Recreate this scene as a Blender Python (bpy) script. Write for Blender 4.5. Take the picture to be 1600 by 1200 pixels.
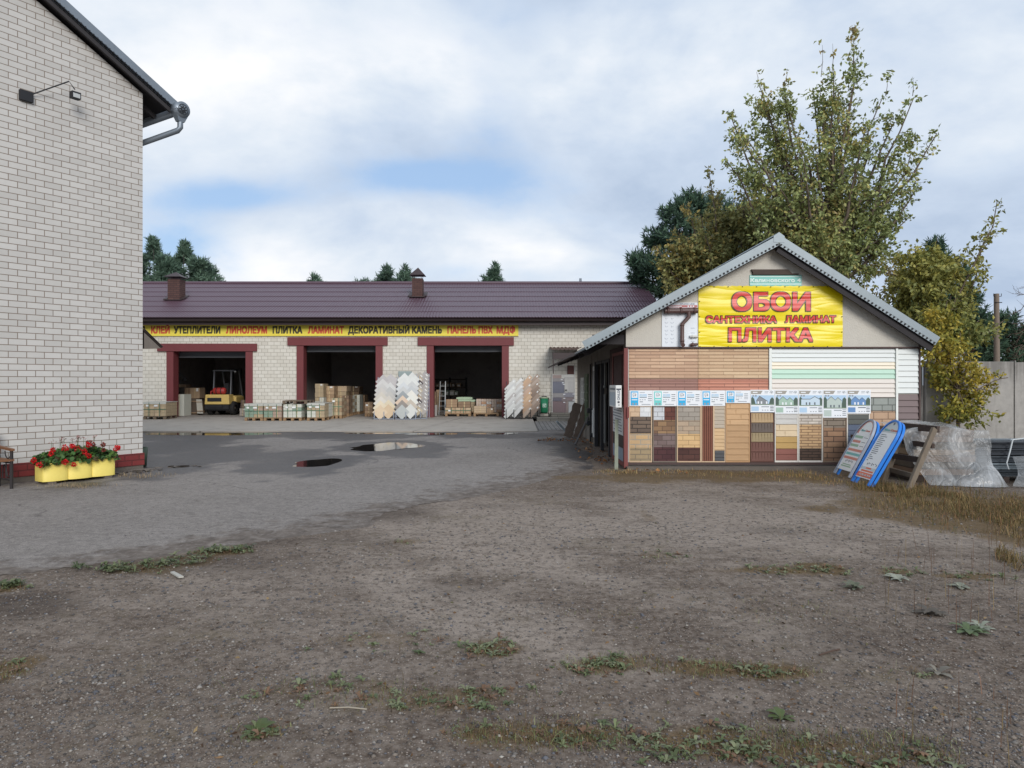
import bpy, math, random
import numpy as np
from mathutils import Vector, Matrix
R = math.radians
random.seed(7); rng = np.random.default_rng(7)
scene = bpy.context.scene; COL = scene.collection
for o in list(bpy.data.objects): bpy.data.objects.remove(o)

# ---------------------------------------------------------------- camera, sky, sun, exposure
F, H, CZ = 1120.0, 598.0, 1.6          # focal length and horizon row of the 1600 px photograph, eye height in metres
cam = bpy.data.cameras.new('camera'); cam.sensor_width = 36; cam.lens = 36*F/1600; cam.shift_y = -2/1600
cam.clip_start = .05; cam.clip_end = 2000
co = bpy.data.objects.new('camera', cam); COL.objects.link(co); co.location = (0, 0, CZ); co.rotation_euler = (R(90), 0, 0)
scene.camera = co
SUN_EL, SUN_AZ = R(24), R(160)         # behind the camera, a little to the right
sun = bpy.data.lights.new('sun', 'SUN'); sun.energy = 1.5; sun.angle = R(28); sun.color = (1, .975, .945)
so = bpy.data.objects.new('sun', sun); COL.objects.link(so)
sd = Vector((math.sin(SUN_AZ)*math.cos(SUN_EL), math.cos(SUN_AZ)*math.cos(SUN_EL), math.sin(SUN_EL)))
so.rotation_euler = (-sd).to_track_quat('-Z', 'Y').to_euler(); so.location = sd*60
scene.view_settings.view_transform = 'Standard'; scene.view_settings.look = 'None'
scene.view_settings.exposure = 0.62; scene.view_settings.gamma = 1

class NT:
    """small node-tree writer"""
    def __init__(s, nt): s.nt = nt; nt.nodes.clear()
    def n(s, t, **kw):
        nd = s.nt.nodes.new(t)
        for k, v in kw.items():
            if k.startswith('i_'):
                key = k[2:]; key = int(key) if key.isdigit() else key.replace('_', ' ')
                s.set(nd.inputs[key], v)
            else: setattr(nd, k, v)
        return nd
    def set(s, sock, v):
        if isinstance(v, bpy.types.NodeSocket): s.nt.links.new(v, sock)
        elif isinstance(v, bpy.types.Node): s.nt.links.new(v.outputs[0], sock)
        else:
            if isinstance(v, (tuple, list)) and len(v) == 3 and sock.type == 'RGBA': v = (*v, 1)
            sock.default_value = v
    def math(s, op, a, b=0.0, c=None, clamp=False):
        nd = s.n('ShaderNodeMath', operation=op, use_clamp=clamp); s.set(nd.inputs[0], a); s.set(nd.inputs[1], b)
        if c is not None: s.set(nd.inputs[2], c)
        return nd.outputs[0]
    def mix(s, f, a, b, blend='MIX'):
        nd = s.n('ShaderNodeMix', data_type='RGBA', blend_type=blend); nd.clamp_factor = True
        s.set(nd.inputs[0], f); s.set(nd.inputs[6], a); s.set(nd.inputs[7], b); return nd.outputs[2]
    def ramp(s, f, stops):
        nd = s.n('ShaderNodeValToRGB'); s.set(nd.inputs[0], f); e = nd.color_ramp.elements
        while len(e) < len(stops): e.new(.5)
        for el, (p, c) in zip(e, stops): el.position = p; el.color = (*c, 1) if isinstance(c, (tuple, list)) else (c, c, c, 1)
        return nd.outputs[0]
    def noise(s, vec, scale, detail=3, rough=.55, dist=0):
        nd = s.n('ShaderNodeTexNoise'); s.set(nd.inputs['Vector'], vec); nd.inputs['Scale'].default_value = scale
        nd.inputs['Detail'].default_value = detail; nd.inputs['Roughness'].default_value = rough; nd.inputs['Distortion'].default_value = dist
        return nd.outputs[0]
    def sstep(s, v, a, b):
        nd = s.n('ShaderNodeMapRange', interpolation_type='SMOOTHSTEP'); s.set(nd.inputs[0], v)
        nd.inputs[1].default_value = a; nd.inputs[2].default_value = b; return nd.outputs[0]
    def scalev(s, vec, sc):
        nd = s.n('ShaderNodeMapping'); s.set(nd.inputs[0], vec); nd.inputs['Scale'].default_value = sc; return nd.outputs[0]

# sky: Nishita blue under a broken cloud deck laid out in world directions
w = bpy.data.worlds.new('World'); scene.world = w; w.use_nodes = True
t = NT(w.node_tree)
tc = t.n('ShaderNodeTexCoord'); sep = t.n('ShaderNodeSeparateXYZ'); t.set(sep.inputs[0], tc.outputs['Generated'])
yy = t.math('MAXIMUM', sep.outputs[1], .08)
u = t.math('DIVIDE', sep.outputs[0], yy); v = t.math('DIVIDE', sep.outputs[2], yy)
zz = t.math('MAXIMUM', sep.outputs[2], 0.0)
den = t.math('ADD', zz, .22)
cv = t.n('ShaderNodeCombineXYZ', i_0=t.math('DIVIDE', sep.outputs[0], den), i_1=t.math('DIVIDE', sep.outputs[1], den), i_2=3.7)
dirv = t.scalev(tc.outputs['Generated'], (1, 1, 1.9))
n1 = t.noise(cv.outputs[0], 1.15, 6, .55, .3); n2 = t.noise(dirv, 3.2, 7, .58, .2); n3 = t.noise(dirv, 9.0, 5, .6)
sky = t.n('ShaderNodeTexSky'); sky.sky_type = 'NISHITA'; sky.sun_disc = False; sky.sun_elevation = SUN_EL; sky.sun_rotation = SUN_AZ
skyc = t.mix(1.0, sky.outputs[0], (.075, .075, .075), 'MULTIPLY')
def blob(cx, cy, rx, ry, k=1.0):
    du = t.math('DIVIDE', t.math('SUBTRACT', u, cx), rx); dv = t.math('DIVIDE', t.math('SUBTRACT', v, cy), ry)
    r2 = t.math('ADD', t.math('MULTIPLY', du, du), t.math('MULTIPLY', dv, dv))
    return t.math('MULTIPLY', t.math('EXPONENT', t.math('MULTIPLY', r2, -1.0)), k)
gap = blob(-.39, .258, .13, .026, 1.0)
for a in [(-.12, .288, .11, .024, .85), (-.47, .20, .09, .04, .75), (-.02, .34, .07, .14, .34), (-.30, .30, .3, .04, .3), (-.42, .50, .2, .08, .25), (.03, .52, .12, .1, .3), (-.12, .15, .10, .03, .5), (.12, .15, .2, .02, .35),
          (.62, .22, .35, .10, .28), (.18, .56, .25, .06, .3), (-.5, .16, .2, .05, .3)]:
    gap = t.math('ADD', gap, blob(*a))
gap = t.math('ADD', gap, t.math('MULTIPLY', t.math('SUBTRACT', n2, .5), 1.7))
gap = t.math('ADD', gap, t.math('MULTIPLY', t.math('SUBTRACT', n3, .5), .75))
gap = t.sstep(gap, .2, .95)
front = blob(-.28, .16, .25, .07, 1.0)
front = t.math('ADD', front, blob(.0, .20, .12, .06, .6)); front = t.math('ADD', front, blob(-.45, .42, .35, .14, .45))
br = t.math('ADD', t.math('MULTIPLY', t.math('SUBTRACT', n1, .5), 1.7), t.math('MULTIPLY', front, .72))
br = t.math('ADD', br, t.math('MULTIPLY', t.math('SUBTRACT', n2, .5), 1.5)); br = t.math('ADD', br, t.math('MULTIPLY', t.math('SUBTRACT', n3, .5), .35))
br = t.math('SUBTRACT', br, blob(.12, .24, .22, .11, .22)); br = t.math('SUBTRACT', br, blob(.6, .2, .3, .14, .25)); br = t.math('ADD', br, blob(.2, .42, .3, .12, .2)); br = t.math('SUBTRACT', br, blob(-.1, .62, 1.3, .16, .18)); br = t.math('SUBTRACT', br, blob(-.2, .335, .3, .045, .24))
cloud = t.ramp(t.math('ADD', br, .42), [(0, (.355, .435, .56)), (.35, (.46, .535, .645)), (.62, (.575, .63, .70)), (1, (.76, .765, .78))])
# the sky dome is not clear down to the horizon: cloud there as well
blue = t.mix(.6, skyc, (.36, .52, .78))
col = t.mix(gap, cloud, blue)
bg = t.n('ShaderNodeBackground', i_0=t.mix(1.0, col, (8.7, 8.7, 8.7), 'MULTIPLY'), i_1=.1); wo = t.n('ShaderNodeOutputWorld'); t.set(wo.inputs[0], bg)

# ---------------------------------------------------------------- helpers
def X(px, D): return (px-800)*D/F
def Z(py, D): return CZ-(py-H)*D/F
def P(px, py, D): return Vector((X(px, D), D, Z(py, D)))
def G(px, py, z=0.0):
    D = (CZ-z)*F/(py-H); return Vector((X(px, D), D, z))
OFF = {}
def srgb(*c): return tuple(((x/255)/12.92 if x/255 <= .04045 else ((x/255+.055)/1.055)**2.4) for x in c)
MATS = {}
def newmat(name):
    m = bpy.data.materials.new(name); m.use_nodes = True; return m, NT(m.node_tree)
def finish(t, color, rough=.8, metal=0.0, bump=None, bstr=.3, bdist=.01, spec=.4, alpha=None):
    b = t.n('ShaderNodeBsdfPrincipled'); t.set(b.inputs['Base Color'], color); t.set(b.inputs['Roughness'], rough)
    b.inputs['Metallic'].default_value = metal; b.inputs['Specular IOR Level'].default_value = spec
    if alpha is not None: t.set(b.inputs['Alpha'], alpha)
    if bump is not None:
        bn = t.n('ShaderNodeBump'); bn.inputs['Strength'].default_value = bstr; bn.inputs['Distance'].default_value = bdist
        t.set(bn.inputs['Height'], bump); t.set(b.inputs['Normal'], bn)
    o = t.n('ShaderNodeOutputMaterial'); t.set(o.inputs[0], b); return b
def UV(t):
    return t.n('ShaderNodeUVMap').outputs[0]
def plain(name, c, rough=.75, var=.12, scale=4.0, metal=0.0, bump=.0, bscale=60, spec=.4, stretch=None, dirt=0.0):
    """one-colour material with soft mottling, fine grain and optional dirt; c is sRGB 0-255"""
    if name in MATS: return MATS[name]
    m, t = newmat(name); c = srgb(*c); tc = t.n('ShaderNodeTexCoord').outputs['Object']
    vec = t.scalev(tc, stretch) if stretch else tc
    n = t.noise(vec, scale, 5, .6); f = t.noise(vec, scale*9, 3, .6)
    k = t.math('ADD', t.math('MULTIPLY', t.math('SUBTRACT', n, .5), var*2.2), t.math('MULTIPLY', t.math('SUBTRACT', f, .5), var*1.2))
    k = t.math('ADD', k, 1.0)
    cc = t.n('ShaderNodeCombineColor', i_0=k, i_1=k, i_2=k).outputs[0]
    col = t.mix(1.0, c, cc, 'MULTIPLY')
    if dirt:
        d = t.sstep(t.noise(tc, scale*1.7, 6, .65), .5, .75); col = t.mix(t.math('MULTIPLY', d, dirt), col, srgb(78, 68, 58))
    finish(t, col, rough, metal, t.noise(vec, bscale, 3) if bump else None, bump, .01, spec)
    MATS[name] = m; return m
def brick(name, c1, c2, mortar, bw, bh, ms, rough=.8, off=.5, squash=1.0, sqf=2, bias=0.0, stain=.12, bstr=.5, smooth=.1, grain=14, vert=False):
    if name in MATS: return MATS[name]
    m, t = newmat(name); uv = UV(t)
    if vert:
        s = t.n('ShaderNodeSeparateXYZ', i_0=uv); uv = t.n('ShaderNodeCombineXYZ', i_0=s.outputs[1], i_1=s.outputs[0]).outputs[0]
    wob = t.n('ShaderNodeVectorMath', operation='SCALE'); t.set(wob.inputs[0], t.n('ShaderNodeTexNoise', i_Vector=uv, i_Scale=1.3).outputs[1]); wob.inputs['Scale'].default_value = bh*.05
    uvw = t.n('ShaderNodeVectorMath', operation='ADD'); t.set(uvw.inputs[0], uv); t.set(uvw.inputs[1], wob)
    b = t.n('ShaderNodeTexBrick', offset=off, squash=squash, squash_frequency=sqf); t.set(b.inputs['Vector'], uvw)
    for k, val in (('Color1', (*srgb(*c1), 1)), ('Color2', (*srgb(*c2), 1)), ('Mortar', (*srgb(*mortar), 1)), ('Scale', 1.0), ('Mortar Size', ms), ('Mortar Smooth', smooth), ('Bias', bias), ('Brick Width', bw), ('Row Height', bh)):
        b.inputs[k].default_value = val
    n = t.noise(uv, .55, 6, .62); f = t.noise(uv, grain, 4, .65); g = t.noise(t.scalev(uv, (3, .35, 1)), 1.1, 5, .6)
    k = t.math('ADD', t.math('MULTIPLY', t.math('SUBTRACT', n, .5), stain*2), t.math('MULTIPLY', t.math('SUBTRACT', f, .5), stain*1.6))
    k = t.math('ADD', k, t.math('MULTIPLY', t.math('SUBTRACT', g, .5), stain*1.2)); k = t.math('ADD', k, 1.0)
    cc = t.n('ShaderNodeCombineColor', i_0=k, i_1=k, i_2=k).outputs[0]
    hgt = t.math('ADD', t.math('MULTIPLY', b.outputs['Fac'], -1.0), t.math('MULTIPLY', f, .25))
    finish(t, t.mix(1.0, b.outputs['Color'], cc, 'MULTIPLY'), rough, 0, hgt, bstr, .006)
    MATS[name] = m; return m
def tinted(name, rough=.6, translucent=0.0, spec=.3):
    """colour read from the mesh's own per-leaf (or per-stone) tint"""
    if name in MATS: return MATS[name]
    m, t = newmat(name); a = t.n('ShaderNodeVertexColor', layer_name='tint').outputs[0]
    b = finish(t, a, rough, 0, spec=spec)
    if translucent:
        tr = t.n('ShaderNodeBsdfTranslucent', i_0=a); mx = t.n('ShaderNodeMixShader', i_0=translucent); t.set(mx.inputs[1], b); t.set(mx.inputs[2], tr)
        o = [n for n in t.nt.nodes if n.type == 'OUTPUT_MATERIAL'][0]; t.set(o.inputs[0], mx)
    MATS[name] = m; return m

def tag(o, label=None, cat=None, group=None, kind=None):
    for k, val in (('label', label), ('category', cat), ('group', group), ('kind', kind)):
        if val: o[k] = val
    return o
def T(name, label, cat, loc, group=None):
    o = bpy.data.objects.new(name, None); COL.objects.link(o); o.location = loc; o.empty_display_size = .1
    OFF[o] = Vector(loc); return tag(o, label, cat, group)
def link_mesh(name, me, parent=None, origin=None):
    o = bpy.data.objects.new(name, me); COL.objects.link(o)
    off = OFF[parent] if parent is not None else Vector(origin or (0, 0, 0))
    if parent is not None: o.parent = parent
    else: o.location = off
    OFF[o] = off
    return o
class MB:
    """collects faces in world coordinates (through matrix M) and links them as one mesh object"""
    def __init__(s, M=None): s.v = []; s.f = []; s.m = []; s.M = M; s.sm = []
    def add(s, vs, fs, m=0, smooth=False):
        n = len(s.v)
        for p in vs:
            p = Vector(p); s.v.append(s.M @ p if s.M else p)
        for f in fs: s.f.append([i+n for i in f]); s.m.append(m); s.sm.append(smooth)
        return s
    def box(s, x0, x1, y0, y1, z0, z1, m=0):
        x0, x1 = min(x0, x1), max(x0, x1); y0, y1 = min(y0, y1), max(y0, y1); z0, z1 = min(z0, z1), max(z0, z1)
        vs = [(x0,y0,z0),(x1,y0,z0),(x1,y1,z0),(x0,y1,z0),(x0,y0,z1),(x1,y0,z1),(x1,y1,z1),(x0,y1,z1)]
        return s.add(vs, [(0,3,2,1),(4,5,6,7),(0,1,5,4),(1,2,6,5),(2,3,7,6),(3,0,4,7)], m)
    def bar(s, a, b, w, h, m=0, up=(0, 0, 1)):
        """box of section w x h along a-b"""
        a, b = Vector(a), Vector(b); d = (b-a).normalized(); sx = d.cross(Vector(up))
        if sx.length < 1e-4: sx = d.cross(Vector((0, 1, 0)))
        sx.normalize(); sy = sx.cross(d); vs = []
        for p in (a, b):
            for i, j in ((-1,-1),(1,-1),(1,1),(-1,1)): vs.append(p+sx*(i*w/2)+sy*(j*h/2))
        return s.add(vs, [(0,1,2,3),(7,6,5,4),(0,4,5,1),(1,5,6,2),(2,6,7,3),(3,7,4,0)], m)
    def rect(s, x0, x1, z0, z1, y, m=0): return s.add([(x0,y,z0),(x1,y,z0),(x1,y,z1),(x0,y,z1)], [(0,1,2,3)], m)
    def poly(s, pts, y, m=0): return s.add([(a, y, b) for a, b in pts], [tuple(range(len(pts)))], m)
    def prism(s, pts, y0, y1, m=0):
        """outline in x-z extruded from y0 to y1 (y0 nearer)"""
        n = len(pts); vs = [(a, y0, b) for a, b in pts]+[(a, y1, b) for a, b in pts]
        fs = [tuple(range(n)), tuple(range(2*n-1, n-1, -1))]+[(i, i+n, (i+1) % n+n, (i+1) % n) for i in range(n)]
        return s.add(vs, fs, m)
    def tube(s, pts, r, n=8, m=0, cap=True):
        pts = [Vector(p) for p in pts]; rs = r if isinstance(r, (list, tuple)) else [r]*len(pts); vs = []; fs = []
        ref = None
        for i, p in enumerate(pts):
            d = (pts[min(i+1, len(pts)-1)]-pts[max(i-1, 0)]).normalized()
            if ref is None:
                ref = d.orthogonal().normalized()
            ref = (ref-d*ref.dot(d)); ref = ref.normalized() if ref.length > 1e-5 else d.orthogonal().normalized()
            b = d.cross(ref)
            for k in range(n):
                a = 2*math.pi*k/n; vs.append(p+(ref*math.cos(a)+b*math.sin(a))*rs[i])
        for i in range(len(pts)-1):
            for k in range(n): fs.append((i*n+k, i*n+(k+1) % n, (i+1)*n+(k+1) % n, (i+1)*n+k))
        s.add(vs, fs, m, True)
        if cap:
            s.add(vs[:n], [tuple(range(n-1, -1, -1))], m); s.add(vs[-n:], [tuple(range(n))], m)
        return s
    def lathe(s, prof, c, n=20, m=0, axis='z'):
        vs = []; fs = []
        for r, h in prof:
            for k in range(n):
                a = 2*math.pi*k/n; q = (r*math.cos(a), r*math.sin(a), h)
                if axis == 'y': q = (q[0], h, q[1])
                if axis == 'x': q = (h, q[0], q[1])
                vs.append(Vector(c)+Vector(q))
        for i in range(len(prof)-1):
            for k in range(n): fs.append((i*n+k, i*n+(k+1) % n, (i+1)*n+(k+1) % n, (i+1)*n+k))
        return s.add(vs, fs, m, True)
    def corr(s, p0, A, B, wl, amp, rows=1, lip=.0, seg=6, m=0, jag=0.0):
        """corrugated sheet: waves run along A, troughs follow B; rows overlap with a raised lip at their lower end (B points down)"""
        p0, A, B = Vector(p0), Vector(A), Vector(B); nrm = A.cross(B).normalized()
        if nrm.z < 0: nrm = -nrm
        n = int(A.length/wl*seg); 
        for r in range(rows):
            b0 = B*(r/rows); b1 = B*((r+1)/rows)*1.0
            vs = []
            for k in range(n+1):
                a = A*(k/n); h = amp*math.sin(2*math.pi*A.length*k/n/wl)
                j = B.normalized()*(jag*math.sin(k*.37)*random.random()) if jag and r == rows-1 else Vector()
                vs += [p0+a+b0+nrm*(h+.002), p0+a+b1+j+nrm*(h+lip)]
            s.add(vs, [(2*k, 2*k+1, 2*k+3, 2*k+2) for k in range(n)], m, True)
            if lip:
                vs2 = []
                for k in range(n+1): vs2 += [vs[2*k+1], vs[2*k+1]-nrm*(lip+.004)]
                s.add(vs2, [(2*k, 2*k+1, 2*k+3, 2*k+2) for k in range(n)], m)
        return s
    def build(s, name, mats, parent=None, origin=None, bevel=0.0):
        if not isinstance(mats, (list, tuple)): mats = [mats]
        if parent is None and origin is None:
            xs = [p.x for p in s.v]; ys = [p.y for p in s.v]; zs = [p.z for p in s.v]
            origin = ((min(xs)+max(xs))/2, (min(ys)+max(ys))/2, min(zs))
        off = OFF[parent] if parent is not None else Vector(origin)
        me = bpy.data.meshes.new(name); me.from_pydata([tuple(p-off) for p in s.v], [], s.f)
        for mt in mats: me.materials.append(mt)
        me.polygons.foreach_set('material_index', s.m); me.polygons.foreach_set('use_smooth', s.sm)
        uvl = me.uv_layers.new(name='UVMap'); up = Vector((0, 0, 1))
        for p in me.polygons:
            nn = p.normal
            if abs(nn.z) > .97: tt, bb = Vector((1, 0, 0)), Vector((0, 1, 0))
            else: tt = up.cross(nn).normalized(); bb = nn.cross(tt)
            for li in p.loop_indices:
                q = s.v[me.loops[li].vertex_index]; uvl.data[li].uv = (q.dot(tt), q.dot(bb))
        me.update()
        o = link_mesh(name, me, parent, origin)
        if bevel:
            bv = o.modifiers.new('bevel', 'BEVEL'); bv.width = bevel; bv.segments = 2; bv.limit_method = 'ANGLE'; bv.angle_limit = R(40)
        return o
CAP = None
TM = {}
def text_mesh(body, spacing=1.0):
    """outline triangles of one word at unit size, cached as (points, faces)"""
    if (body, spacing) in TM: return TM[body, spacing]
    c = bpy.data.curves.new('lettering', 'FONT'); c.body = body; c.space_character = spacing; c.resolution_u = 4
    o = bpy.data.objects.new('lettering', c); COL.objects.link(o)
    dg = bpy.context.evaluated_depsgraph_get(); me = bpy.data.meshes.new_from_object(o.evaluated_get(dg))
    r = ([(v.co.x, v.co.y) for v in me.vertices], [tuple(p.vertices) for p in me.polygons])
    bpy.data.objects.remove(o); bpy.data.curves.remove(c); bpy.data.meshes.remove(me); TM[body, spacing] = r; return r
def text(body, x0, x1, z0, z1, y, mat, parent, bold=.0, thick=.003, M=None, name='lettering', spacing=1.0):
    """letters whose capitals fill x0..x1, z0..z1 on the plane at y, facing -y (then through M); bold widens the strokes by that much of the cap height"""
    ref, _ = text_mesh('П'); b0, b1 = min(p[1] for p in ref), max(p[1] for p in ref)
    pts, fs = text_mesh(body, spacing); a0, a1 = min(p[0] for p in pts), max(p[0] for p in pts); e = bold
    sz = (z1-z0)/(b1-b0+2*e); sx = (x1-x0)/(a1-a0+2*e); mb = MB(M)
    ring = [(0, 0)]+([(e*math.cos(k*math.pi/4)/max(abs(math.cos(k*math.pi/4)), abs(math.sin(k*math.pi/4))), e*math.sin(k*math.pi/4)/max(abs(math.cos(k*math.pi/4)), abs(math.sin(k*math.pi/4)))) for k in range(8)]+([(e*.5*math.cos(k*math.pi/4), e*.5*math.sin(k*math.pi/4)) for k in range(8)] if e > .045 else []) if e else [])
    for k, (dx, dy) in enumerate(ring):
        vs, nf = [], []
        for i, f in enumerate(fs):      # contours of one letter may overlap: every facet gets a depth of its own, a few hundredths of a millimetre apart
            nf.append(tuple(range(len(vs), len(vs)+len(f)))); vs += [(x0+(pts[q][0]-a0+e+dx)*sx, y-thick-.0003*k-.000028*(i*7 % 9), z0+(pts[q][1]-b0+e+dy)*sz) for q in f]
        mb.add(vs, nf)
    o = mb.build(name, mat, parent); return o
def arrays_mesh(name, V, Fs, tint, mat, parent=None, origin=None, smooth=False):
    """mesh from numpy: V (n,3), faces (m,k) of equal size, per-vertex colour"""
    off = OFF[parent] if parent is not None else Vector(origin or (0, 0, 0))
    me = bpy.data.meshes.new(name); V = (np.asarray(V)-np.array(off)).astype(np.float32); Fs = np.asarray(Fs, dtype=np.int32); k = Fs.shape[1]
    me.vertices.add(len(V)); me.vertices.foreach_set('co', V.ravel()); me.loops.add(Fs.size); me.loops.foreach_set('vertex_index', Fs.ravel())
    me.polygons.add(len(Fs)); me.polygons.foreach_set('loop_start', np.arange(0, Fs.size, k, dtype=np.int32)); me.polygons.foreach_set('loop_total', np.full(len(Fs), k, dtype=np.int32))
    if smooth: me.polygons.foreach_set('use_smooth', np.ones(len(Fs), dtype=bool))
    me.update(calc_edges=True)
    if tint is not None:
        at = me.color_attributes.new('tint', 'FLOAT_COLOR', 'POINT'); c = np.ones((len(V), 4), dtype=np.float32); c[:, :3] = tint; at.data.foreach_set('color', c.ravel())
    me.materials.append(mat); me.validate(); return link_mesh(name, me, parent, origin)
def unit(a): return a/np.maximum(np.linalg.norm(a, axis=-1, keepdims=True), 1e-9)
def leaves(C, Dr, L, W, tint, fold=.25):
    """rhombic leaves at C pointing along Dr; returns V, F, tint"""
    n = len(C); rd = unit(rng.normal(size=(n, 3))); S = unit(np.cross(Dr, rd)); N = np.cross(S, Dr)
    L = np.asarray(L).reshape(-1, 1); W = np.asarray(W).reshape(-1, 1)
    V = np.stack([C, C+Dr*L*.45+S*W+N*W*fold, C+Dr*L-N*L*.12, C+Dr*L*.45-S*W+N*W*fold], 1).reshape(-1, 3)
    i = np.arange(n)[:, None]*4
    return V, np.concatenate([i, i+1, i+2, i+3], 1), np.repeat(tint, 4, 0)
def np_noise(p, sc, seed=0):
    """cheap smooth pseudo-noise in -1..1 from a few sines"""
    r = np.random.default_rng(seed); out = 0
    for k in range(5):
        d = r.normal(size=p.shape[1]); d /= np.linalg.norm(d); out = out+np.sin((p @ d)*sc*(.7+.5*k)+r.uniform(0, 6.28))/(1+.35*k)
    return out/2.6
# ---------------------------------------------------------------- ground
def px_ground(pts): return np.array([[*G(x, y)[:2]] for x, y in pts])
EDGE = [(5.0, -9.0), (5.55, -6.2), (5.84, -4.17), (6.24, -3.57), (6.97, -2.68), (7.89, -1.69), (8.87, -1.27), (10.1, -.36), (12.2, .87), (13.3, 1.55), (15, 1.75), (17.6, 1.75), (19.5, 1.95), (26.4, 2.3)]
ED, EX = [e[0] for e in EDGE], [e[1] for e in EDGE]
CORN = np.array([-6.75, 13.1]); WDIR = np.array([-.55, -.835]); WDIR = WDIR/np.linalg.norm(WDIR); WNRM = np.array([-WDIR[1], WDIR[0]])*1.0   # gable wall line of the left building, facing the yard
if WNRM[0] < 0: WNRM = -WNRM
def blobs(p, lst, jit=.25, seed=3):
    """soft patches given as (px, py, rx, ry, strength) in photograph pixels laid on the ground"""
    out = np.zeros(len(p)); wob = np_noise(p, 2.2, seed)*jit+np_noise(p, 7.0, seed+1)*jit*.6
    for cx, cy, rx, ry, k in lst:
        c = G(cx, cy); a = abs(X(cx+rx, c.y)-c.x); b = (G(cx, cy-ry).y-G(cx, cy+ry).y)/2
        d = np.sqrt(((p[:, 0]-c.x)/a)**2+((p[:, 1]-c.y)/b)**2)+wob
        out = np.maximum(out, k*np.clip(1.45-d, 0, 1)/.9)
    return np.clip(out, 0, 1)
WEEDS = [(165, 890, 1), (200, 886, 60), (260, 880, 50), (350, 862, 34)]
STRIPS = [(945, 1040, 75, 13, 1), (1100, 1046, 60, 12, 1), (1190, 1052, 80, 12, 1), (770, 1014, 45, 14, .9), (1200, 893, 95, 7, .8), (1290, 890, 40, 8, .9), (1400, 893, 40, 7, .8), (1510, 900, 70, 6, .7),
          (225, 888, 65, 12, 1), (280, 878, 50, 10, 1), (350, 862, 45, 6, .9), (12, 1046, 40, 24, 1), (860, 1145, 150, 22, .9), (1100, 1160, 130, 28, .9), (1300, 1180, 160, 30, .9), (405, 1140, 40, 14, .7), (590, 1000, 90, 16, .35),
          (530, 1080, 160, 22, .35), (700, 1090, 140, 20, .5), (1290, 795, 36, 6, .6), (1010, 805, 14, 12, .5), (640, 848, 35, 5, .5), (1040, 870, 40, 8, .4), (1230, 960, 120, 20, .25), (960, 960, 60, 8, .3), (1420, 1050, 60, 12, .35), (20, 920, 30, 8, .7), (1150, 745, 220, 10, .9), (1480, 800, 120, 40, 1), (1580, 830, 60, 60, 1), (1720, 830, 130, 70, 1)]
DARKS = [(600, 802, 90, 12, .8), (760, 790, 60, 6, .4), (30, 945, 90, 20, .9), (300, 880, 230, 14, .55), (700, 915, 60, 14, .5), (1230, 830, 70, 8, .4), (1330, 1000, 120, 30, .35), (480, 845, 160, 8, .5)]
WETS_SHADE = [(495, 724, 80, 15, 1), (610, 699, 95, 11, .95), (460, 712, 90, 14, .6), (330, 678, 190, 10, .95), (560, 680, 190, 7, .8), (740, 680, 120, 5, .8), (300, 720, 75, 26, .9), (265, 700, 70, 28, .8), (930, 716, 60, 10, .85), (900, 702, 40, 7, .8), (870, 690, 36, 6, .6), (940, 732, 40, 7, .6), (640, 712, 60, 6, .5)]  # wet patches; the two by the brick building's corner paint its ground shadow
def grid_mesh(xs, ys, zf, name, mat, attrs, keep=None):
    gx, gy = np.meshgrid(xs, ys); p = np.stack([gx.ravel(), gy.ravel()], 1); z = zf(p); n = len(xs)
    i = (np.arange(len(ys)-1)[:, None]*n+np.arange(n-1)[None]).ravel(); Fs = np.stack([i, i+1, i+n+1, i+n], 1)
    if keep is not None:
        k = keep(p); Fs = Fs[k[Fs].all(1)]; used = np.unique(Fs); rem = -np.ones(len(p), int); rem[used] = np.arange(len(used)); Fs = rem[Fs]; p = p[used]; z = z[used]
    o = arrays_mesh(name, np.column_stack([p, z]), Fs, None, mat, smooth=True)
    for nm, fn in attrs.items():
        a = o.data.attributes.new(nm, 'FLOAT', 'POINT'); a.data.foreach_set('value', fn(p).astype(np.float32))
    return o
def dist_edge(p): return np.interp(p[:, 1], ED, EX)-p[:, 0]
def dist_wall(p): return (p-CORN) @ WNRM
def relief(p): return np_noise(p, .9, 11)*.012+np_noise(p, 4.0, 12)*.005+np_noise(p, 13., 13)*.0025
# dirt
m, t = newmat('dirt'); tc = t.n('ShaderNodeTexCoord').outputs['Object']
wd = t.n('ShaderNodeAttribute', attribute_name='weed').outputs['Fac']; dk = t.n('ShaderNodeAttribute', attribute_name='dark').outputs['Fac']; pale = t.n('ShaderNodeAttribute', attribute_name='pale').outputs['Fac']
n = t.noise(tc, .8, 7, .62); n2 = t.noise(tc, 5, 6, .65); n3 = t.noise(tc, 38, 4, .7)
vor = t.n('ShaderNodeTexVoronoi', i_Vector=tc, i_Scale=75.0, feature='F1'); vor2 = t.n('ShaderNodeTexVoronoi', i_Vector=tc, i_Scale=190.0)
n4 = t.noise(tc, 16, 5, .7); n5 = t.noise(t.scalev(tc, (.7, 1.6, 1)), 2.1, 6, .68)
base = t.ramp(t.math('ADD', t.math('MULTIPLY', n, .35), t.math('ADD', t.math('MULTIPLY', n2, .25), t.math('MULTIPLY', n5, .4))), [(.34, srgb(66, 57, 50)), (.46, srgb(88, 79, 71)), (.56, srgb(104, 96, 88)), (.68, srgb(122, 114, 106))])
base = t.mix(t.math('MULTIPLY', pale, t.sstep(t.math('ADD', n5, t.math('MULTIPLY', pale, .25)), .4, .75)), base, t.ramp(n4, [(.3, srgb(118, 111, 104)), (.7, srgb(152, 145, 137))]))
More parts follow.
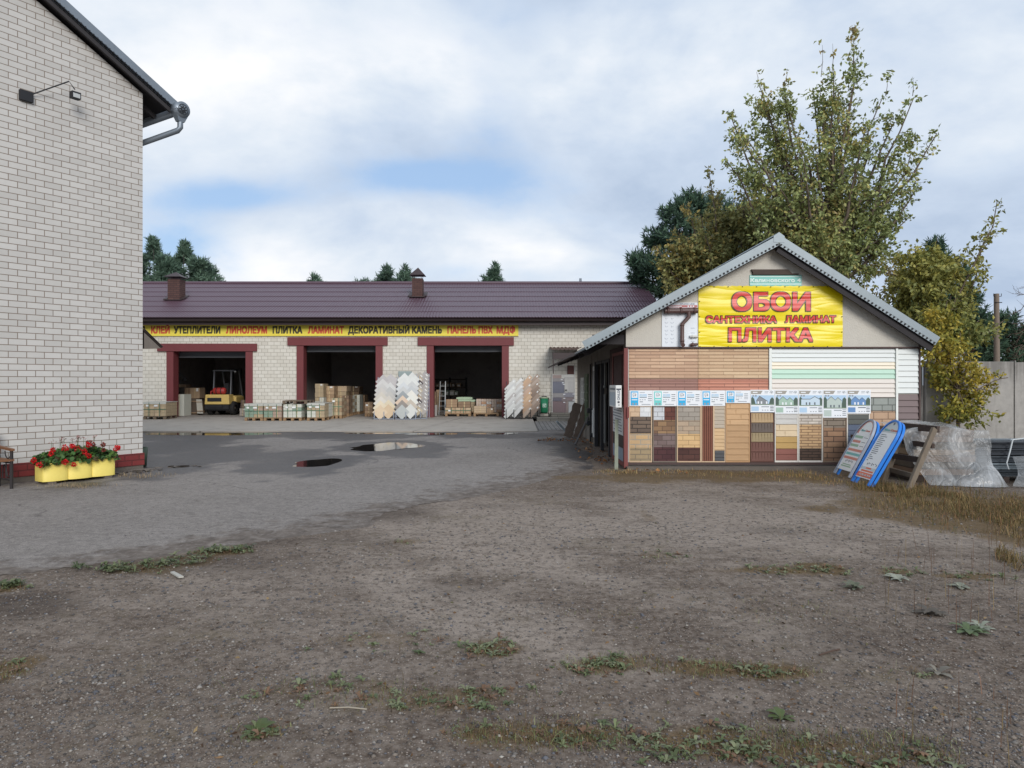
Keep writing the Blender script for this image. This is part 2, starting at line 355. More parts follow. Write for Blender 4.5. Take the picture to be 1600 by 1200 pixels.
n6 = t.noise(tc, 7.5, 6, .75); base = t.mix(t.math('MULTIPLY', t.sstep(n4, .46, .64), .42), base, srgb(134, 127, 120)); base = t.mix(t.math('MULTIPLY', t.sstep(n4, .5, .34), .48), base, srgb(50, 43, 39)); base = t.mix(t.math('MULTIPLY', t.sstep(n6, .50, .36), .4), base, srgb(58, 50, 44)); base = t.mix(t.math('MULTIPLY', t.sstep(n6, .52, .66), .3), base, srgb(136, 130, 124))
base = t.mix(t.math('MULTIPLY', t.sstep(t.math('ADD', t.math('MULTIPLY', n, .5), t.math('MULTIPLY', n2, .5)), .52, .66), .45), base, t.ramp(n4, [(.35, srgb(70, 66, 44)), (.7, srgb(98, 88, 64))]))
base = t.mix(t.math('MULTIPLY', t.sstep(n3, .42, .75), .5), base, srgb(136, 130, 123))
grey = t.n('ShaderNodeSeparateColor', i_0=vor.outputs['Color']); stone = t.sstep(vor.outputs['Distance'], .42, .22)
isst = t.math('MULTIPLY', stone, t.math('GREATER_THAN', grey.outputs[0], .55))
base = t.mix(t.math('MULTIPLY', isst, .8), base, t.ramp(grey.outputs[1], [(0, srgb(62, 60, 62)), (.5, srgb(128, 123, 119)), (1, srgb(178, 170, 161))]))
base = t.mix(t.math('MULTIPLY', t.sstep(vor2.outputs['Distance'], .5, .1), .3), base, srgb(60, 53, 48))
base = t.mix(t.math('MULTIPLY', t.sstep(t.math('ADD', t.math('MULTIPLY', wd, .75), t.math('MULTIPLY', n2, .7)), .5, .95), .75), base, t.ramp(n3, [(.35, srgb(74, 64, 42)), (.65, srgb(106, 88, 60))]))
base = t.mix(t.math('MULTIPLY', dk, .6), base, srgb(56, 49, 45))
hh = t.math('ADD', t.math('MULTIPLY', n3, .5), t.math('MULTIPLY', isst, .9))
base = t.mix(1.0, base, (1.15, 1.06, .99), 'MULTIPLY'); finish(t, base, .95, 0, hh, .42, .012, .15); DIRT = m
def tri(a, b, s): return np.arange(a, b, s)
xs = np.unique(np.round(np.concatenate([np.linspace(-320, -20, 26), tri(-20, -7, .5), tri(-7, 9, .07), tri(9, 22, .4), np.linspace(22, 320, 26)]), 4))
ys = np.unique(np.round(np.concatenate([np.linspace(-60, 1, 20), tri(1, 9, .05), tri(9, 16, .1), tri(16, 34, .5), np.linspace(34, 420, 40)]), 4))
def gz(p):
    de = dist_edge(p); ins = np.clip((de-.7)/.5, 0, 1); near = (p[:, 1] > 0)&(p[:, 1] < 26)&(np.abs(p[:, 0]) < 22)
    return np.where(near, relief(p)-ins*.05, 0.0)-.0*p[:, 0]
ground = grid_mesh(xs, ys, gz, 'ground', DIRT, {'weed': lambda p: blobs(p, STRIPS, .4), 'dark': lambda p: blobs(p, DARKS, .35, 9), 'pale': lambda p: np.clip(blobs(p, [(760, 835, 320, 80, 1), (1150, 800, 300, 60, .9), (480, 900, 360, 60, .6), (650, 970, 330, 60, .5)], .5, 21), 0, 1)})  # pale: lighter mid-yard soil; the darker foreground partly paints in cloud shade and vignetting
tag(ground, kind='structure')
# asphalt
m, t = newmat('asphalt'); tc = t.n('ShaderNodeTexCoord').outputs['Object']
ed = t.n('ShaderNodeAttribute', attribute_name='edge').outputs['Fac']; wt = t.n('ShaderNodeAttribute', attribute_name='wet_shade').outputs['Fac']
n = t.noise(tc, .55, 7, .62); n2 = t.noise(tc, 6, 5, .65); n3 = t.noise(tc, 55, 3, .7)
vor = t.n('ShaderNodeTexVoronoi', i_Vector=tc, i_Scale=110.0); gr = t.n('ShaderNodeSeparateColor', i_0=vor.outputs['Color']).outputs[0]
str_ = t.noise(t.scalev(tc, (.25, 1.6, 1)), 1.3, 5, .6)
base = t.ramp(t.math('ADD', t.math('MULTIPLY', n, .55), t.math('MULTIPLY', n2, .45)), [(.32, srgb(101, 97, 94)), (.5, srgb(119, 115, 112)), (.7, srgb(133, 129, 126))])
base = t.mix(t.math('MULTIPLY', t.sstep(gr, .55, 1.0), .35), base, srgb(165, 160, 155)); base = t.mix(t.math('MULTIPLY', t.sstep(gr, .3, .0), .4), base, srgb(66, 63, 62))
crack = t.n('ShaderNodeTexVoronoi', i_Vector=t.n('ShaderNodeVectorMath', operation='ADD', i_0=tc, i_1=t.n('ShaderNodeTexNoise', i_Vector=tc, i_Scale=1.4, i_Detail=5.0).outputs[1]).outputs[0], i_Scale=.42, feature='DISTANCE_TO_EDGE')
ck = t.math('MULTIPLY', t.sstep(crack.outputs['Distance'], .012, .003), t.sstep(n, .48, .6)); base = t.mix(t.math('MULTIPLY', ck, .6), base, srgb(58, 54, 52))
em = t.sstep(t.math('ADD', ed, t.math('MULTIPLY', t.math('SUBTRACT', t.noise(tc, 2.6, 7, .75), .5), 2.6)), .42, .85)
base = t.mix(em, base, t.ramp(n2, [(.3, srgb(74, 67, 62)), (.7, srgb(116, 109, 103))]))
n7 = t.noise(tc, 14, 5, .7); base = t.mix(t.math('MULTIPLY', t.sstep(n7, .5, .33), .35), base, srgb(70, 66, 64)); base = t.mix(t.math('MULTIPLY', t.sstep(n7, .52, .68), .3), base, srgb(156, 151, 146))
wm = t.sstep(t.math('ADD', wt, t.math('MULTIPLY', t.math('SUBTRACT', t.math('ADD', t.math('MULTIPLY', n2, .5), t.math('MULTIPLY', str_, .5)), .5), .9)), .25, .6)
base = t.mix(t.math('MULTIPLY', wm, .72), base, srgb(47, 45, 47))
base = t.mix(1.0, base, (1.2, 1.15, 1.1), 'MULTIPLY'); rg = t.math('SUBTRACT', .92, t.math('MULTIPLY', wm, .38))
finish(t, base, rg, 0, t.math('ADD', n3, t.math('MULTIPLY', gr, .5)), .35, .006, .3); ASPH = m
PUD = [(496, 723.5, 30, 5, 1), (604, 698, 44, 5, 1), (330, 676.5, 95, 3.2, 1), (590, 676.5, 50, 1.6, 1), (680, 678, 30, 1.5, 1), (770, 677.5, 36, 1.2, 1)]
rag = lambda p: np_noise(p, 1.3, 31)*.22+np_noise(p, 4.5, 32)*.10+np_noise(p, 14, 33)*.035
xs = tri(-26, 2.5, .07); ys = np.concatenate([tri(5.0, 14, .06), tri(14, 26.6, .12)])
yard = grid_mesh(xs, ys, lambda p: .012+np_noise(p, .8, 41)*.006+np_noise(p, 5, 42)*.0015-np.clip(1-(dist_edge(p)+.4)/1.1, 0, 1)*.021+relief(p)*np.clip(1.3-dist_edge(p)/1.2, 0, 1)-.022*blobs(p, PUD, .3, 61), 'asphalt_yard', ASPH,
    {'edge': lambda p: np.maximum(np.clip(1-(dist_edge(p)+rag(p)*1.6)/1.7, 0, 1)*.95, np.clip(1-np.abs(dist_wall(p))/.75, 0, 1)*((p-CORN) @ WDIR > -1.2)*.9), 'wet_shade': lambda p: blobs(p, WETS_SHADE, .35, 15)},
    lambda p: dist_edge(p)+rag(p) > 0)
tag(yard, kind='structure')
# concrete apron in front of the gates, paving beside it
CONC = plain('apron_concrete', (163, 155, 145), .9, .16, 1.2, bump=.25, bscale=40, dirt=.35)
def apz(D): return .035+(D-23.2)*.0172
ap = MB(); xr = X(838, 25)
js = [-16, -13.2, -9.9, -6.6, -3.2, .9]
edges = [-22]+[-12.6, -8.9, -5.3, -2.0, xr]
for a, b in zip(edges[:-1], edges[1:]):
    sk = 1.2  # joints run a little askew, as seen from the gates
    vs = []
    for D in (23.2, 24.6, 26.4, 28.2, 30.25):
        k = (D-23.2)/7*sk
        vs += [(a-(0 if a == -22 else sk-k)+.012, D, apz(D)), (b-(0 if b == xr else sk-k)-.012, D, apz(D))]
    ap.add(vs, [(2*i, 2*i+1, 2*i+3, 2*i+2) for i in range(4)]+[(1, 0, 10, 11)] if False else [(2*i, 2*i+1, 2*i+3, 2*i+2) for i in range(4)])
    v0, v1 = vs[0], vs[1]; ap.add([v0, v1, (v1[0], v1[1], -.03), (v0[0], v0[1], -.03)], [(3, 2, 1, 0)])
ap.add([(xr, 23.2, apz(23.2)), (xr, 30.25, apz(30.25)), (xr, 30.25, -.03), (xr, 23.2, -.03)], [(0, 1, 2, 3)])
ap.add([(-22, 23.3, -.02), (xr-.02, 23.3, -.02), (xr-.02, 30.2, .1), (-22, 30.2, .1)], [(0, 1, 2, 3)])
tag(ap.build('apron', CONC), kind='structure')
PAV = brick('paving_setts', (148, 143, 138), (131, 127, 123), (82, 78, 74), .30, .15, .012, .9, stain=.2, bstr=.6, vert=True)
pv = MB(); pv.add([(xr+.003, 24.0, .02), (2.95, 24.0, .02), (2.95, 28.7, .06), (xr+.003, 28.7, .06)], [(0, 1, 2, 3)]); tag(pv.build('paving', PAV), kind='structure')
STEPM = brick('step_blocks', (140, 135, 126), (124, 119, 110), (84, 80, 74), .62, .15, .008, .9, stain=.2)
st = MB(); st.box(X(839, 28.7), 4.5, 28.7, 29.99, -.02, .21); st.box(X(861, 29.3), 4.5, 29.35, 29.98, .213, .36); tag(st.build('entrance_step', STEPM, bevel=.012), kind='structure')
# puddles: still water lying in the low spots
m, t = newmat('puddle_water'); finish(t, (.02, .018, .017), .05, spec=.5); WATER = m
def puddle(cx, cy, rx, ry, seed, z=.0065):
    rx, ry = rx*1.22, ry*1.2
    r = np.random.default_rng(seed); c = G(cx, cy); a = abs(X(cx+rx, c.y)-c.x); b = (G(cx, cy-ry).y-G(cx, cy+ry).y)/2; pts = []; ph = r.uniform(0, 6.28, 6)
    for k in range(90):
        th = 2*math.pi*k/90; q = 1+sum(.16/(j+1)*math.sin((j+2)*th+ph[j]) for j in range(6)); pts.append((c.x+a*q*math.cos(th), c.y+b*q*math.sin(th), z))
    tag(MB().add(pts, [tuple(range(90))]).build('puddle', WATER), kind='structure')
for i, a in enumerate([(496, 723.5, 30, 5), (604, 698, 44, 5), (330, 676.5, 95, 3.2), (590, 676.5, 50, 1.6), (680, 678, 30, 1.5), (770, 677.5, 36, 1.2)]): puddle(*a, 50+i)

# ---------------------------------------------------------------- left building
WB = brick('white_silicate_brick', (197, 193, 187), (184, 180, 174), (128, 115, 103), .26, .1, .0062, .85, stain=.06, bstr=.45, bias=-.1)
RB = brick('red_plinth_paint', (128, 52, 50), (116, 46, 45), (92, 40, 38), .26, .1, .010, .7, stain=.16)
GALV = plain('galvanised_sheet', (126, 134, 142), .5, .10, 3, metal=.35, dirt=.15)
DARKWOOD = plain('dark_eave_boards', (52, 49, 50), .85, .25, 6, stretch=(1, 1, .3))
PIPE = plain('grey_downpipe', (132, 140, 148), .42, .08, 5, metal=.5)
BLACK = plain('black_metal', (34, 34, 37), .6, .1)
CONCD = plain('crumbling_concrete', (104, 96, 88), .95, .3, 7, bump=.6, bscale=30)
d2 = Vector((WDIR[0], WDIR[1], 0)); n2v = Vector((WNRM[0], WNRM[1], 0)); c0 = Vector((CORN[0], CORN[1], 0))
# local frame: x runs along the gable towards the corner (x<0 to the left of it), -y faces the yard
ML = Matrix((( -d2.x, -n2v.x, 0, c0.x), (-d2.y, -n2v.y, 0, c0.y), (0, 0, 1, 0), (0, 0, 0, 1)))
house = T('brick_building', 'white brick building with red painted plinth and grey metal verge at the left edge', 'building', c0)
SL = .527; zc = 6.88; LW = 9.0; DW = 14.0          # gable continues off frame to its ridge
rz = zc+SL*LW/2
MB(ML).prism([(-LW, .32), (0, .32), (0, zc), (-LW/2, rz), (-LW, zc)], 0, DW).build('wall', WB, house)
pl = MB(ML); pl.box(-LW-.02, .02, -.025, DW, .10, .32); pl.box(-LW-.01, .005, -.012, DW, -.1, .098, 1); pl.build('plinth', [RB, CONCD], house)
rub = MB(ML)
for k in range(60):
    a = random.uniform(-.9, .9); s = random.uniform(.02, .07); b = -abs(random.gauss(0, .22))-.03
    rub.add([Vector((a, b, .0))+Vector((random.uniform(-s, s)*1.8, random.uniform(-s, s)*1.8, random.uniform(.0, s*.8))) for _ in range(6)], [(0, 1, 2), (0, 2, 3), (0, 3, 4), (0, 4, 1), (5, 2, 1), (5, 3, 2), (5, 4, 3), (5, 1, 4)])
tag(rub.build('rubble', CONCD), 'crumbled concrete bits at the foot of the white brick building corner', 'rubble', kind='stuff')
# roof: two sheets with a verge strip; overhang .72 beyond the eave, .38 beyond the gable
ov, fo = .50, .2
rf = MB(ML)
pe = Vector((ov, -fo, zc+.12-SL*ov)); pr = Vector((-LW/2, -fo, rz+.14)); pw = Vector((-LW-ov, -fo, zc+.12-SL*ov)); dd = Vector((0, DW+2*fo, 0))
rf.corr(pr, dd, pe-pr, .10, .018, 1, 0, 6); rf.corr(pr, dd, pw-pr, .20, .02, 1, 0, 4)
roof = rf.build('roof', GALV, house)
sf = MB(ML); dz = Vector((0, 0, -.05))
for q in (pe, pw): sf.add([pr+dz, pr+dz+dd, q+dz+dd, q+dz], [(0, 1, 2, 3)])
sf.bar(pe+Vector((-.06, .03, -.07)), pr+Vector((0, .03, -.07)), .04, .07); 
for k in range(14): sf.bar(pe+Vector((-.1, .5+k*.95, -.10)), pe+Vector((-ov, .5+k*.95, -.10+SL*(ov-.1))), .06, .08)
sf.build('soffit', DARKWOOD, roof)
vg = MB(ML); up = (pr-pe).normalized(); nv = Vector((-up.z, 0, up.x)); nv = nv if nv.z > 0 else -nv
for q in (pe,):
    vg.bar(q+nv*.06+Vector((0, -.005, 0)), pr+nv*.06+Vector((0, -.005, 0)), .012, .13, up=(0, 1, 0)) if False else None
    a, b = q+nv*.012, pr+nv*.012
    vg.add([a, b, b+nv*.135, a+nv*.135, a+Vector((0, .25, 0))+nv*.135, b+Vector((0, .25, 0))+nv*.135], [(0, 1, 2, 3), (3, 2, 5, 4)])
    L = (b-a).length; nn = int(L/.075)
    for k in range(nn):
        s0 = a+(b-a)*(k/nn); vg.tube([s0+nv*-.012+Vector((0, .02, 0)), s0+nv*-.012+Vector((0, -.012, 0))], .017, 6, 1)
vg.build('verge', [GALV, BLACK], roof)
gt = MB(ML)
prof = [(.095*math.cos(a), .095*math.sin(a)) for a in np.linspace(math.pi, 2*math.pi, 9)]
e0 = pe+Vector((.02, 0, -.04)); vs = []
for yy_ in (-.02, DW): vs += [(e0.x+a, yy_-.35, e0.z+b) for a, b in prof]
gt.add(vs, [(i, i+1, i+10, i+9) for i in range(8)]+[tuple(range(8, -1, -1))], 0, True); gt.build('gutter', PIPE, house)
dp = MB(ML); hx = ov+.06; hz = e0.z-.02
dp.lathe([(.001, -.09), (.145, -.09), (.145, .09), (.001, .09)], (hx, -.28, hz+.02), 20, 0, 'y')
dp.add([(hx-.145, -.37, hz), (hx+.145, -.37, hz), (hx+.145, -.19, hz), (hx-.145, -.19, hz), (hx-.06, -.33, hz-.2), (hx+.06, -.33, hz-.2), (hx+.06, -.23, hz-.2), (hx-.06, -.23, hz-.2)], [(0, 1, 5, 4), (1, 2, 6, 5), (2, 3, 7, 6), (3, 0, 4, 7)])
hop = dp.build('hopper', PIPE, house)
em_ = MB(ML)
for k in range(8):
    a = k*math.pi/4; em_.bar((hx+.075*math.cos(a), -.373, hz+.02+.075*math.sin(a)), (hx+.02*math.cos(a), -.373, hz+.02+.02*math.sin(a)), .022, .008, 0, (0, 1, 0))
em_.lathe([(.088, -.004), (.1, -.004)], (hx, -.373, hz+.02), 20, 0, 'y'); em_.build('rosette', BLACK, hop)
MB(ML).tube([(hx, -.28, hz-.18), (hx, -.28, hz-.30), (hx-.03, -.25, hz-.36), (.13, .5, hz-.62), (.08, .55, hz-.72), (.08, .55, .45), (.09, .55, .22), (.2, .42, .1)], .052, 10).build('downpipe', PIPE, house)
aw = MB(ML); aw.corr((.01, .9, 2.58), (0, -.95, 0), (.36, 0, -.32), .1, .014, 1, 0, 6); aw.build('awning', plain('rusty_sheet', (70, 62, 58), .8, .3, 7), house)
MB(ML).add([(.01, -.03, 2.52), (.33, -.03, 2.24), (.01, -.03, 2.22)], [(0, 1, 2)]).build('awning_bracket', plain('weathered_board', (112, 104, 96), .9, .3, 9, stretch=(1, 1, .2)), house)
# floodlight on a bent arm
def LP(px, py, y=0.0):
    """point on (or y in front of) the gable plane seen at a photograph pixel"""
    ray = Vector(((px-800)/F, 1, (H-py)/F)); o = Vector((0, 0, CZ)); pn = c0-n2v*y*-1
    s = (pn-o).dot(n2v)/ray.dot(n2v); return o+ray*s
a, b, c = LP(40, 151), LP(108, 127, .25), LP(117, 140, .28)
fl = T('floodlight', 'small floodlight on a bent black arm beside a dark vent on the brick gable', 'lamp', a)
Mi = ML.inverted(); al = Mi @ a
MB(ML).box(al.x-.1, al.x+.09, -.06, 0, al.z-.08, al.z+.08).build('mounting_box', BLACK, fl)
MB().tube([a, b, c], .011, 6).build('arm', BLACK, fl)
cl = Mi @ LP(118, 150, .28); lm = MB(ML); lm.box(cl.x-.075, cl.x+.065, cl.y-.05, cl.y+.05, cl.z-.05, cl.z+.06); lm.box(cl.x-.06, cl.x+.05, cl.y-.053, cl.y-.05, cl.z-.04, cl.z+.03, 1)
lm.build('lamp_head', [BLACK, plain('lamp_glass', (178, 180, 178), .25, .05)], fl, bevel=.006)
# green bucket behind the corner
bk = c0-d2*.2-n2v*.47-Vector((0, .35, 0)); MB().lathe([(.001, 0), (.125, 0), (.15, .36), (.135, .36), (.12, .02), (.001, .02)], (bk.x, bk.y+.35, .02), 18).build('bucket', plain('dull_green_plastic', (64, 76, 62), .5, .1))
tag(bpy.data.objects['bucket'], 'dull green bucket standing just behind the corner of the white brick building', 'bucket')

# ---------------------------------------------------------------- warehouse
WW = brick('cream_block', (213, 208, 197), (202, 196, 184), (154, 145, 130), .262, .151, .0075, .85, stain=.07, bstr=.3)
RED = plain('oxblood_paint', (112, 54, 56), .6, .08, 3, dirt=.12)
PUR = plain('plum_roof_sheet', (86, 64, 74), .42, .07, 1.2, spec=.55, bump=.05, bscale=3)
BRN = plain('dark_brown_sheet', (62, 50, 50), .5, .1)
INT = plain('interior_plaster', (172, 165, 160), .9, .2, 1.5, dirt=.3); INF = plain('interior_floor', (150, 142, 134), .85, .2, 2)
FD = 30.0
gates = [(262, 394, 549, 653), (465, 597, 540, 655), (668, 794, 540, 655)]        # outer post faces, underside of lintel, foot
wh = T('warehouse', 'long cream block warehouse with plum corrugated roof and three open gates', 'building', (-10, FD, 0))
XL, XR, ZT = -26.0, X(1050, 29.4)-.35, 4.16
wl = MB(); cur = XL
for a, b, yt, yb in gates:
    xa, xb = X(a, FD), X(b, FD); wl.box(cur, xa, FD, FD+.38, -.05, ZT); wl.box(xa, xb, FD, FD+.38, Z(yt, FD)+.02, ZT); cur = xb
wl.box(cur, XR, FD, FD+.38, -.05, ZT); wl.box(XR-.38, XR, FD+.38, FD+10.6, 0, ZT)
wl.add([(XR-.01, FD, ZT), (XR-.01, FD+10.9, ZT), (XR-.01, FD+5.2, 6.3)], [(0, 1, 2)])
wl.build('wall', WW, wh)
ib = MB(); ib.box(XL, XR-.4, FD+9.5, FD+9.7, 0, ZT); 
for xi in (X(230, FD)-1.2, X(425, FD), X(632, FD), X(840, FD)): ib.box(xi-.1, xi+.1, FD+.39, FD+9.49, .1, ZT-.1)
ib.build('inner_wall', INT, wh)
MB().box(XL, XR-.4, FD+.38, FD+9.49, ZT-.35, ZT-.2).build('ceiling', plain('dark_ceiling', (120, 114, 108), .95, .2), wh)  # ceiling coloured darker than the interior walls
MB().box(XL, XR-.4, FD+.0, FD+9.49, .0, .158).build('inner_floor', INF, wh)
for i, (a, b, yt, yb) in enumerate(gates):
    g = MB(); s = FD/F; xa, xb = X(a, FD), X(b, FD); zt, z0 = Z(yt, FD), .14; pw_ = .26
    l0, l1 = [(247, 402), (450, 606), (653, 803)][i]; lt = [537, 527, 527][i]
    g.box(xa-.03, xa+pw_, FD-.05, FD+.42, z0, zt); g.build('gate_post', RED, wh)
    g = MB(); g.box(xb-pw_, xb+.03, FD-.05, FD+.42, z0, zt); g.build('gate_post', RED, wh)
    MB().box(X(l0, FD), X(l1, FD), FD-.09, FD+.42, zt+.002, Z(lt, FD)).build('gate_lintel', RED, wh)
    sh = MB(); sh.box(xa+pw_+.01, xb-pw_-.01, FD+.5, FD+.8, zt-.22, zt+.12); sh.box(xa+pw_+.01, xb-pw_-.01, FD+.46, FD+.5, zt-.25, zt-.19)
    sh.build('roller_shutter', plain('shutter_grey', (84, 86, 90), .5, .1), wh)
ev = Vector((XL, 29.35, Z(496, 29.35))); rd_ = Vector((XL, 35.1, Z(443, 35.1))); AX = Vector((X(1045, 29.35)-XL, 0, 0))
rf = MB(); rf.corr(rd_, AX, ev-rd_,   .127, .013, 7, .02, 6); rf.add([rd_, rd_+AX, rd_+AX+Vector((0, 6, -2.4)), rd_+Vector((0, 6, -2.4))], [(0, 1, 2, 3)])
roof2 = rf.build('roof', PUR, wh)
MB().tube([rd_+Vector((0, 0, .02)), rd_+AX+Vector((0, 0, .02))], .09, 10).build('ridge_cap', PUR, roof2)
sf = MB(); dz = Vector((0, 0, -.06)); sf.add([ev+dz, ev+AX+dz, rd_+AX+dz, rd_+dz], [(3, 2, 1, 0)]); sf.box(XL, XR+.2, 29.55, 30, 4.13, 4.17); sf.box(XL, XR+.2, 29.52, 29.56, 3.98, 4.2); sf.build('fascia', BRN, roof2)
gu = MB(); vs = []; prof = [(.075*math.cos(a), .075*math.sin(a)) for a in np.linspace(math.pi, 2*math.pi, 8)]
for x_ in (XL, XR+.25): vs += [(x_, 29.36+a, 4.19+b) for a, b in prof]
gu.add(vs, [(i, i+1, i+9, i+8) for i in range(7)]+[tuple(range(15, 7, -1))], 0, True); gu.build('gutter', BRN, wh)
BRK = brick('brown_chimney_brick', (92, 66, 60), (80, 56, 52), (62, 46, 44), .26, .09, .012, .85, stain=.12)
def chimney(px0, px1, py0, pyb, D, cap0, cap1, capy, capyb):
    a, b = X(px0, D), X(px1, D); ch = MB(); ch.box(a, b, D-.25, D+.3, Z(pyb, D)-.2, Z(py0, D)).build('chimney', BRK, roof2)
    cx = (X(cap0, D)+X(cap1, D))/2; hw = (X(cap1, D)-X(cap0, D))/2; zb, zt = Z(capyb, D), Z(capy, D)
    c = MB(); c.add([(cx-hw, D-.02-hw, zb), (cx+hw, D-.02-hw, zb), (cx+hw, D-.02+hw, zb), (cx-hw, D-.02+hw, zb), (cx, D, zt)], [(0, 1, 4), (1, 2, 4), (2, 3, 4), (3, 0, 4), (3, 2, 1, 0)])
    for sx in (a+.04, b-.04):
        for sy in (D-.2, D+.25): c.bar((sx, sy, Z(py0, D)), (sx, sy, zb), .02, .02)
    c.build('chimney_cap', BRN, roof2)
    f = MB(); zq = Z(pyb, D); 
    f.bar((a-.12, D-.32, zq-.06), (b+.12, D-.32, zq-.06), .16, .03); f.bar((a-.1, D-.3, zq-.02), (a-.1, D+.3, zq+.22), .16, .03); f.bar((b+.1, D-.3, zq-.02), (b+.1, D+.3, zq+.22), .16, .03); f.build('chimney_flashing', BRN, roof2)
chimney(266, 285, 437, 468, 32.2, 262, 289, 425, 434); chimney(645, 661, 436, 463, 32.7, 641.5, 665, 418, 431)
MB().tube([(X(907, 35.6), 35.6, 6.2), (X(907, 35.6), 35.6, Z(435, 35.6))], .06, 8).build('flue', PIPE, roof2)
# entrance canopy at the right end
cn = MB(); cn.corr((X(862, 28.4), 29.99, Z(546, 29.9)+.1), (2.6, 0, 0), (0, -1.5, -.18), .16, .018, 1, 0, 5); cn.box(X(863, 28.6), X(863, 28.6)+2.4, 28.6, 28.64, Z(561, 28.6), Z(551, 28.6), 1); cn.box(X(863, 28.6)+.02, X(863, 28.6)+.06, 28.55, 28.6, Z(584, 28.6), Z(551, 28.6), 1); cn.bar((X(866, 28.7), 28.66, Z(556, 28.7)), (X(866, 28.7)+.4, 29.9, Z(556, 28.7)+.1), .05, .06, 1)
cn.build('entrance_canopy', [plain('old_brown_sheet', (92, 72, 64), .8, .25, 6), BRN], wh)
# long yellow sign
SY = plain('faded_yellow_sign', (236, 216, 84), .55, .07, .8, dirt=.06)
sr = plain('sign_red', (206, 84, 60), .6, .06, 2); sk = plain('sign_black', (66, 60, 46), .6, .06, 2)
sg = T('sign_board', 'long yellow shop sign with red and black words under the warehouse eave', 'sign', (X(500, 29.93), 29.95, Z(525, 29.95)))
MB().box(X(150, 29.94), X(810, 29.94), 29.93, 29.99, Z(525, 29.94), Z(506.5, 29.94)).build('panel', SY, sg)
for wd_, a, b, rd in [('З', 221, 227, 0), ('КЛЕЙ', 236, 265.4, 1), ('УТЕПЛИТЕЛИ', 271.6, 344.4, 0), ('ЛИНОЛЕУМ', 353, 417.4, 1), ('ПЛИТКА', 426, 472.4, 0), ('ЛАМИНАТ', 481, 537.5, 1), ('ДЕКОРАТИВНЫЙ', 543.8, 640, 0), ('КАМЕНЬ', 643.8, 690.5, 0), ('ПАНЕЛЬ', 699, 743.8, 1), ('ПВХ', 747.5, 770, 1), ('МДФ', 775.8, 806, 1)]:
    text(wd_, X(a, 29.93), X(b, 29.93), Z(521.3, 29.93), Z(509.5, 29.93), 29.93, sr if rd else sk, sg, .05, .003)

# ---------------------------------------------------------------- stucco shed
SD_ = 13.4
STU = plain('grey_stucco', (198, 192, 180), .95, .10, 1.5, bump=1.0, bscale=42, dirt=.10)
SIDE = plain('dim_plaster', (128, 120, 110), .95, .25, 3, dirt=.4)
shed = T('stucco_shed', 'gabled stucco shed with grey metal verge and open dark doorways on its left side', 'building', (4.84, SD_, 0))
xl, xr_ = 2.13, 7.6; ax_, az_ = 4.87, 4.22; zl, zr = 2.30, 2.42
fw = MB(); fw.add([(xl, SD_, 0), (xr_, SD_, 0), (xr_, SD_, zr), (ax_, SD_, az_-.05), (xl, SD_, zl+.38)], [(0, 1, 2, 3, 4)]); fw.add([(xl, SD_, 0), (xr_, SD_, 0), (xr_, SD_+10, 0), (xl, SD_+10, 0), (xr_, SD_, zr), (xr_, SD_+10, zr)], [(1, 2, 5, 4)]); fw.add([(xl, SD_+10, 0), (xr_, SD_+10, 0), (xr_, SD_+10, zr), (ax_, SD_+10, az_-.05), (xl, SD_+10, zl+.38)], [(4, 3, 2, 1, 0)])
fw.build('gable_wall', STU, shed)
sw = MB(); DD = lambda px: xl*F/(px-800)
segs = [(13.42, 15.4), (18.0, 18.9), (19.3, 23.4)]
for a, b in segs: sw.box(xl, xl+.25, a, b, 0, 2.62)
for a, b in ((15.4, 18.0), (18.9, 19.3)): sw.box(xl+.01, xl+.25, a, b, 2.12, 2.62)
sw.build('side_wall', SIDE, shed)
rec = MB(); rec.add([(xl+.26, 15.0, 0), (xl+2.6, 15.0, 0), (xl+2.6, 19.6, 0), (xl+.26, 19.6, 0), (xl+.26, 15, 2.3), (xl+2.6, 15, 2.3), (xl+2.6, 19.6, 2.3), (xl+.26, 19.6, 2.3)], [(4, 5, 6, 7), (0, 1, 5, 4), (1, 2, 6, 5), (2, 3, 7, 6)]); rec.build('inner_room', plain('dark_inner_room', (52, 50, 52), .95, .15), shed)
# roof
RSH = plain('shed_roof_sheet', (128, 130, 130), .6, .15, 2, metal=.2, dirt=.3); RUST = plain('old_roof_sheet', (66, 58, 54), .85, .35, 5)
fy = SD_-.27; pa = Vector((X(1217, fy), fy, Z(365, fy)-.19)); ple = Vector((X(915, fy), fy, Z(545, fy)-.0)); pre = Vector((X(1462, fy), fy, Z(536, fy)-.02))
rf = MB(); rf.corr(pa, (0, 2.2, 0), ple-pa, .095, .014, 1, 0, 6, 0); rf.corr(pa+Vector((0, 2.2, -.02)), (0, 8.3, 0), ple-pa+Vector((-.04, 0, -.04)), .13, .02, 1, 0, 6, 1, .25); rf.corr(pa, (0, 10.5, 0), pre-pa, .095, .014, 1, 0, 6, 0)
rs = rf.build('roof', [RSH, RUST], shed)
so_ = MB()
so_.add([ple+Vector((.02, .02, -.04)), ple+Vector((.02, 10, -.08)), pa+Vector((0, 10, -.04)), pa+Vector((0, .02, -.04))], [(0, 1, 2, 3)]); so_.add([pre+Vector((0, .02, -.04)), pre+Vector((0, 10, -.04)), pa+Vector((0, 10, -.05)), pa+Vector((0, .02, -.05))], [(3, 2, 1, 0)])
so_.bar(pre+Vector((-.03, .06, -.08)), pa+Vector((0, .06, -.08)), .04, .12)
for k in range(8): so_.bar((ple.x+.08, fy+1.0+k*1.2, ple.z-.06), (xl, fy+1.0+k*1.2, ple.z+.32), .06, .1)
so_.box(xl-.62, xl-.02, SD_+.05, SD_+.09, 2.32, 2.5); so_.build('soffit', DARKWOOD, rs)
vg = MB()
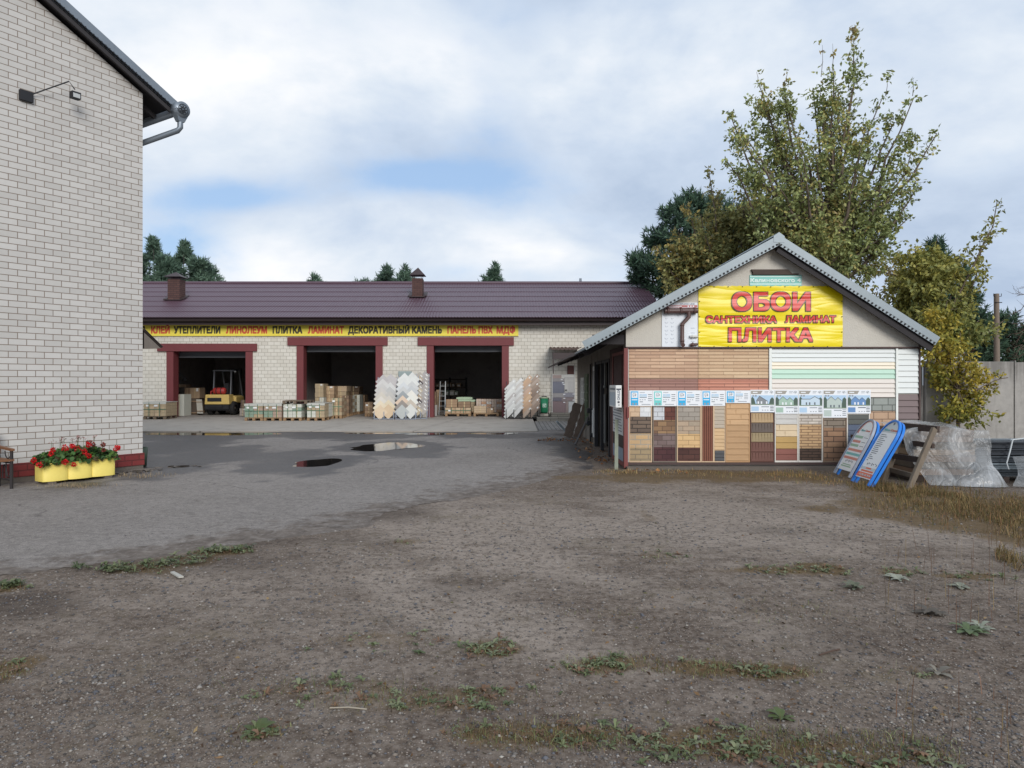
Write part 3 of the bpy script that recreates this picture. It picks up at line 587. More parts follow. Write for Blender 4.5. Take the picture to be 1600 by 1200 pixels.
for q in (ple, pre):
    upv = (pa-q).normalized(); nv = Vector((-upv.z, 0, upv.x)); nv = nv if nv.z > 0 else -nv
    ext = upv*.0; a, b = q+nv*.022+Vector((0, -.01, 0)), pa+nv*.022+Vector((0, -.01, 0)); top = Vector((0, 0, 1))
    vg.add([a, b, b+Vector((0, 0, .125/nv.z)), a+nv*.125, a+nv*.125+Vector((0, .3, 0)), b+Vector((0, .3, .125/nv.z))], [(0, 1, 2, 3), (3, 2, 5, 4)])
    L = (b-a).length; nn = int(L/.078)
    for j in range(nn):
        s0 = a+(b-a)*((j+.5)/nn)-nv*.018; vg.tube([s0+Vector((0, .03, 0)), s0+Vector((0, -.008, 0))], .02, 6, 1)
    vg.add([a-nv*.045+Vector((0, .004, 0)), b-Vector((0, 0, .045/nv.z))+Vector((0, .004, 0)), b+Vector((0, .004, 0)), a+Vector((0, .004, 0))], [(0, 1, 2, 3)])
vg.build('verge', [plain('zinc_verge', (134, 143, 147), .45, .10, 2.5, metal=.3, dirt=.1), BLACK], rs)
MB().box(xl-.02, xr_+.02, SD_-.28, SD_-.001, -.02, .055).build('footing', CONCD, shed)
rp_ = MB(); rp_.add([pa+Vector((-.1, -.016, .03)), pa+Vector((.1, -.016, .02)), pa+Vector((.1, -.016, .14)), pa+Vector((0, -.016, .215)), pa+Vector((-.1, -.016, .14)), pa+Vector((-.1, 10.3, .14)), pa+Vector((0, 10.3, .215)), pa+Vector((.1, 10.3, .14))], [(0, 1, 2, 3, 4), (4, 3, 6, 5), (3, 2, 7, 6)]); rp_.build('ridge_cap', plain('zinc_verge', (134, 143, 147), .45), rs)
# side fittings
WDK = plain('maroon_boards', (70, 48, 44), .8, .22, 5, stretch=(1, 4, .2)); REDF = plain('red_oxide_frame', (118, 62, 58), .6, .12, 4, dirt=.15)
b_ = MB()
for k in range(14): b_.box(xl-.03, xl-.003, 13.75+k*.118, 13.86+k*.118, .04, 2.3)
b_.build('board_cladding', WDK, shed)
df = MB(); df.box(xl-.055, xl+.018, 13.26, 13.39, .02, 2.24); df.box(xl-.05, xl-.035, 13.39, 14.9, .03, .11); df.box(xl-.05, xl-.035, 13.39, 14.9, 2.14, 2.2); df.box(xl-.05, xl-.035, 14.82, 14.9, .112, 2.138); df.box(xl-.01, xl+.03, 13.22, 13.258, .95, 1.15); df.build('door_frame', REDF, shed)
dpn = MB(); dpn.box(xl-.045, xl-.032, 13.4, 14.81, .115, .36, 0); dpn.box(xl-.045, xl-.032, 13.4, 14.81, .363, .60, 1); dpn.box(xl-.045, xl-.032, 13.4, 14.81, .603, 1.18, 2)
for k in range(9): dpn.box(xl-.048, xl-.0455, 13.55+random.random()*.2, 14.3+random.random()*.6, .66+k*.055, .68+k*.055, 3)
dpn.build('door_panel', [plain('blue_grey_sheet', (136, 146, 158), .6, .12), plain('dark_brown_panel', (52, 42, 40), .6, .1), plain('off_white_print', (205, 205, 202), .7, .05), plain('grey_print', (120, 122, 126), .7, .05)], shed)
ps = MB(); ps.box(xl-.05, xl+.0, 15.4, 15.5, 0, 2.1); ps.box(xl-.06, xl+.02, 17.9, 18.06, 0, 2.12); ps.box(xl-.05, xl+.02, 16.75, 16.86, 0, 2.1); ps.box(xl-.04, xl+.02, 15.5, 17.9, 2.05, 2.12); ps.build('door_post', plain('charcoal_paint', (48, 47, 50), .7, .1), shed)
sp = MB(); sp.box(xl-.035, xl-.003, 18.1, 18.6, .2, 2.02, 0); sp.box(xl-.06, xl-.037, 18.12, 18.34, .95, 1.9, 1); sp.box(xl-.06, xl-.037, 18.36, 18.58, .3, .9, 0); sp.box(xl-.035, xl-.003, 19.32, 19.36, .0, 2.1, 2)
sp.build('trim_sample', [plain('white_trim', (206, 206, 202), .6, .06), plain('grey_trim', (140, 138, 136), .7, .06), BLACK], shed)
# ---------------------------------------------------------------- sample wall on the shed front
fpx = lambda px: X(px, SD_)
fpz = lambda py: Z(py, SD_)
def fbox(mb, x0, x1, y0, y1, near, far, m=0):
    """box given by photograph pixels on the shed front; near/far are metres in front of the wall"""
    mb.box(fpx(x0), fpx(x1), SD_-near, SD_-far, fpz(y1), fpz(y0), m)
def lap(mb, x0, x1, y0, y1, n, d=.022, base=.004, m=0):
    """n lapped boards between rows y0..y1, each thicker at its lower edge"""
    for k in range(n):
        za, zb = fpz(y0+(y1-y0)*k/n), fpz(y0+(y1-y0)*(k+1)/n); a, b = fpx(x0), fpx(x1)
        vs = [(a, SD_-base-.006, za), (b, SD_-base-.006, za), (b, SD_-base-d, zb+.008), (a, SD_-base-d, zb+.008), (a, SD_-base-d*.45, zb), (b, SD_-base-d*.45, zb), (a, SD_, za), (b, SD_, za), (b, SD_, zb), (a, SD_, zb)]
        mb.add(vs, [(3, 2, 1, 0), (4, 5, 2, 3), (0, 6, 9, 4, 3), (1, 2, 5, 8, 7), (4, 9, 8, 5)], m)
def fthing(name, label, cat, px, py, group=None): return T(name, label, cat, (fpx(px), SD_-.03, fpz(py)), group)
TAN1 = brick('tan_brick_panel', (204, 172, 142), (180, 146, 120), (160, 130, 110), .46, .062, .005, .75, stain=.12, off=.37)
PNK1 = brick('dusty_brick_panel', (170, 133, 119), (154, 115, 104), (131, 98, 89), .46, .062, .006, .75, stain=.12, off=.37)
SAL1 = brick('salmon_brick_panel', (204, 144, 121), (188, 128, 108), (150, 102, 88), .46, .062, .006, .75, stain=.10, off=.37)
mixed = brick('buff_brick_panel', (208, 180, 146), (190, 158, 126), (166, 136, 110), .46, .062, .005, .75, stain=.12, off=.41)
for lab, x0, x1, y0, y1, mt in [('buff and pinkish brick look facade panel at the top left of the sample wall', 982.5, 1090, 545, 591, TAN1), ('warm buff brick look facade panel under the yellow banner left part', 1090.6, 1200, 545, 591, mixed), ('dusty rose brick look strip below the buff brick panel at the left', 982.5, 1090, 591.4, 610, PNK1), ('salmon brick look strip beside the dusty rose strip', 1090.6, 1200, 591.4, 610, SAL1)]:
    g = fthing('facade_panel', lab, 'facade panel', (x0+x1)/2, y1, 'brick look facade panels on the shed front')
    a = MB(); n = max(1, round((y1-y0)/5.2)); lap(a, x0, x1, y0, y1, n, .014, .010); a.build('brick_sheet', mt, g)
    a = MB(); fbox(a, x0, x1, y0, y0+.5, .027, .0); fbox(a, x0, x1, y1-.4, y1, .027, 0); a.build('edge_strip', plain('tan_edge', (171, 142, 117), .7), g)
WH = plain('white_vinyl', (212, 215, 211), .42, .04, 1.5); CRM = plain('cream_vinyl', (231, 220, 198), .42, .04); MNT = plain('mint_vinyl', (174, 207, 186), .42, .04); BGE = plain('beige_vinyl', (212, 203, 193), .42, .04)
BRV = plain('brown_vinyl', (109, 91, 90), .5, .12, 3); DBV = plain('dark_brown_vinyl', (89, 75, 72), .5, .12, 3)
vs_ = fthing('vinyl_siding', 'wide lapped vinyl siding in white cream mint and beige bands right of the banner', 'siding', 1300, 622)
for nm, y0, y1, n, mt in [('white', 545, 566, 3, WH), ('cream', 566, 577, 2, CRM), ('mint', 577, 592, 2, MNT), ('beige', 592, 621, 4, BGE)]:
    a = MB(); lap(a, 1205.5, 1397.5, y0, y1, n, .026, .006); o = a.build('siding_strip', mt, vs_); o['label'] = nm+' siding band'
for x0, x1, yb in ((1200.6, 1204.6, 610), (1398, 1401.2, 722)):
    a = MB(); fbox(a, x0, x1, 544.5, yb, .05, 0); a.build('corner_trim', plain('trim_white', (230, 232, 225), .5, .04), vs_)
n_ = fthing('vinyl_siding', 'narrow strip of plain white lapped siding at the right end of the sample wall', 'siding', 1417, 615)
a = MB(); lap(a, 1401.6, 1434, 545, 615, 8, .026, .006); a.build('siding_strip', WH, n_)
n_ = fthing('vinyl_siding', 'narrow brown lapped siding below the plain white strip at the right end', 'siding', 1417, 722)
a = MB(); lap(a, 1401.6, 1434, 616, 655, 4, .026, .006); lap(a, 1401.6, 1434, 655, 722, 7, .026, .006, 1); a.build('siding_strip', [BRV, DBV], n_)
a = MB(); fbox(a, 978, 1436.5, 542, 544.4, .06, 0); fbox(a, 1434.4, 1436.5, 544.6, 724, .045, 0); fbox(a, 978, 1436.5, 722.2, 725.5, .07, 0); fbox(a, 978.2, 981.8, 544.6, 722, .03, 0, 1)
a.build('sample_rail', [plain('brown_rail', (80, 63, 59), .7, .12), WH], shed)
# stone look sheets behind the leaning boards
STG = brick('grey_green_stone', (153, 157, 150), (135, 139, 133), (98, 102, 97), .27, .132, .008, .8, stain=.14, squash=.7, off=.45)
STT = brick('tan_stone', (197, 166, 138), (179, 148, 121), (127, 102, 84), .27, .132, .008, .8, stain=.14, squash=.7, off=.45)
for lab, y0, y1, mt in [('grey green stone look facade sheet below the beige siding', 621.4, 641, STG), ('tan stone look facade sheet beneath the grey green stone one', 641.5, 721, STT)]:
    g = fthing('stone_panel', lab, 'facade panel', 1377, y1); a = MB(); fbox(a, 1357.5, 1397.6, y0, y1, .03, 0); a.build('stone_sheet', mt, g); a = MB(); fbox(a, 1357.5, 1397.6, y0, y0+.6, .034, 0); a.build('edge_strip', plain('dull_trim', (131, 126, 118), .7), g)
# ten sample boards with their posters
def BK(name, c1, c2, mo, bw=.17, bh=.088, ms=.0042, st=.14, **k): return brick(name, c1, c2, mo, bw, bh, ms, .8, stain=st, **k)
sb = dict(
 tan=BK('sample_tan', (212, 185, 156), (197, 168, 136), (162, 134, 109)), wht=BK('sample_white', (224, 224, 222), (212, 212, 212), (192, 192, 190)), dkst=BK('sample_dark_stone', (118, 101, 87), (97, 83, 74), (68, 59, 52), .26, .075, .009, .25, off=.35),
 orst=BK('sample_orange_stone', (196, 162, 118), (182, 157, 126), (163, 151, 133), .24, .09, .010, .22, off=.4), olst=BK('sample_olive_stone', (167, 145, 112), (148, 132, 104), (129, 116, 96), .24, .088, .010, .22, off=.4),
 whb=BK('sample_pale_brick', (206, 208, 209), (196, 198, 201), (128, 126, 125)), rdb=BK('sample_red_brick', (113, 69, 57), (96, 59, 51), (58, 38, 34)), mot=BK('sample_mottled_brick', (170, 138, 100), (112, 84, 68), (80, 63, 52)), gbr=BK('sample_grey_brown_brick', (130, 113, 109), (102, 83, 79), (75, 63, 58)), mar=BK('sample_maroon_brick', (88, 55, 55), (75, 46, 48), (45, 31, 31)),
 gre=BK('sample_grey_brick', (170, 160, 148), (154, 146, 135), (110, 99, 89), .22), tgr=BK('sample_buff_brick', (185, 161, 136), (166, 151, 132), (118, 99, 84), .22), ylb=BK('sample_yellow_brick', (218, 183, 133), (204, 169, 121), (150, 118, 82), .22), drb=BK('sample_dark_red_brick', (93, 61, 53), (77, 50, 45), (38, 29, 27), .22),
 rocw=BK('sample_white_rock', (203, 193, 180), (184, 174, 164), (139, 127, 114), .2, .052, .007, .2, off=.37), roct=BK('sample_tan_rock', (196, 162, 121), (176, 144, 109), (128, 100, 75), .2, .052, .007, .22, off=.37), rocd=BK('sample_brown_rock', (90, 71, 59), (75, 59, 50), (50, 41, 36), .2, .052, .007, .25, off=.37),
 gst=BK('sample_grey_stone', (147, 133, 117), (129, 117, 103), (82, 71, 61), .3, .1, .008, .22, off=.4), bst=BK('sample_brown_stone', (153, 120, 93), (130, 100, 80), (78, 61, 50), .3, .1, .008, .24, off=.4))
def WDM(name, c, **k): return plain(name, c, .65, .22, 5, stretch=(.35, 1, 3.5), **k)
wd = dict(oak=WDM('oak_plank', (197, 160, 119)), hon=WDM('honey_plank', (180, 144, 105)), redw=WDM('red_slat', (124, 76, 58)), bei=WDM('beige_slat', (181, 167, 148)), tanl=WDM('tan_slat', (204, 171, 129)), dgr=WDM('dark_grey_slat', (74, 74, 76)), shb=WDM('shingle_sand', (178, 151, 115)), shg=WDM('shingle_grey', (101, 89, 81)), sho=WDM('shingle_olive', (152, 134, 102)), shm=WDM('shingle_maroon', (109, 73, 63)), gwp=WDM('white_grey_plank', (195, 192, 186)), crp=WDM('pale_plank', (211, 189, 156)), mus=WDM('mustard_plank', (181, 147, 89)), rdp=WDM('red_plank', (135, 84, 73)), grn=WDM('green_grey_plank', (84, 86, 81)), blu=WDM('slate_blue_plank', (79, 90, 110)))
trim = {k: plain('frame_'+k, c, .65, .12, 5) for k, c in dict(grey=(124, 112, 100), brown=(92, 60, 50), beige=(206, 178, 146), white=(222, 216, 206), tan=(190, 150, 108), taupe=(138, 118, 100)).items()}
boards = [(982.6, 1018, 635, 'beige', [('tan', 983.5, 999.5, 635, 651), ('wht', 999.7, 1017, 635, 651), ('dkst', 983.5, 1017, 651.3, 677), ('orst', 983.5, 1017, 677.3, 699.5), ('olst', 983.5, 1017, 699.8, 720)], 'tan white brown and olive stone'),
 (1019.5, 1056, 635, 'grey', [('whb', 1020.5, 1037.5, 635.5, 656), ('rdb', 1037.7, 1055, 635.5, 656), ('mot', 1020.5, 1055, 656.3, 677), ('gbr', 1020.5, 1055, 677.3, 698.5), ('mar', 1020.5, 1055, 698.8, 720)], 'red mottled and maroon brick'),
 (1057, 1094.5, 635, 'beige', [('gre', 1058.2, 1093.2, 635.5, 656.5), ('tgr', 1058.2, 1093.2, 656.8, 677.6), ('ylb', 1058.2, 1093.2, 677.9, 699), ('drb', 1058.2, 1093.2, 699.3, 720)], 'grey yellow and dark red brick'),
 (1095, 1132.5, 634, 'beige', [('redw', 1096.8, 1113.2, 634, 720), ('bei', 1115.6, 1131.4, 634, 669), ('tanl', 1115.6, 1131.4, 669.4, 703), ('dgr', 1116.5, 1131.4, 704, 720)], 'red upright slats and small grey slats'),
 (1133.3, 1170.6, 629.5, 'tan', [('oak', 1134.8, 1169.2, 630.5, 664), ('hon', 1134.8, 1169.2, 664.3, 720)], 'honey coloured wooden planks'),
 (1171.5, 1208.3, 644, 'brown', [('shb', 1173, 1207, 645.5, 660.5), ('shg', 1173, 1207, 661, 675.5), ('sho', 1173, 1207, 676, 690.5), ('shm', 1173, 1207, 691, 706), ('shm', 1173, 1207, 706.5, 720.5)], 'sand grey olive and maroon shingles'),
 (1209.5, 1245.8, 646, 'white', [('gwp', 1211.5, 1244.4, 646.5, 663), ('crp', 1211.5, 1244.4, 663.3, 682), ('mus', 1211.5, 1244.4, 682.3, 701), ('rdp', 1211.5, 1244.4, 701.3, 719)], 'white mustard and brick red planks'),
 (1246.4, 1284, 646, 'white', [('rocw', 1248.3, 1282.5, 647, 663), ('roct', 1248.3, 1282.5, 663.3, 700.5), ('rocd', 1248.3, 1282.5, 700.8, 719)], 'white tan and dark brown rough stone rows'),
 (1284.6, 1321.4, 652.5, 'taupe', [('gst', 1286, 1320, 653.5, 668), ('bst', 1286, 1320, 668.3, 719.5)], 'brown split stone'),
 (1322, 1357.4, 646, 'white', [('grn', 1324, 1356.4, 647.5, 663), ('blu', 1324, 1356.4, 663.3, 719)], 'green grey and slate blue planks')]
for x0, x1, y0, tr, smp, lab in boards:
    g = fthing('sample_board', 'facade sample board of '+lab+' on the shed front', 'sample board', (x0+x1)/2, 722, 'sample boards along the shed front')
    a = MB(); fbox(a, x0, x1, y0-2, 721.8, .018, 0); w_ = 1.3
    fbox(a, x0, x0+w_, y0-2, 721.9, .04, .018); fbox(a, x1-w_, x1, y0-2, 721.9, .04, .018); fbox(a, x0+w_, x1-w_, 720.4, 721.9, .04, .018); fbox(a, x0+w_, x1-w_, y0-2, y0, .04, .018)
    if 'red upright' in lab: fbox(a, 1113.3, 1115.5, y0, 720.4, .036, .018)
    a.build('frame', trim[tr], g)
    for key, sx0, sx1, sy0, sy1 in smp:
        a = MB()
        if key == 'redw':
            for k in range(5): fbox(a, sx0+k*3.3, sx0+k*3.3+2.6, sy0, sy1, .036, .018)
            fbox(a, sx0, sx1, sy0, sy1, .024, .018, 1); o = a.build('sample', [wd[key], plain('red_slat_groove', (70, 38, 30), .8)], g)
        elif key in ('bei', 'tanl', 'dgr'):
            n = max(2, round((sy1-sy0)/5.5)); lap(a, sx0, sx1, sy0, sy1, n, .014, .024); o = a.build('sample', wd[key], g)
        elif key in wd:
            n = 1 if key.startswith('sh') else max(2, round((sy1-sy0)/9.4)); lap(a, sx0, sx1, sy0, sy1, n, .016, .022)
            if key in ('oak', 'crp'):
                for k in range(n): xx = sx0+[5, 14, 22][k % 3]; fbox(a, xx, xx+.4, sy0+(sy1-sy0)*k/n+1, sy0+(sy1-sy0)*(k+1)/n-1, .0385, .03, 1)
            if key.startswith('sh'):
                for k in range(7): xx = sx0+2+k*4.7; fbox(a, xx, xx+.35, sy0+1, sy1-1.2, .037, .03, 1)
            o = a.build('sample', [wd[key], plain('plank_seam_'+key, tuple(int(q*.8) for q in dict(oak=(206, 158, 106), crp=(216, 188, 146), shb=(184, 150, 104), shg=(104, 88, 78), sho=(156, 134, 92), shm=(116, 70, 58)).get(key, (120, 96, 76))), .8)], g)
        else: fbox(a, sx0, sx1, sy0, sy1, .028, .018); o = a.build('sample', sb[key], g)
PW = plain('poster_white', (232, 234, 236), .45, .03, 2); CY = plain('poster_cyan', (38, 172, 222), .45, .04); TQ = plain('poster_turquoise', (112, 206, 200), .45, .04); GT = plain('poster_grey_text', (150, 156, 162), .6, .03); DT = plain('poster_dark_text', (96, 104, 112), .6, .03); SKYP = plain('poster_sky', (178, 204, 226), .5, .04); GRP = plain('poster_lawn', (112, 132, 108), .6, .1); TRP = plain('poster_trees', (78, 96, 84), .6, .2, 20); HDR = plain('poster_header', (158, 152, 142), .5, .03)
def hs(n, c): return plain('poster_house_'+n, c, .6, .06)
HC = dict(grey=hs('grey', (132, 136, 140)), green=hs('green', (164, 190, 172)), pale=hs('pale', (198, 214, 224)), sage=hs('sage', (184, 196, 188)), blue=hs('blue', (104, 142, 188)), roof=hs('roof', (92, 100, 108)))
def FR(mb, x0, x1, y0, y1, d, m): mb.rect(fpx(x0), fpx(x1), fpz(y1), fpz(y0), SD_-d, m)
def FPoly(mb, pts, d, m): mb.poly([(fpx(a), fpz(b)) for a, b in pts], SD_-d, m)
POST = []
for k, (x0, x1, y1, cy, lab) in enumerate([(982.8, 1019, 634.2, CY, 'blue and white product poster at the left end of the poster row'), (1019.3, 1056.5, 634.2, TQ, 'turquoise and white product poster second in the poster row'), (1056.8, 1094.4, 634.4, CY, 'blue and white product poster above the grey and yellow brick samples'), (1094.7, 1132, 634, CY, 'blue and white product poster above the red wooden slats'), (1132.5, 1171, 629.6, CY, 'blue and white product poster above the honey planks')]):
    g = fthing('poster', lab, 'poster', (x0+x1)/2, y1, 'posters on the shed front')
    a = MB(); fbox(a, x0, x1, 610, y1, .046, .041); a.build('sheet', PW, g); h = y1-610; a = MB(); d = .048; b0, b1 = x0+2, x0+13.8
    FR(a, b0, b1, 611.5, y1-1, d, 1 if cy is CY else 2); FR(a, b0+1.4, b1-1.2, 613.2, 610+h*.48, d+.001, 0)
    FR(a, b0+1.5, b1-1.5, 610+h*.57, 610+h*.63, d+.001, 0)
    for q in (b0+2, b0+7): FR(a, q, q+3, y1-4.6, y1-2, d+.001, 3)
    hx0 = x0+16; FR(a, hx0, hx0+11, 610+h*.24, 610+h*.44, d, 5); FPoly(a, [(hx0+.5, 610+h*.44), (hx0+.5, 610+h*.34), (hx0+4, 610+h*.24), (hx0+7, 610+h*.33), (hx0+10.5, 610+h*.31), (hx0+10.5, 610+h*.44)], d+.001, 6); FR(a, hx0, hx0+11, 610+h*.44, 610+h*.47, d, 7)
    FR(a, hx0, hx0+8, 610+h*.12, 610+h*.15, d, 3)
    for q in range(4): FR(a, hx0+13, hx0+19, 610+h*(.25+.13*q), 610+h*(.29+.13*q), d, 3 if q % 2 else 4)
    for q in range(3): FR(a, hx0+q*3.6, hx0+q*3.6+2.2, 610+h*.58, 610+h*.62, d, 3)
    FR(a, hx0, hx0+5, 610+h*.7, 610+h*.76, d, 3); FR(a, hx0+3, hx0+17, y1-3, y1-2, d, 3)
    a.build('print', [PW, CY, TQ, GT, DT, SKYP, HC['pale'], HC['roof'], GRP], g)
    zc_ = fpz(610+h*.31); text('U P', fpx(b0+3.4), fpx(b1-3.2), zc_-.022, zc_+.018, SD_-d-.001, DT, g, .01, .001, name='logo')
    a = MB(); a.tube([(fpx(b0+3.2)+ .028+.03*math.cos(th), SD_-d-.002, zc_+.012+.026*math.sin(th)) for th in np.linspace(0.2, 2.9, 9)], .0025, 5); a.build('logo_arch', DT, g)
for k, (x0, x1, y1, hc, lab) in enumerate([(1171.3, 1209, 644, 'grey', 'poster of a steep grey house under a grey header'), (1209.4, 1246, 646.3, 'green', 'poster of a pale green bungalow in the row on the shed front'), (1246.3, 1284, 646.3, 'pale', 'poster of a white gabled house with pale blue swatch'), (1284.3, 1321.5, 652.4, 'sage', 'longest poster, a two storey sage house above brown split stone'), (1321.8, 1358.6, 646, 'blue', 'poster of a bright blue house at the right end of the row')]):
    g = fthing('poster', lab, 'poster', (x0+x1)/2, y1, 'posters on the shed front'); h = y1-609
    a = MB(); fbox(a, x0, x1, 609, y1, .046, .041); a.build('sheet', PW, g); a = MB(); d = .048
    FPoly(a, [(x0+1, 610.5), (x0+19, 610.5), (x0+16, 615.5), (x0+1, 615.5)], d, 1); FR(a, x0+3.5, x0+11, 612.3, 613.8, d+.001, 0)
    FR(a, x0+22, x0+28, 611.5, 612.3, d, 2); FR(a, x0+22, x0+27, 613.5, 614.2, d, 2)
    for q in (x0+3, x0+7): FR(a, q, q+2.6, 617, 619.5, d+.0015, 2)
    pt, pb = 617.5, 609+h*.67; FR(a, x0+1, x1-1, pt, pb, d, 4); FR(a, x0+1, x1-1, pb-1.6, pb, d+.0008, 5)
    FPoly(a, [(x0+1, pb-1), (x0+1, pt+5), (x0+3, pt+2), (x0+6, pt+6), (x0+8, pb-1)], d+.0005, 6); FPoly(a, [(x1-9, pb-1), (x1-7, pt+6), (x1-4, pt+3), (x1-1, pt+6), (x1-1, pb-1)], d+.0005, 6)
    w_ = x1-x0; m_ = 7; rp = [(x0+6, pb-1.2), (x0+6, pt+7.5), (x0+12.5, pt+1.5), (x0+19, pt+7), (x0+23, pt+3), (x0+29, pt+8), (x0+29, pb-1.2)]
    if hc == 'grey': rp = [(x0+10, pb-1.2), (x0+9, pt+8), (x0+14, pt+.8), (x0+27, pt+9), (x0+27, pb-1.2)]
    if hc == 'pale': rp = [(x0+4, pb-1.2), (x0+4, pt+5.5), (x0+18, pt+5.5), (x0+25, pt+1.5), (x0+33, pt+6), (x0+33, pb-1.2)]
    FPoly(a, rp, d+.001, m_)
    for p0, p1 in zip(rp[1:-2], rp[2:-1]): FPoly(a, [p0, p1, (p1[0], p1[1]+1.0), (p0[0], p0[1]+1.0)], d+.0015, 8)
    for q in (x0+11, x0+16, x0+24): FR(a, q, q+2.2, pb-5.5, pb-1.6, d+.002, 0 if hc in ('blue', 'grey', 'green') else 3)
    FR(a, x0+1.5, x0+13, pb+2.5, y1-2, d, 7 if hc in ('blue', 'green', 'sage') else 9); FR(a, x0+17, x0+29, pb+2.2, pb+3.6, d, 2 if hc != 'blue' else 3)
    for q in range(4): FR(a, x1-7, x1-1.5, pb+1.5+q*(y1-pb-3)/4, pb+2.6+q*(y1-pb-3)/4, d, 2+(q % 2))
    for q in range(3): FR(a, x0+18+q*4, x0+20+q*4, y1-4, y1-2.8, d, 2)
    a.build('print', [PW, HDR, GT, DT, SKYP, GRP, TRP, HC[hc], HC['roof'], SKYP], g)
    a = MB(); cx, cz = fpx(x1-5), fpz(613); a.tube([(cx+.026*math.cos(th), SD_-d-.002, cz+.024*math.sin(th)) for th in np.linspace(-.5, 3.6, 10)], .003, 5); a.box(cx-.008, cx+.008, SD_-d-.002, SD_-d, cz-.018, cz+.008); a.build('logo', GT, g)

# ---------------------------------------------------------------- banner, street plate, gutter display
def wrinkled(name, c, seed=0):
    m, t = newmat(name); c = srgb(*c); hs_ = []; sp_ = t.n('ShaderNodeSeparateXYZ', i_0=t.n('ShaderNodeTexCoord').outputs['Object']); uv = t.n('ShaderNodeCombineXYZ', i_0=sp_.outputs[0], i_1=sp_.outputs[2]).outputs[0]
    for ang, sx, sy, amp in ((26, .4, 2.6, 1.0), (-34, .4, 2.4, 1.0), (68, .45, 2.4, .7), (-12, .5, 3.0, .3)):
        mp = t.n('ShaderNodeMapping'); t.set(mp.inputs[0], uv); mp.inputs['Rotation'].default_value = (0, 0, R(ang)); mp.inputs['Scale'].default_value = (sx, sy, 1)
        nz = t.noise(mp.outputs[0], 1.0, 2, .45, .4); r_ = t.math('ABSOLUTE', t.math('SUBTRACT', nz, .5)); hs_.append(t.math('MULTIPLY', t.math('POWER', r_, .8), amp))
    hsum = hs_[0]
    for q in hs_[1:]: hsum = t.math('ADD', hsum, q)
    k = t.math('ADD', .95, t.math('MULTIPLY', t.noise(uv, 1.5, 4), .1)); cc = t.n('ShaderNodeCombineColor', i_0=k, i_1=k, i_2=k).outputs[0]
    finish(t, t.mix(1.0, c, cc, 'MULTIPLY'), .36, 0, hsum, .62, .07, .5); return m
YB = wrinkled('yellow_vinyl', (238, 214, 12)); RBN = wrinkled('banner_red', (214, 66, 54)); BBN = wrinkled('banner_outline', (74, 52, 40))
bn = T('banner', 'large yellow vinyl banner with red wallpaper and tile words on the gable', 'banner', (fpx(1204), SD_-.04, fpz(543)))
a = MB(); nx, nz_ = 60, 28; vs = []
for j in range(nz_+1):
    for i in range(nx+1):
        px = 1091+225*i/nx; py = 447+96*j/nz_; sag = .5*math.sin(i*2.1)*(1 if j in (0, nz_) else 0)
        vs.append((fpx(px), SD_-.022-.007*(math.sin(px*.09+py*.05)*math.sin(py*.07-px*.02)), fpz(py+sag)))
a.add(vs, [(j*(nx+1)+i, (j+1)*(nx+1)+i, (j+1)*(nx+1)+i+1, j*(nx+1)+i+1) for j in range(nz_) for i in range(nx)], 0, True); a.build('vinyl_sheet', YB, bn)
for wd_, x0, x1, y0, y1 in [('ОБОИ', 1142.5, 1265.5, 456.5, 486.5), ('САНТЕХНИКА', 1102, 1213, 493.5, 505), ('ЛАМИНАТ', 1225.5, 1305, 493, 504.5), ('ПЛИТКА', 1137, 1269, 512, 534.5)]:
    big = (y1-y0) > 15
    text(wd_, fpx(x0-.7), fpx(x1+.7), fpz(y1+.7), fpz(y0-.7), SD_-.034, BBN, bn, .058 if big else .075, .0005, name='outline')
    text(wd_, fpx(x0+.5), fpx(x1-.5), fpz(y1-.5), fpz(y0+.5), SD_-.037, RBN, bn, .032 if big else .035, .001)
a = MB()
for i in range(11):
    for y_ in (448.3, 541.5): a.lathe([(.001, -.012), (.010, -.010), (.010, 0)], (fpx(1093+i*22.1), SD_-.025, fpz(y_)), 8, 0, 'y')
for i in range(1, 4):
    for x_ in (1092.6, 1314.5): a.lathe([(.001, -.012), (.010, -.010), (.010, 0)], (fpx(x_), SD_-.025, fpz(447+24*i)), 8, 0, 'y')
o = a.build('eyelets', plain('eyelet_metal', (120, 110, 60), .4, .05, metal=.4), bn)
pt = T('street_plate', 'turquoise street name plate above the yellow banner', 'sign', (fpx(1211), SD_-.02, fpz(447)))
a = MB(); fbox(a, 1171, 1252, 430, 448, .014, .002); a.build('plate', plain('turquoise_enamel', (122, 190, 178), .4, .08, 3, dirt=.15), pt)
a = MB(); FR(a, 1171.6, 1251.6, 443.2, 444.8, .0155, 0); FR(a, 1171.6, 1251.6, 431.6, 432.8, .0155, 0); a.build('line', plain('enamel_white', (214, 232, 224), .4, .04), pt)
EW = plain('enamel_white', (214, 232, 224))
for wd_, x0, x1, y0 in (('Кали', 1171.9, 1195.7, 434.8), ('Н', 1197, 1202, 436.3), ('овского', 1203, 1241.2, 434.8)):      # the lower-case en is a small capital
    text(wd_, fpx(x0), fpx(x1), fpz(441.3), fpz(y0), SD_-.015, EW, pt, .04, .002)
text('4', fpx(1245), fpx(1250.8), fpz(441), fpz(434.6), SD_-.015, plain('enamel_white', (214, 232, 224)), pt, .04, .002)
a = MB(); a.prism([(fpx(1173), fpz(421.5)), (fpx(1230), fpz(421.5)), (fpx(1236), fpz(427.6)), (fpx(1246.5), fpz(427.8)), (fpx(1246.5), fpz(429.6)), (fpx(1175.2), fpz(429.6)), (fpx(1175.2), fpz(426))][::-1], SD_-.05, SD_-.002)
tag(a.build('plank_remnant', plain('rotten_board', (80, 68, 62), .9, .3, 9, stretch=(.3, 1, 2))), 'dark weathered board remnant above the turquoise street plate', 'board')
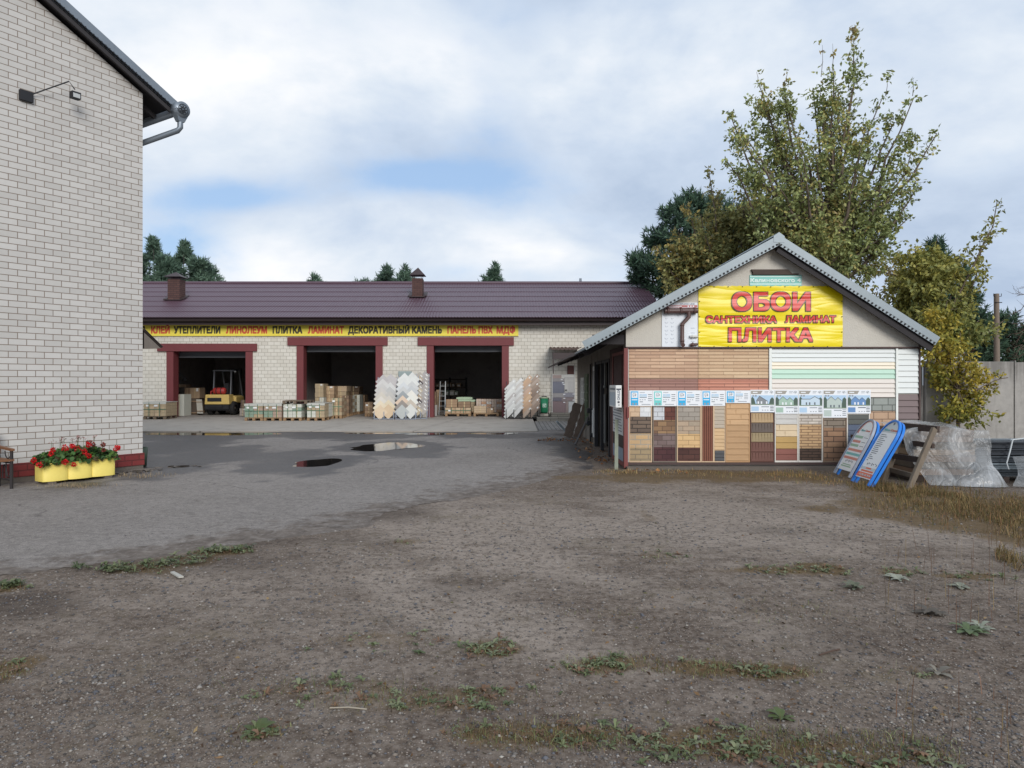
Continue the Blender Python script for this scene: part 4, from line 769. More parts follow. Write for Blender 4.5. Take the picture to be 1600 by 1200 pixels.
gd = T('gutter_display', 'white gutter display panel with brown downpipe left of the yellow banner', 'display panel', (fpx(1062), SD_-.03, fpz(543)))
a = MB(); fbox(a, 1034, 1089.6, 473, 542.2, .016, .0); a.build('panel', plain('display_white', (222, 226, 230), .4, .03), gd)
a = MB(); FR(a, 1034.6, 1089.2, 476.8, 480.6, .0175, 0); a.build('red_band', plain('display_red', (186, 116, 114), .5, .05), gd)
text('GRAND LINE', fpx(1062), fpx(1085), fpz(476), fpz(474), SD_-.0165, DT, gd, .01, .001)
a = MB(); d = .0175
for q in range(3): FR(a, 1074+q*4, 1076.2+q*4, 477.6, 480, d+.001, 1)
FR(a, 1037, 1065, 478, 479.3, d+.001, 1)
for r_ in range(7):
    for c_ in range(2):
        x_ = 1038.5+c_*9; y_ = 497+r_*6.2
        if r_ % 2: a.tube([(fpx(x_), SD_-d, fpz(y_)), (fpx(x_+1), SD_-d, fpz(y_+1.8)), (fpx(x_+4), SD_-d, fpz(y_+1.6)), (fpx(x_+5), SD_-d, fpz(y_))], .004, 4, 0)
        else: a.tube([(fpx(x_+1), SD_-d, fpz(y_-.5)), (fpx(x_+2), SD_-d, fpz(y_+2)), (fpx(x_+4.4), SD_-d, fpz(y_+.5))], .004, 4, 0)
for y_ in (512.5, 520, 533): FR(a, 1079, 1085, y_, y_+.8, d, 0)
a.build('print', [plain('sketch_grey', (168, 174, 184), .6, .05), PW], gd)
BP = plain('brown_pvc', (92, 70, 66), .38, .05)
a = MB(); y_ = SD_-.085; a.tube([(fpx(1037), y_, fpz(486.5)), (fpx(1088), y_, fpz(486))], .052, 12); 
for x_ in (1042, 1062, 1083): a.lathe([(.056, -.02), (.062, -.02), (.062, .02), (.056, .02)], (fpx(x_), y_, fpz(486.3)), 14, 0, 'x')
a.build('gutter_piece', BP, gd)
a = MB(); a.tube([(fpx(1074.5), y_-.01, fpz(487)), (fpx(1074.5), y_-.01, fpz(496)), (fpx(1064), y_-.01, fpz(507)), (fpx(1064), y_-.01, fpz(535)), (fpx(1064), y_-.03, fpz(538.5)), (fpx(1064.4), y_-.07, fpz(540))], .038, 12)
for q in (508.5, 533): a.lathe([(.039, -.015), (.043, -.015), (.043, .015), (.039, .015)], (fpx(1064), y_-.01, fpz(q)), 14)
a.build('downpipe', BP, gd)
a = MB(); a.tube([(fpx(1077), SD_-.05, fpz(526)), (fpx(1089), SD_-.05, fpz(526))], .024, 10); a.lathe([(.02, -.02), (.034, 0), (.02, .03)], (fpx(1081), SD_-.06, fpz(526)), 12, 0, 'x'); a.build('white_fitting', plain('white_pvc', (206, 206, 200), .4, .04), gd)
a = MB(); a.tube([(fpx(1077), SD_-.05, fpz(539)), (fpx(1089), SD_-.05, fpz(538))], .024, 10); a.lathe([(.02, -.03), (.042, 0), (.02, .04)], (fpx(1081), SD_-.06, fpz(538.5)), 12, 0, 'x'); a.build('brown_fitting', BP, gd)

# ---------------------------------------------------------------- along the shed's side
sx_ = T('projecting_sign', 'white projecting box sign with grey vertical letters beside the shed corner', 'sign', (1.98, 13.4, Z(637, 13.3)))
a = MB(); z0, z1 = Z(637, 13.3), Z(602, 13.3); x0, x1 = X(962, 13.3), X(971.5, 13.3); a.box(x0, x1, 13.3, 14.15, z0, z1); a.build('box', plain('sign_box_white', (222, 222, 218), .45, .05), sx_, bevel=.008)
a = MB()
for k in range(6): zz_ = .06+k*.0; a.add([(x0-.002, 13.36+k*.13, z0+.03), (x0-.002, 13.43+k*.13, z0+.03), (x0-.002, 13.43+k*.13, z1-.13), (x0-.002, 13.36+k*.13, z1-.13)], [(0, 3, 2, 1)], 0)
for k in range(5): a.add([(x0-.002, 13.36+k*.15, z1-.09), (x0-.002, 13.47+k*.15, z1-.09), (x0-.002, 13.47+k*.15, z1-.05), (x0-.002, 13.36+k*.15, z1-.05)], [(0, 3, 2, 1)], 1)
a.build('side_print', [plain('pale_blue_print', (156, 180, 196), .6, .1), DT], sx_)
a = MB(); a.rect(x0+.012, x1-.012, z1-.085, z1-.06, 13.298, 0); a.box(x0+.035, x1-.04, 13.297, 13.2985, z0+.085, z0+.12, 0); a.box(x0+.05, x0+.07, 13.297, 13.2985, z0+.04, z0+.06, 0); a.build('face_print', plain('sign_ink', (62, 64, 72), .6, .05), sx_)
MR = Matrix.Translation((x1-.035, 13.297, z0+.14)) @ Matrix.Rotation(R(-90), 4, 'Y'); text('ONLIX', 0, .20, 0, .05, 0, plain('sign_grey_letters', (112, 120, 134), .6, .04), sx_, .02, .001, MR)
def leaning(name, pts, wdt, th, mat, label, cat): 
    a = MB(); a.bar(pts[0], pts[1], wdt, th); a.bar(Vector(pts[0]).lerp(Vector(pts[1]), .985), Vector(pts[0]).lerp(Vector(pts[1]), 1.0), wdt*1.1, th*1.25); o = a.build(name, mat); tag(o, label, cat)
GWD = plain('grey_green_plank', (132, 136, 120), .9, .25, 8, stretch=(2, 2, .25)); 
leaning('leaning_plank', [G(963, 734, 0), (xl-.14, 13.62, Z(656, 13.6))], .065, .028, GWD, 'pale grey green plank leaning on the red door frame at the shed corner', 'plank')
leaning('leaning_pole', [G(898.5, 695, .02), (xl-.02, 19.9, Z(652, 19.9))], .045, .035, plain('grey_pole', (96, 92, 90), .8, .15), 'grey pole propped against the shed wall by the far doorway', 'pole')
SLB = plain('dark_rough_slab', (122, 106, 94), .95, .3, 6, bump=.8, bscale=30)
for i, (dx, D0, lab) in enumerate([(0, 20.9, 'rough dark slab with notched edge leaning at the shed end, outer of two'), (.26, 20.6, 'rough dark slab with notched edge leaning at the shed end, inner of two')]):
    a = MB(); n = 9; L = 1.02; bx = 1.62+dx; pts = []
    for k in range(n): pts += [(0, k*L/n), (.035 if k % 2 else -.0, k*L/n+.02)]
    left = [(-.11-(.028 if k % 2 else 0), L*(n-k)/n) for k in range(n+1)]
    M_ = Matrix.Translation((bx, D0, .02)) @ Matrix.Rotation(R(17), 4, 'Y'); a.M = M_
    out = [(.11+(.028 if k % 2 else 0), L*k/n) for k in range(n+1)]+left; a.prism(out, -.03, .03); o = a.build('notched_slab', SLB); tag(o, lab, 'slab', 'notched slabs leaning by the shed')
a = MB(Matrix.Translation((1.72, 22.2, .03)) @ Matrix.Rotation(R(-42), 4, 'Y')); a.box(-.03, .03, -.25, .25, 0, .5); a.box(-.034, .034, -.26, -.25, 0, .51); tag(a.build('stone_slab', plain('blue_grey_slab', (142, 148, 150), .7, .15)), 'blue grey slab tipped over on the paving beside the notched slabs', 'slab')
# display of tile samples against the warehouse wall
td = T('tile_display', 'white framed wall display of grey and purple tile samples beside the entrance step', 'display board', (X(880, 29.6), 29.9, .37))
Dd = 29.9; fx = lambda p: X(p, Dd); fz_ = lambda p: Z(p, Dd)
a = MB(); a.box(fx(862), fx(900), Dd-.02, Dd+.05, fz_(648.2), fz_(646.8)); a.box(fx(862), fx(863.2), Dd-.02, Dd+.05, fz_(646.8), fz_(585)); a.box(fx(897.6), fx(899), Dd-.02, Dd+.05, fz_(646.8), fz_(573)); a.box(fx(863.2), fx(897.6), Dd+.02, Dd+.05, fz_(646.8), fz_(585)); a.build('frame', plain('display_frame_white', (216, 214, 208), .6, .05), td)
for c, x0, x1, y0, y1 in [((168, 148, 142), 863.5, 877, 586, 591), ((150, 146, 146), 863.5, 882, 591.2, 596), ((112, 114, 126), 863.5, 881.5, 596.2, 614), ((186, 184, 180), 882, 897, 589, 612), ((176, 174, 172), 888, 897, 596, 613.5), ((138, 136, 144), 878, 897, 613.8, 620.5), ((150, 146, 146), 863.5, 881, 614.3, 621), ((112, 108, 118), 863.5, 881, 621.3, 626.5), ((136, 124, 124), 877.5, 897, 620.8, 626.8), ((132, 114, 116), 863.7, 884, 627, 646.5), ((148, 134, 130), 884.3, 888, 627, 646.5), ((184, 186, 186), 888.3, 897.3, 627.5, 646.5)]:
    a = MB(); a.box(fx(x0), fx(x1), Dd-.03+.002*random.random(), Dd+.019, fz_(y1), fz_(y0)); a.build('tile', plain('tile_%d_%d_%d' % c, c, .35, .12, 3), td)
a = MB()
for x_, y_ in ((876, 592.5), (878, 597.5), (879.5, 600), (880, 615.5), (894.5, 615), (880, 621.8), (894.5, 624.5), (880, 628)): a.box(fx(x_), fx(x_+3.2), Dd-.036, Dd-.029, fz_(y_+1.2), fz_(y_))
for x_, y_ in ((882.5, 608.8), (884.6, 645)): a.box(fx(x_), fx(x_+3.6), Dd-.036, Dd-.029, fz_(y_+1.6), fz_(y_), 1)
a.build('price_tag', [PW, BLACK], td)
a = MB(); a.box(fx(887), fx(896.5), 29.93, 29.99, fz_(588.5), fz_(571.5)); a.box(fx(886.6), fx(896.9), 29.95, 29.985, fz_(589), fz_(571)); tag(a.build('brown_plaque', plain('chocolate_board', (92, 58, 52), .6, .08)), 'small chocolate brown board on the cream wall above the tile display', 'board')
# objects hanging by the shed door
a = MB(); D_ = 18.7; bx = X(921, D_)
a.box(bx-.07, bx+.14, D_-.12, D_+.1, Z(645, D_), Z(638, D_)); a.bar((bx+.06, D_, Z(645, D_)), (bx+.03, D_, Z(664, D_)), .16, .1); a.bar((bx+.10, D_, Z(652, D_)), (bx+.08, D_, Z(683, D_)), .12, .1); a.bar((bx-.02, D_-.05, Z(658, D_)), (bx-.06, D_-.05, Z(664, D_)), .12, .09); a.bar((bx+.02, D_, Z(680, D_)), (bx+.02, D_, Z(690, D_)), .03, .03); a.bar((bx+.16, D_, Z(645, D_)), (bx+.06, D_, Z(645, D_)), .06, .2)
tag(a.build('machine_stand', BLACK, bevel=.01), 'dark upright machine on a stand in front of the shed doorway', 'machine')
a = MB(); bx = X(945.5, 16.3)
pts = [(bx, 16.3, Z(y, 16.3)) for y in (562, 604)]; a.tube(pts, .022, 8); pts = [(bx, 16.3, Z(y, 16.3)) for y in np.linspace(616, 692, 30)]; a.tube(pts, [.03+.006*(i % 2) for i in range(30)], 8); a.lathe([(.001, -.05), (.04, -.03), (.045, .02), (.001, .05)], (bx, 16.3, Z(604, 16.3)), 10)
tag(a.build('hanging_chain', plain('dull_chain', (112, 112, 108), .6, .15, metal=.3)), 'dull grey chain hanging in the dark shed doorway', 'chain')
for i, (px_, c, lab) in enumerate([(953.4, (122, 74, 48), 'orange brown slat standing in the dark doorway'), (956, (88, 58, 44), 'dark brown slat standing next to the orange brown one in the doorway')]):
    a = MB(); D_ = 15.55; a.bar((X(px_, D_), D_, .01), (X(px_-.5, D_)+.03, D_+.25, Z(655, D_)), .05, .02); a.bar((X(px_-.5, D_)+.028, D_+.245, Z(655.6, D_)), (X(px_-.5, D_)+.03, D_+.25, Z(654.6, D_)), .045, .016); tag(a.build('standing_slat', WDM('slat_%d' % i, c)), lab, 'slat')
for i, (D0, D1, z0, z1, c, lab) in enumerate([(20.9, 21.9, .55, 1.75, (196, 194, 186), 'white sample strip board hung on the far end of the shed wall'), (19.9, 20.7, .4, 1.85, (84, 98, 72), 'mossy green sample board hung next to the white strip board')]):
    g = T('wall_sample', lab, 'sample board', (xl-.03, D0, z0)); a = MB(); a.box(xl-.035, xl-.004, D0, D1, z0, z1); a.build('board', plain('wall_sample_%d' % i, c, .7, .1), g)
    a = MB(); 
    for k in range(6): a.box(xl-.05, xl-.036, D0+.05, D1-.05, z0+.05+k*(z1-z0-.1)/6, z0+.05+(k+.8)*(z1-z0-.1)/6)
    a.build('strips', plain('wall_sample_strip_%d' % i, tuple(int(q*.9) for q in c), .7, .15), g)
# ---------------------------------------------------------------- planter, geranium, bench
wd_v, wn_v = d2, n2v
YP = plain('yellow_painted_metal', (236, 214, 112), .55, .06, 2.5, dirt=.08)
A0 = G(62, 758, 0); A0 = Vector((A0.x, A0.y, 0)); along = -d2      # left end of the planter, running towards the corner
pn = T('planter', 'yellow three lobed metal planter in front of the white brick wall', 'planter', A0+along*.6)
PL, PH, PZ = 1.10, .285, .055
def lobes(off=0.0):
    pts = []; 
    for side in (1, -1):
        ks = range(3) if side == 1 else range(2, -1, -1)
        for k in ks:
            c = PL*(k+.5)/3; r = PL/6
            ths = np.linspace(math.pi, 0, 14) if side == 1 else np.linspace(0, -math.pi, 14)
            for th in ths: pts.append((c+(r*1.05-off)*math.cos(th), .115*math.copysign(1, side)+(r*.36-off)*math.sin(th)))
    # keep the outline simple where lobes meet
    out = []
    for k, (a, b) in enumerate(pts):
        kk = min(2, max(0, int((a)/(PL/3)))) if 0 <= a < PL else (0 if a < 0 else 2); c = PL*(kk+.5)/3
        if abs(a-c) > PL/6+.001 and not (a < 0 or a > PL): continue
        out.append((a, b))
    return out
def PM(a, b, z): return A0+along*a+wn_v*(b-.02)+Vector((0, 0, z))
o_, i_ = lobes(), lobes(.012); n = len(o_); mb = MB()
if len(i_) != n: i_ = [(PL/2+(a-PL/2)*.985, b*.95) for a, b in o_]
vs = [PM(a, b, PZ) for a, b in o_]+[PM(a, b, PZ+PH) for a, b in o_]+[PM(a, b, PZ+PH) for a, b in i_]+[PM(a, b, PZ+PH-.08) for a, b in i_]
mb.add(vs, [(k+j*n, (k+1) % n+j*n, (k+1) % n+(j+1)*n, k+(j+1)*n) for j in range(3) for k in range(n)], 0, True); mb.add(vs[:n], [tuple(range(n-1, -1, -1))])
mb.build('tub', YP, pn)
for q in (.12, PL-.12): MB().bar(PM(q, -.16, .028), PM(q, .16, .028), .12, .054).build('foot_block', CONCD, pn)
mb = MB(); mb.add(vs[3*n:], [tuple(range(n))]); mb.build('soil', plain('potting_soil', (58, 46, 38), .95, .3, 9), pn)
def foliage_colors(n, cols, jit=.16):
    c = np.array([srgb(*q) for q in cols]); k = rng.integers(0, len(c), n); return np.clip(c[k]*(1+rng.normal(0, jit, (n, 1))), .003, 1)
LEAF = tinted('leaf', .5, .25); PET = tinted('petal', .5, .2)
ger = T('geranium', 'red flowering geraniums spilling over the yellow planter', 'flowers', PM(PL/2, 0, PZ+PH-.08))
n = 1500; aa = rng.uniform(-.06, PL+.06, n); bb = np.clip(rng.normal(0, .12, n), -.22, .24); hgt = .27*np.sqrt(np.clip(1-((aa-PL/2)/(PL*.62))**2, 0, 1))*np.sqrt(np.clip(1-(bb/.27)**2, 0, 1)); zz_ = PZ+PH-.06+hgt*rng.uniform(.25, 1.0, n)+.01
C = np.array([PM(a, b, z) for a, b, z in zip(aa, bb, zz_)])
# round scalloped leaves
nv_ = 7; ang = np.linspace(0, 2*math.pi, nv_+1)[:-1]; nrm = unit(np.column_stack([rng.normal(0, .6, n), rng.normal(-.3, .6, n), rng.uniform(.3, 1, n)])); t1 = unit(np.cross(nrm, rng.normal(size=(n, 3)))); t2 = np.cross(nrm, t1); r = rng.uniform(.022, .042, n)[:, None, None]
Vv = C[:, None]+r*(t1[:, None]*np.cos(ang)[None, :, None]+t2[:, None]*np.sin(ang)[None, :, None])*(1-.12*(np.arange(nv_) % 2))[None, :, None]
arrays_mesh('foliage', Vv.reshape(-1, 3), np.arange(n*nv_).reshape(n, nv_), np.repeat(foliage_colors(n, [(62, 92, 48), (74, 108, 54), (52, 80, 44), (92, 122, 60), (88, 74, 52)]), nv_, 0), LEAF, ger)
fl_spots = [(.10, .16, .20), (.30, .18, .30), (.42, .15, .33), (.66, .17, .33), (.76, .12, .33), (.58, .20, .19), (.63, .22, .10), (.52, .1, .25), (.90, .15, .31), (1.08, .22, .22), (-.16, .2, .10), (-.10, .25, .0), (.24, .29, .02), (.37, .30, -.05), (.16, .1, .27), (.88, .2, .2), (1.2, .05, .2), (.7, .1, .38)]
for k, (a, b, h) in enumerate(fl_spots):
    n = 64; c = np.array(PM(a, b, PZ+PH+h*.75)); rad = rng.uniform(.028, .046)*(.75 if k > 13 else 1); dirs = unit(rng.normal(size=(n, 3))); C = c+dirs*rad*rng.uniform(.5, 1, (n, 1)); 
    V, Fq, tn = leaves(C, unit(dirs+rng.normal(0, .5, (n, 3))), rng.uniform(.018, .03, n), np.full(n, .012), foliage_colors(n, [(206, 26, 34), (186, 20, 30), (222, 44, 48)] if k not in (4, 8, 15, 17) else [(150, 62, 54), (112, 66, 54)], .1))
    arrays_mesh('flower_head', V, Fq, tn, PET, ger)
st = MB()
for k, (a, b, h) in enumerate(fl_spots): st.tube([PM(min(max(a, 0), PL), b*.4, PZ+PH-.05), PM(a, b*.9, PZ+PH+h*.75)], .004, 4)
st.build('stems', plain('green_stem', (86, 100, 58), .7, .1), ger)
for k in range(12):
    n = 14; a = rng.uniform(.1, PL-.05); h = rng.uniform(.30, .38); C = np.array([PM(a+rng.normal(0, .018), .05+rng.normal(0, .018), PZ+PH+h+rng.normal(0, .014)) for q in range(n)])
    V, Fq, tn = leaves(C, unit(rng.normal(size=(n, 3))), rng.uniform(.015, .03, n), np.full(n, .006), foliage_colors(n, [(132, 74, 60), (104, 72, 52), (196, 150, 150)]))
    o = arrays_mesh('flower_head', V, Fq, tn, PET, ger); o['label'] = 'faded dry flower head'
    st_ = MB(); st_.tube([PM(a, 0, PZ+PH+.02), PM(a, .05, PZ+PH+h)], .0028, 4); st_.build('stem', plain('green_stem', (86, 100, 58), .7, .1), ger)
# bench
WOODB = plain('varnished_bench_wood', (122, 84, 58), .5, .18, 4, stretch=(1, 1, .3)); IRON = plain('wrought_iron', (52, 48, 48), .6, .1)
BL = G(18, 765, 0); bl = Vector((BL.x, BL.y, 0)); ben = T('bench', 'wooden bench with wrought iron sides cut by the left edge of the yard', 'bench', bl+d2*.6)
def BM(a, b, z): return bl+d2*a+wn_v*b+Vector((0, 0, z))      # a along the wall away from the corner, b towards the yard
for a in (0, 1.3):
    g = MB(); g.bar(BM(a, 0, 0), BM(a, 0, .58), .035, .03); g.bar(BM(a, -.42, 0), BM(a, -.42, .44), .035, .03); g.bar(BM(a, -.42, .44), BM(a, -.52, .86), .035, .03); g.bar(BM(a, 0, .14), BM(a, -.42, .14), .025, .02); g.bar(BM(a, 0, .40), BM(a, -.42, .40), .025, .02)
    g.tube([BM(a, -.02+(-.08)-.08*math.cos(t_)*1, .40-.22*abs(math.sin(t_))) for t_ in np.linspace(0, math.pi, 10)], .009, 5); g.tube([BM(a, -.12-.1*math.cos(t_), .57-.11*math.sin(t_)) for t_ in np.linspace(0, math.pi, 10)], .009, 5); g.tube([BM(a, -.24-.06*math.cos(t_), .16+.2*math.sin(t_)) for t_ in np.linspace(0, math.pi, 10)], .009, 5)
    g.build('side_frame', IRON, ben); MB().bar(BM(a, .04, .595), BM(a, -.48, .625), .055, .032).build('armrest', WOODB, ben)
for k in range(5): MB().bar(BM(-.03, -.02-.095*k, .44), BM(1.33, -.02-.095*k, .44), .08, .028).build('seat_slat', WOODB, ben)
for k in range(3): MB().bar(BM(-.03, -.45-.03*k, .56+.12*k), BM(1.33, -.45-.03*k, .56+.12*k), .025, .085).build('back_slat', WOODB, ben)

# ---------------------------------------------------------------- signs leaning right of the shed, wooden frame, wrapped stack, profiles
BLU = plain('blue_frame', (28, 118, 208), .4, .08); SW = plain('board_white', (230, 234, 236), .45, .03); SGR = plain('board_grey_head', (196, 204, 206), .5, .04); ORG = plain('board_orange', (216, 112, 86), .5, .05); TEA = plain('board_teal', (118, 184, 184), .5, .05); SAL = plain('board_salmon', (206, 136, 124), .5, .05); INK = plain('board_ink', (88, 96, 108), .6, .05); GRN2 = plain('board_green', (150, 184, 160), .5, .05); SIL = plain('silver_frame', (150, 158, 172), .4, .08)
def arch(wd2, h, inset=0.0, z0=0.0):
    r = wd2-inset; pts = [(-r, z0), (r, z0)]+[(r*math.cos(t_), h-wd2*1.05+(r*1.05)*math.sin(t_)) for t_ in np.linspace(0, math.pi, 17)]; return pts
def aboard(bl_, br_, top, label, kind):
    """folded pavement sign: two arched frames leaning together; local x runs along its foot, z up its face, -y out of the face"""
    bl_, br_, top = Vector(bl_), Vector(br_), Vector(top); mid = (bl_+br_)/2; ux = (br_-bl_).normalized(); uz = (top-mid); uz = (uz-ux*uz.dot(ux)); h = uz.length; uz.normalize(); uy = uz.cross(ux)
    M_ = Matrix(((ux.x, uy.x, uz.x, mid.x), (ux.y, uy.y, uz.y, mid.y), (ux.z, uy.z, uz.z, mid.z), (0, 0, 0, 1))); w2 = (br_-bl_).length/2
    g = T('pavement_sign', label, 'sign', mid)
    def ring(y0, y1, mt, nm):
        a = MB(M_); o_ = arch(w2, h); i_ = arch(w2, h, .03, .0); o_ = o_[1:]+o_[:1]; i_ = i_[1:]+i_[:1]; n = len(o_); vs = []
        for y_ in (y0, y1): vs += [(p, y_, q) for p, q in o_]+[(p, y_, q) for p, q in i_]
        for k in range(n-1): 
            for q in ((k, k+1, n+k+1, n+k), (2*n+k, 3*n+k, 3*n+k+1, 2*n+k+1), (k, 2*n+k, 2*n+k+1, k+1), (n+k, n+k+1, 3*n+k+1, 3*n+k)): a.add([vs[j] for j in q], [(0, 1, 2, 3)])
        a.build(nm, mt, g)
    ring(-.03, .012, BLU if kind else SIL, 'front_frame'); ring(.03, .07, BLU, 'rear_frame')
    a = MB(M_); a.add([(p, -.012, q) for p, q in arch(w2, h, .03, .10)], [tuple(range(19))]); a.add([(p, .0, q) for p, q in arch(w2, h, .03, .10)], [tuple(range(18, -1, -1))]); fp = a.build('face', SW, g)
    pr_ = MB(M_); lw = w2-.05; e = -.0135
    def RR(x0, x1, z0, z1, m): pr_.rect(x0, x1, z0, z1, e-.0005*m*.2, m)
    if kind:
        hd = [p for p in arch(w2, h, .034, .10) if p[1] > h*.82]; pr_.poly([(-w2+.034, h*.80), (w2-.034, h*.80)]+[p for p in arch(w2, h, .034, .10)[2:] if p[1] > h*.80], e, 0)
        pr_.poly([(0, h*.915), (.03, h*.94), (0, h*.965), (-.03, h*.94)], e-.001, 3)
        for k in range(15): z_ = h*(.765-.029*k); ln = [.34, .45, .28, .44, .36, .42, .40, .30, .36, .40, .38, .12, .26, .34, .10][k]*w2*2*.82; RR(-lw*.85, -lw*.85+ln, z_-.008, z_+.002, 3)
        for k in range(7): RR(-lw*.5+k*.05, -lw*.5+k*.05+.02, h*.30-.015+.012*(k % 3), h*.30+.02+.008*(k % 2), 3)
        RR(-lw, lw, h*.215, h*.255, 0); RR(-lw*.35, lw*.35, h*.228, h*.25, 1); RR(-lw*.8, lw*.8, h*.182, h*.208, 1); RR(-w2+.034, w2-.034, h*.10, h*.17, 1)
        pr_.build('print', [SGR, ORG, TEA, INK], g)
        text('Blue', -lw*.75, -.01, h*.825, h*.86, e-.002, TEA, g, .03, .001, M_); text('Coral', .01, lw*.85, h*.825, h*.86, e-.002, ORG, g, .03, .001, M_)
        text('+3 (29) 635 70 00', -lw*.75, lw*.8, h*.12, h*.148, e-.003, SW, g, .03, .001, M_)
    else:
        pr_.poly([(-w2+.034, h*.74), (w2-.034, h*.74)]+[p for p in arch(w2, h, .034, .10)[2:] if p[1] > h*.74], e, 1); pr_.poly([(-w2*.68, h*.70), (w2*.68, h*.70)]+[(w2*.68*math.cos(t_), h*.72+h*.235*math.sin(t_)) for t_ in np.linspace(0, math.pi, 13)], e-.001, 0)
        for k in range(4): RR(-.05+k*.026, -.032+k*.026, h*.9, h*.93, 3)
        for z_, c in ((.68, 5), (.60, 1), (.53, 5), (.45, 4), (.38, 2), (.31, 4)):
            RR(-lw, lw*(.1 if c in (5, 1) else 1), h*z_-.025, h*z_+.02, c); RR(-lw*.85, -lw*.1, h*z_-.012, h*z_+.008, 0); 
            if c in (5, 1): RR(lw*.25, lw*.8, h*z_-.008, h*z_+.0, 3)
        for k in range(7): RR(-lw*.5+k*.045, -lw*.5+k*.045+.02, h*.245-.015+.012*(k % 3), h*.245+.02+.008*(k % 2), 3)
        RR(-lw*.7, lw*.5, h*.185, h*.2, 5); RR(-lw*.8, lw*.6, h*.15, h*.17, 5)
        pr_.build('print', [SW, SAL, TEA, INK, SAL, GRN2], g); text('Blue', -lw*.6, -.01, h*.78, h*.815, e-.002, TEA, g, .03, .001, M_); text('Coral', .01, lw*.6, h*.78, h*.815, e-.002, ORG, g, .03, .001, M_)
aboard(G(1304, 739, .02), G(1328, 747, .02), P(1357, 655, 12.35), 'arched sign with salmon rim leaning nearest the sample wall', 0)
aboard(G(1331.5, 752, .02), G(1358, 760.5, .02), P(1391, 656, 11.4), 'arched blue framed sign with a long printed list leaning beside the salmon rimmed one', 1)
OLD = plain('old_grey_wood', (112, 100, 86), .9, .3, 7, stretch=(2, 2, .3), bump=.4); OLDD = plain('old_dark_wood', (72, 60, 54), .9, .3, 7, stretch=(.4, 2, 2), bump=.4)
wf = T('wooden_frame', 'weathered wooden ladder frame leaning on the film wrapped stack', 'frame', G(1400, 762, 0))
for a_, b_, w_ in ((G(1379, 756, .0), P(1412, 668, 11.75), .085), (G(1419, 767, .0), P(1460, 670, 11.05), .08)): MB().bar(a_, b_, w_, .05, up=(0, 1, .2)).build('upright', OLD, wf)
rungs = [((1401, 665, 11.85), (1461, 671, 11.05), .10, OLDD), ((1402, 689, 11.75), (1453, 697, 11.0), .075, OLDD), ((1384, 711, 11.6), (1434, 719, 10.9), .085, OLDD), ((1384, 733, 11.5), (1424, 744, 10.8), .07, OLD)]
for a_, b_, w_, mt in rungs: MB().bar(P(*a_)+Vector((.05, 0, 0)), P(*b_)+Vector((.05, 0, 0)), .05, w_).build('rung', mt, wf)
# board pack with sheet of clear film
PLY = plain('plywood_edge', (138, 112, 90), .8, .2, 5, stretch=(1, 1, 6)); 
bp_ = T('board_pack', 'stack of brown boards under clear plastic film right of the wooden frame', 'board stack', (7.0, 11.9, 0))
for k in range(7):
    zb = .12+k*.105; MB().box(6.45+random.uniform(-.03, .03), 7.4+random.uniform(-.06, .03), 11.45+random.uniform(0, .04), 12.7, zb, zb+.095).build('board', [PLY, OLD, PLY][k % 3] if k != 3 else plain('light_board', (160, 136, 110), .8, .15), bp_)
MB().box(6.5, 7.38, 11.5, 12.6, 0, .118).build('bearer', OLDD, bp_)
m, t = newmat('clear_film'); tc = t.n('ShaderNodeTexCoord').outputs['Object']; nf = t.noise(tc, 2.6, 6, .62, 1.2); n4 = t.noise(tc, 19, 3, .6, .5)
nl_ = t.noise(tc, 1.5, 2, .5, .6); cr = t.math('ABSOLUTE', t.math('SUBTRACT', t.noise(t.scalev(tc, (1, 1, .6)), 2.4, 2, .5, .9), .5)); cr2 = t.math('ABSOLUTE', t.math('SUBTRACT', t.noise(t.scalev(tc, (1.5, 1, 1)), 4.2, 2, .5, .6), .5))
crease = t.math('MAXIMUM', t.sstep(cr, .035, .0), t.math('MULTIPLY', t.sstep(cr2, .03, .0), .7))
nf = nf; al = t.math('ADD', t.math('ADD', .36, t.math('MULTIPLY', crease, .22)), t.math('MULTIPLY', t.sstep(t.math('ADD', t.math('MULTIPLY', nl_, .8), t.math('MULTIPLY', nf, .2)), .36, .64), .32))
hf = t.math('ADD', t.math('ADD', t.math('MULTIPLY', t.math('POWER', cr, .6), 1.3), t.math('MULTIPLY', t.math('POWER', cr2, .6), .7)), t.math('MULTIPLY', t.math('ABSOLUTE', t.math('SUBTRACT', n4, .5)), .08))
finish(t, t.ramp(nl_, [(.3, srgb(140, 140, 138)), (.7, srgb(184, 185, 185))]), .27, 0, hf, .5, .12, .5, al); FILM = m
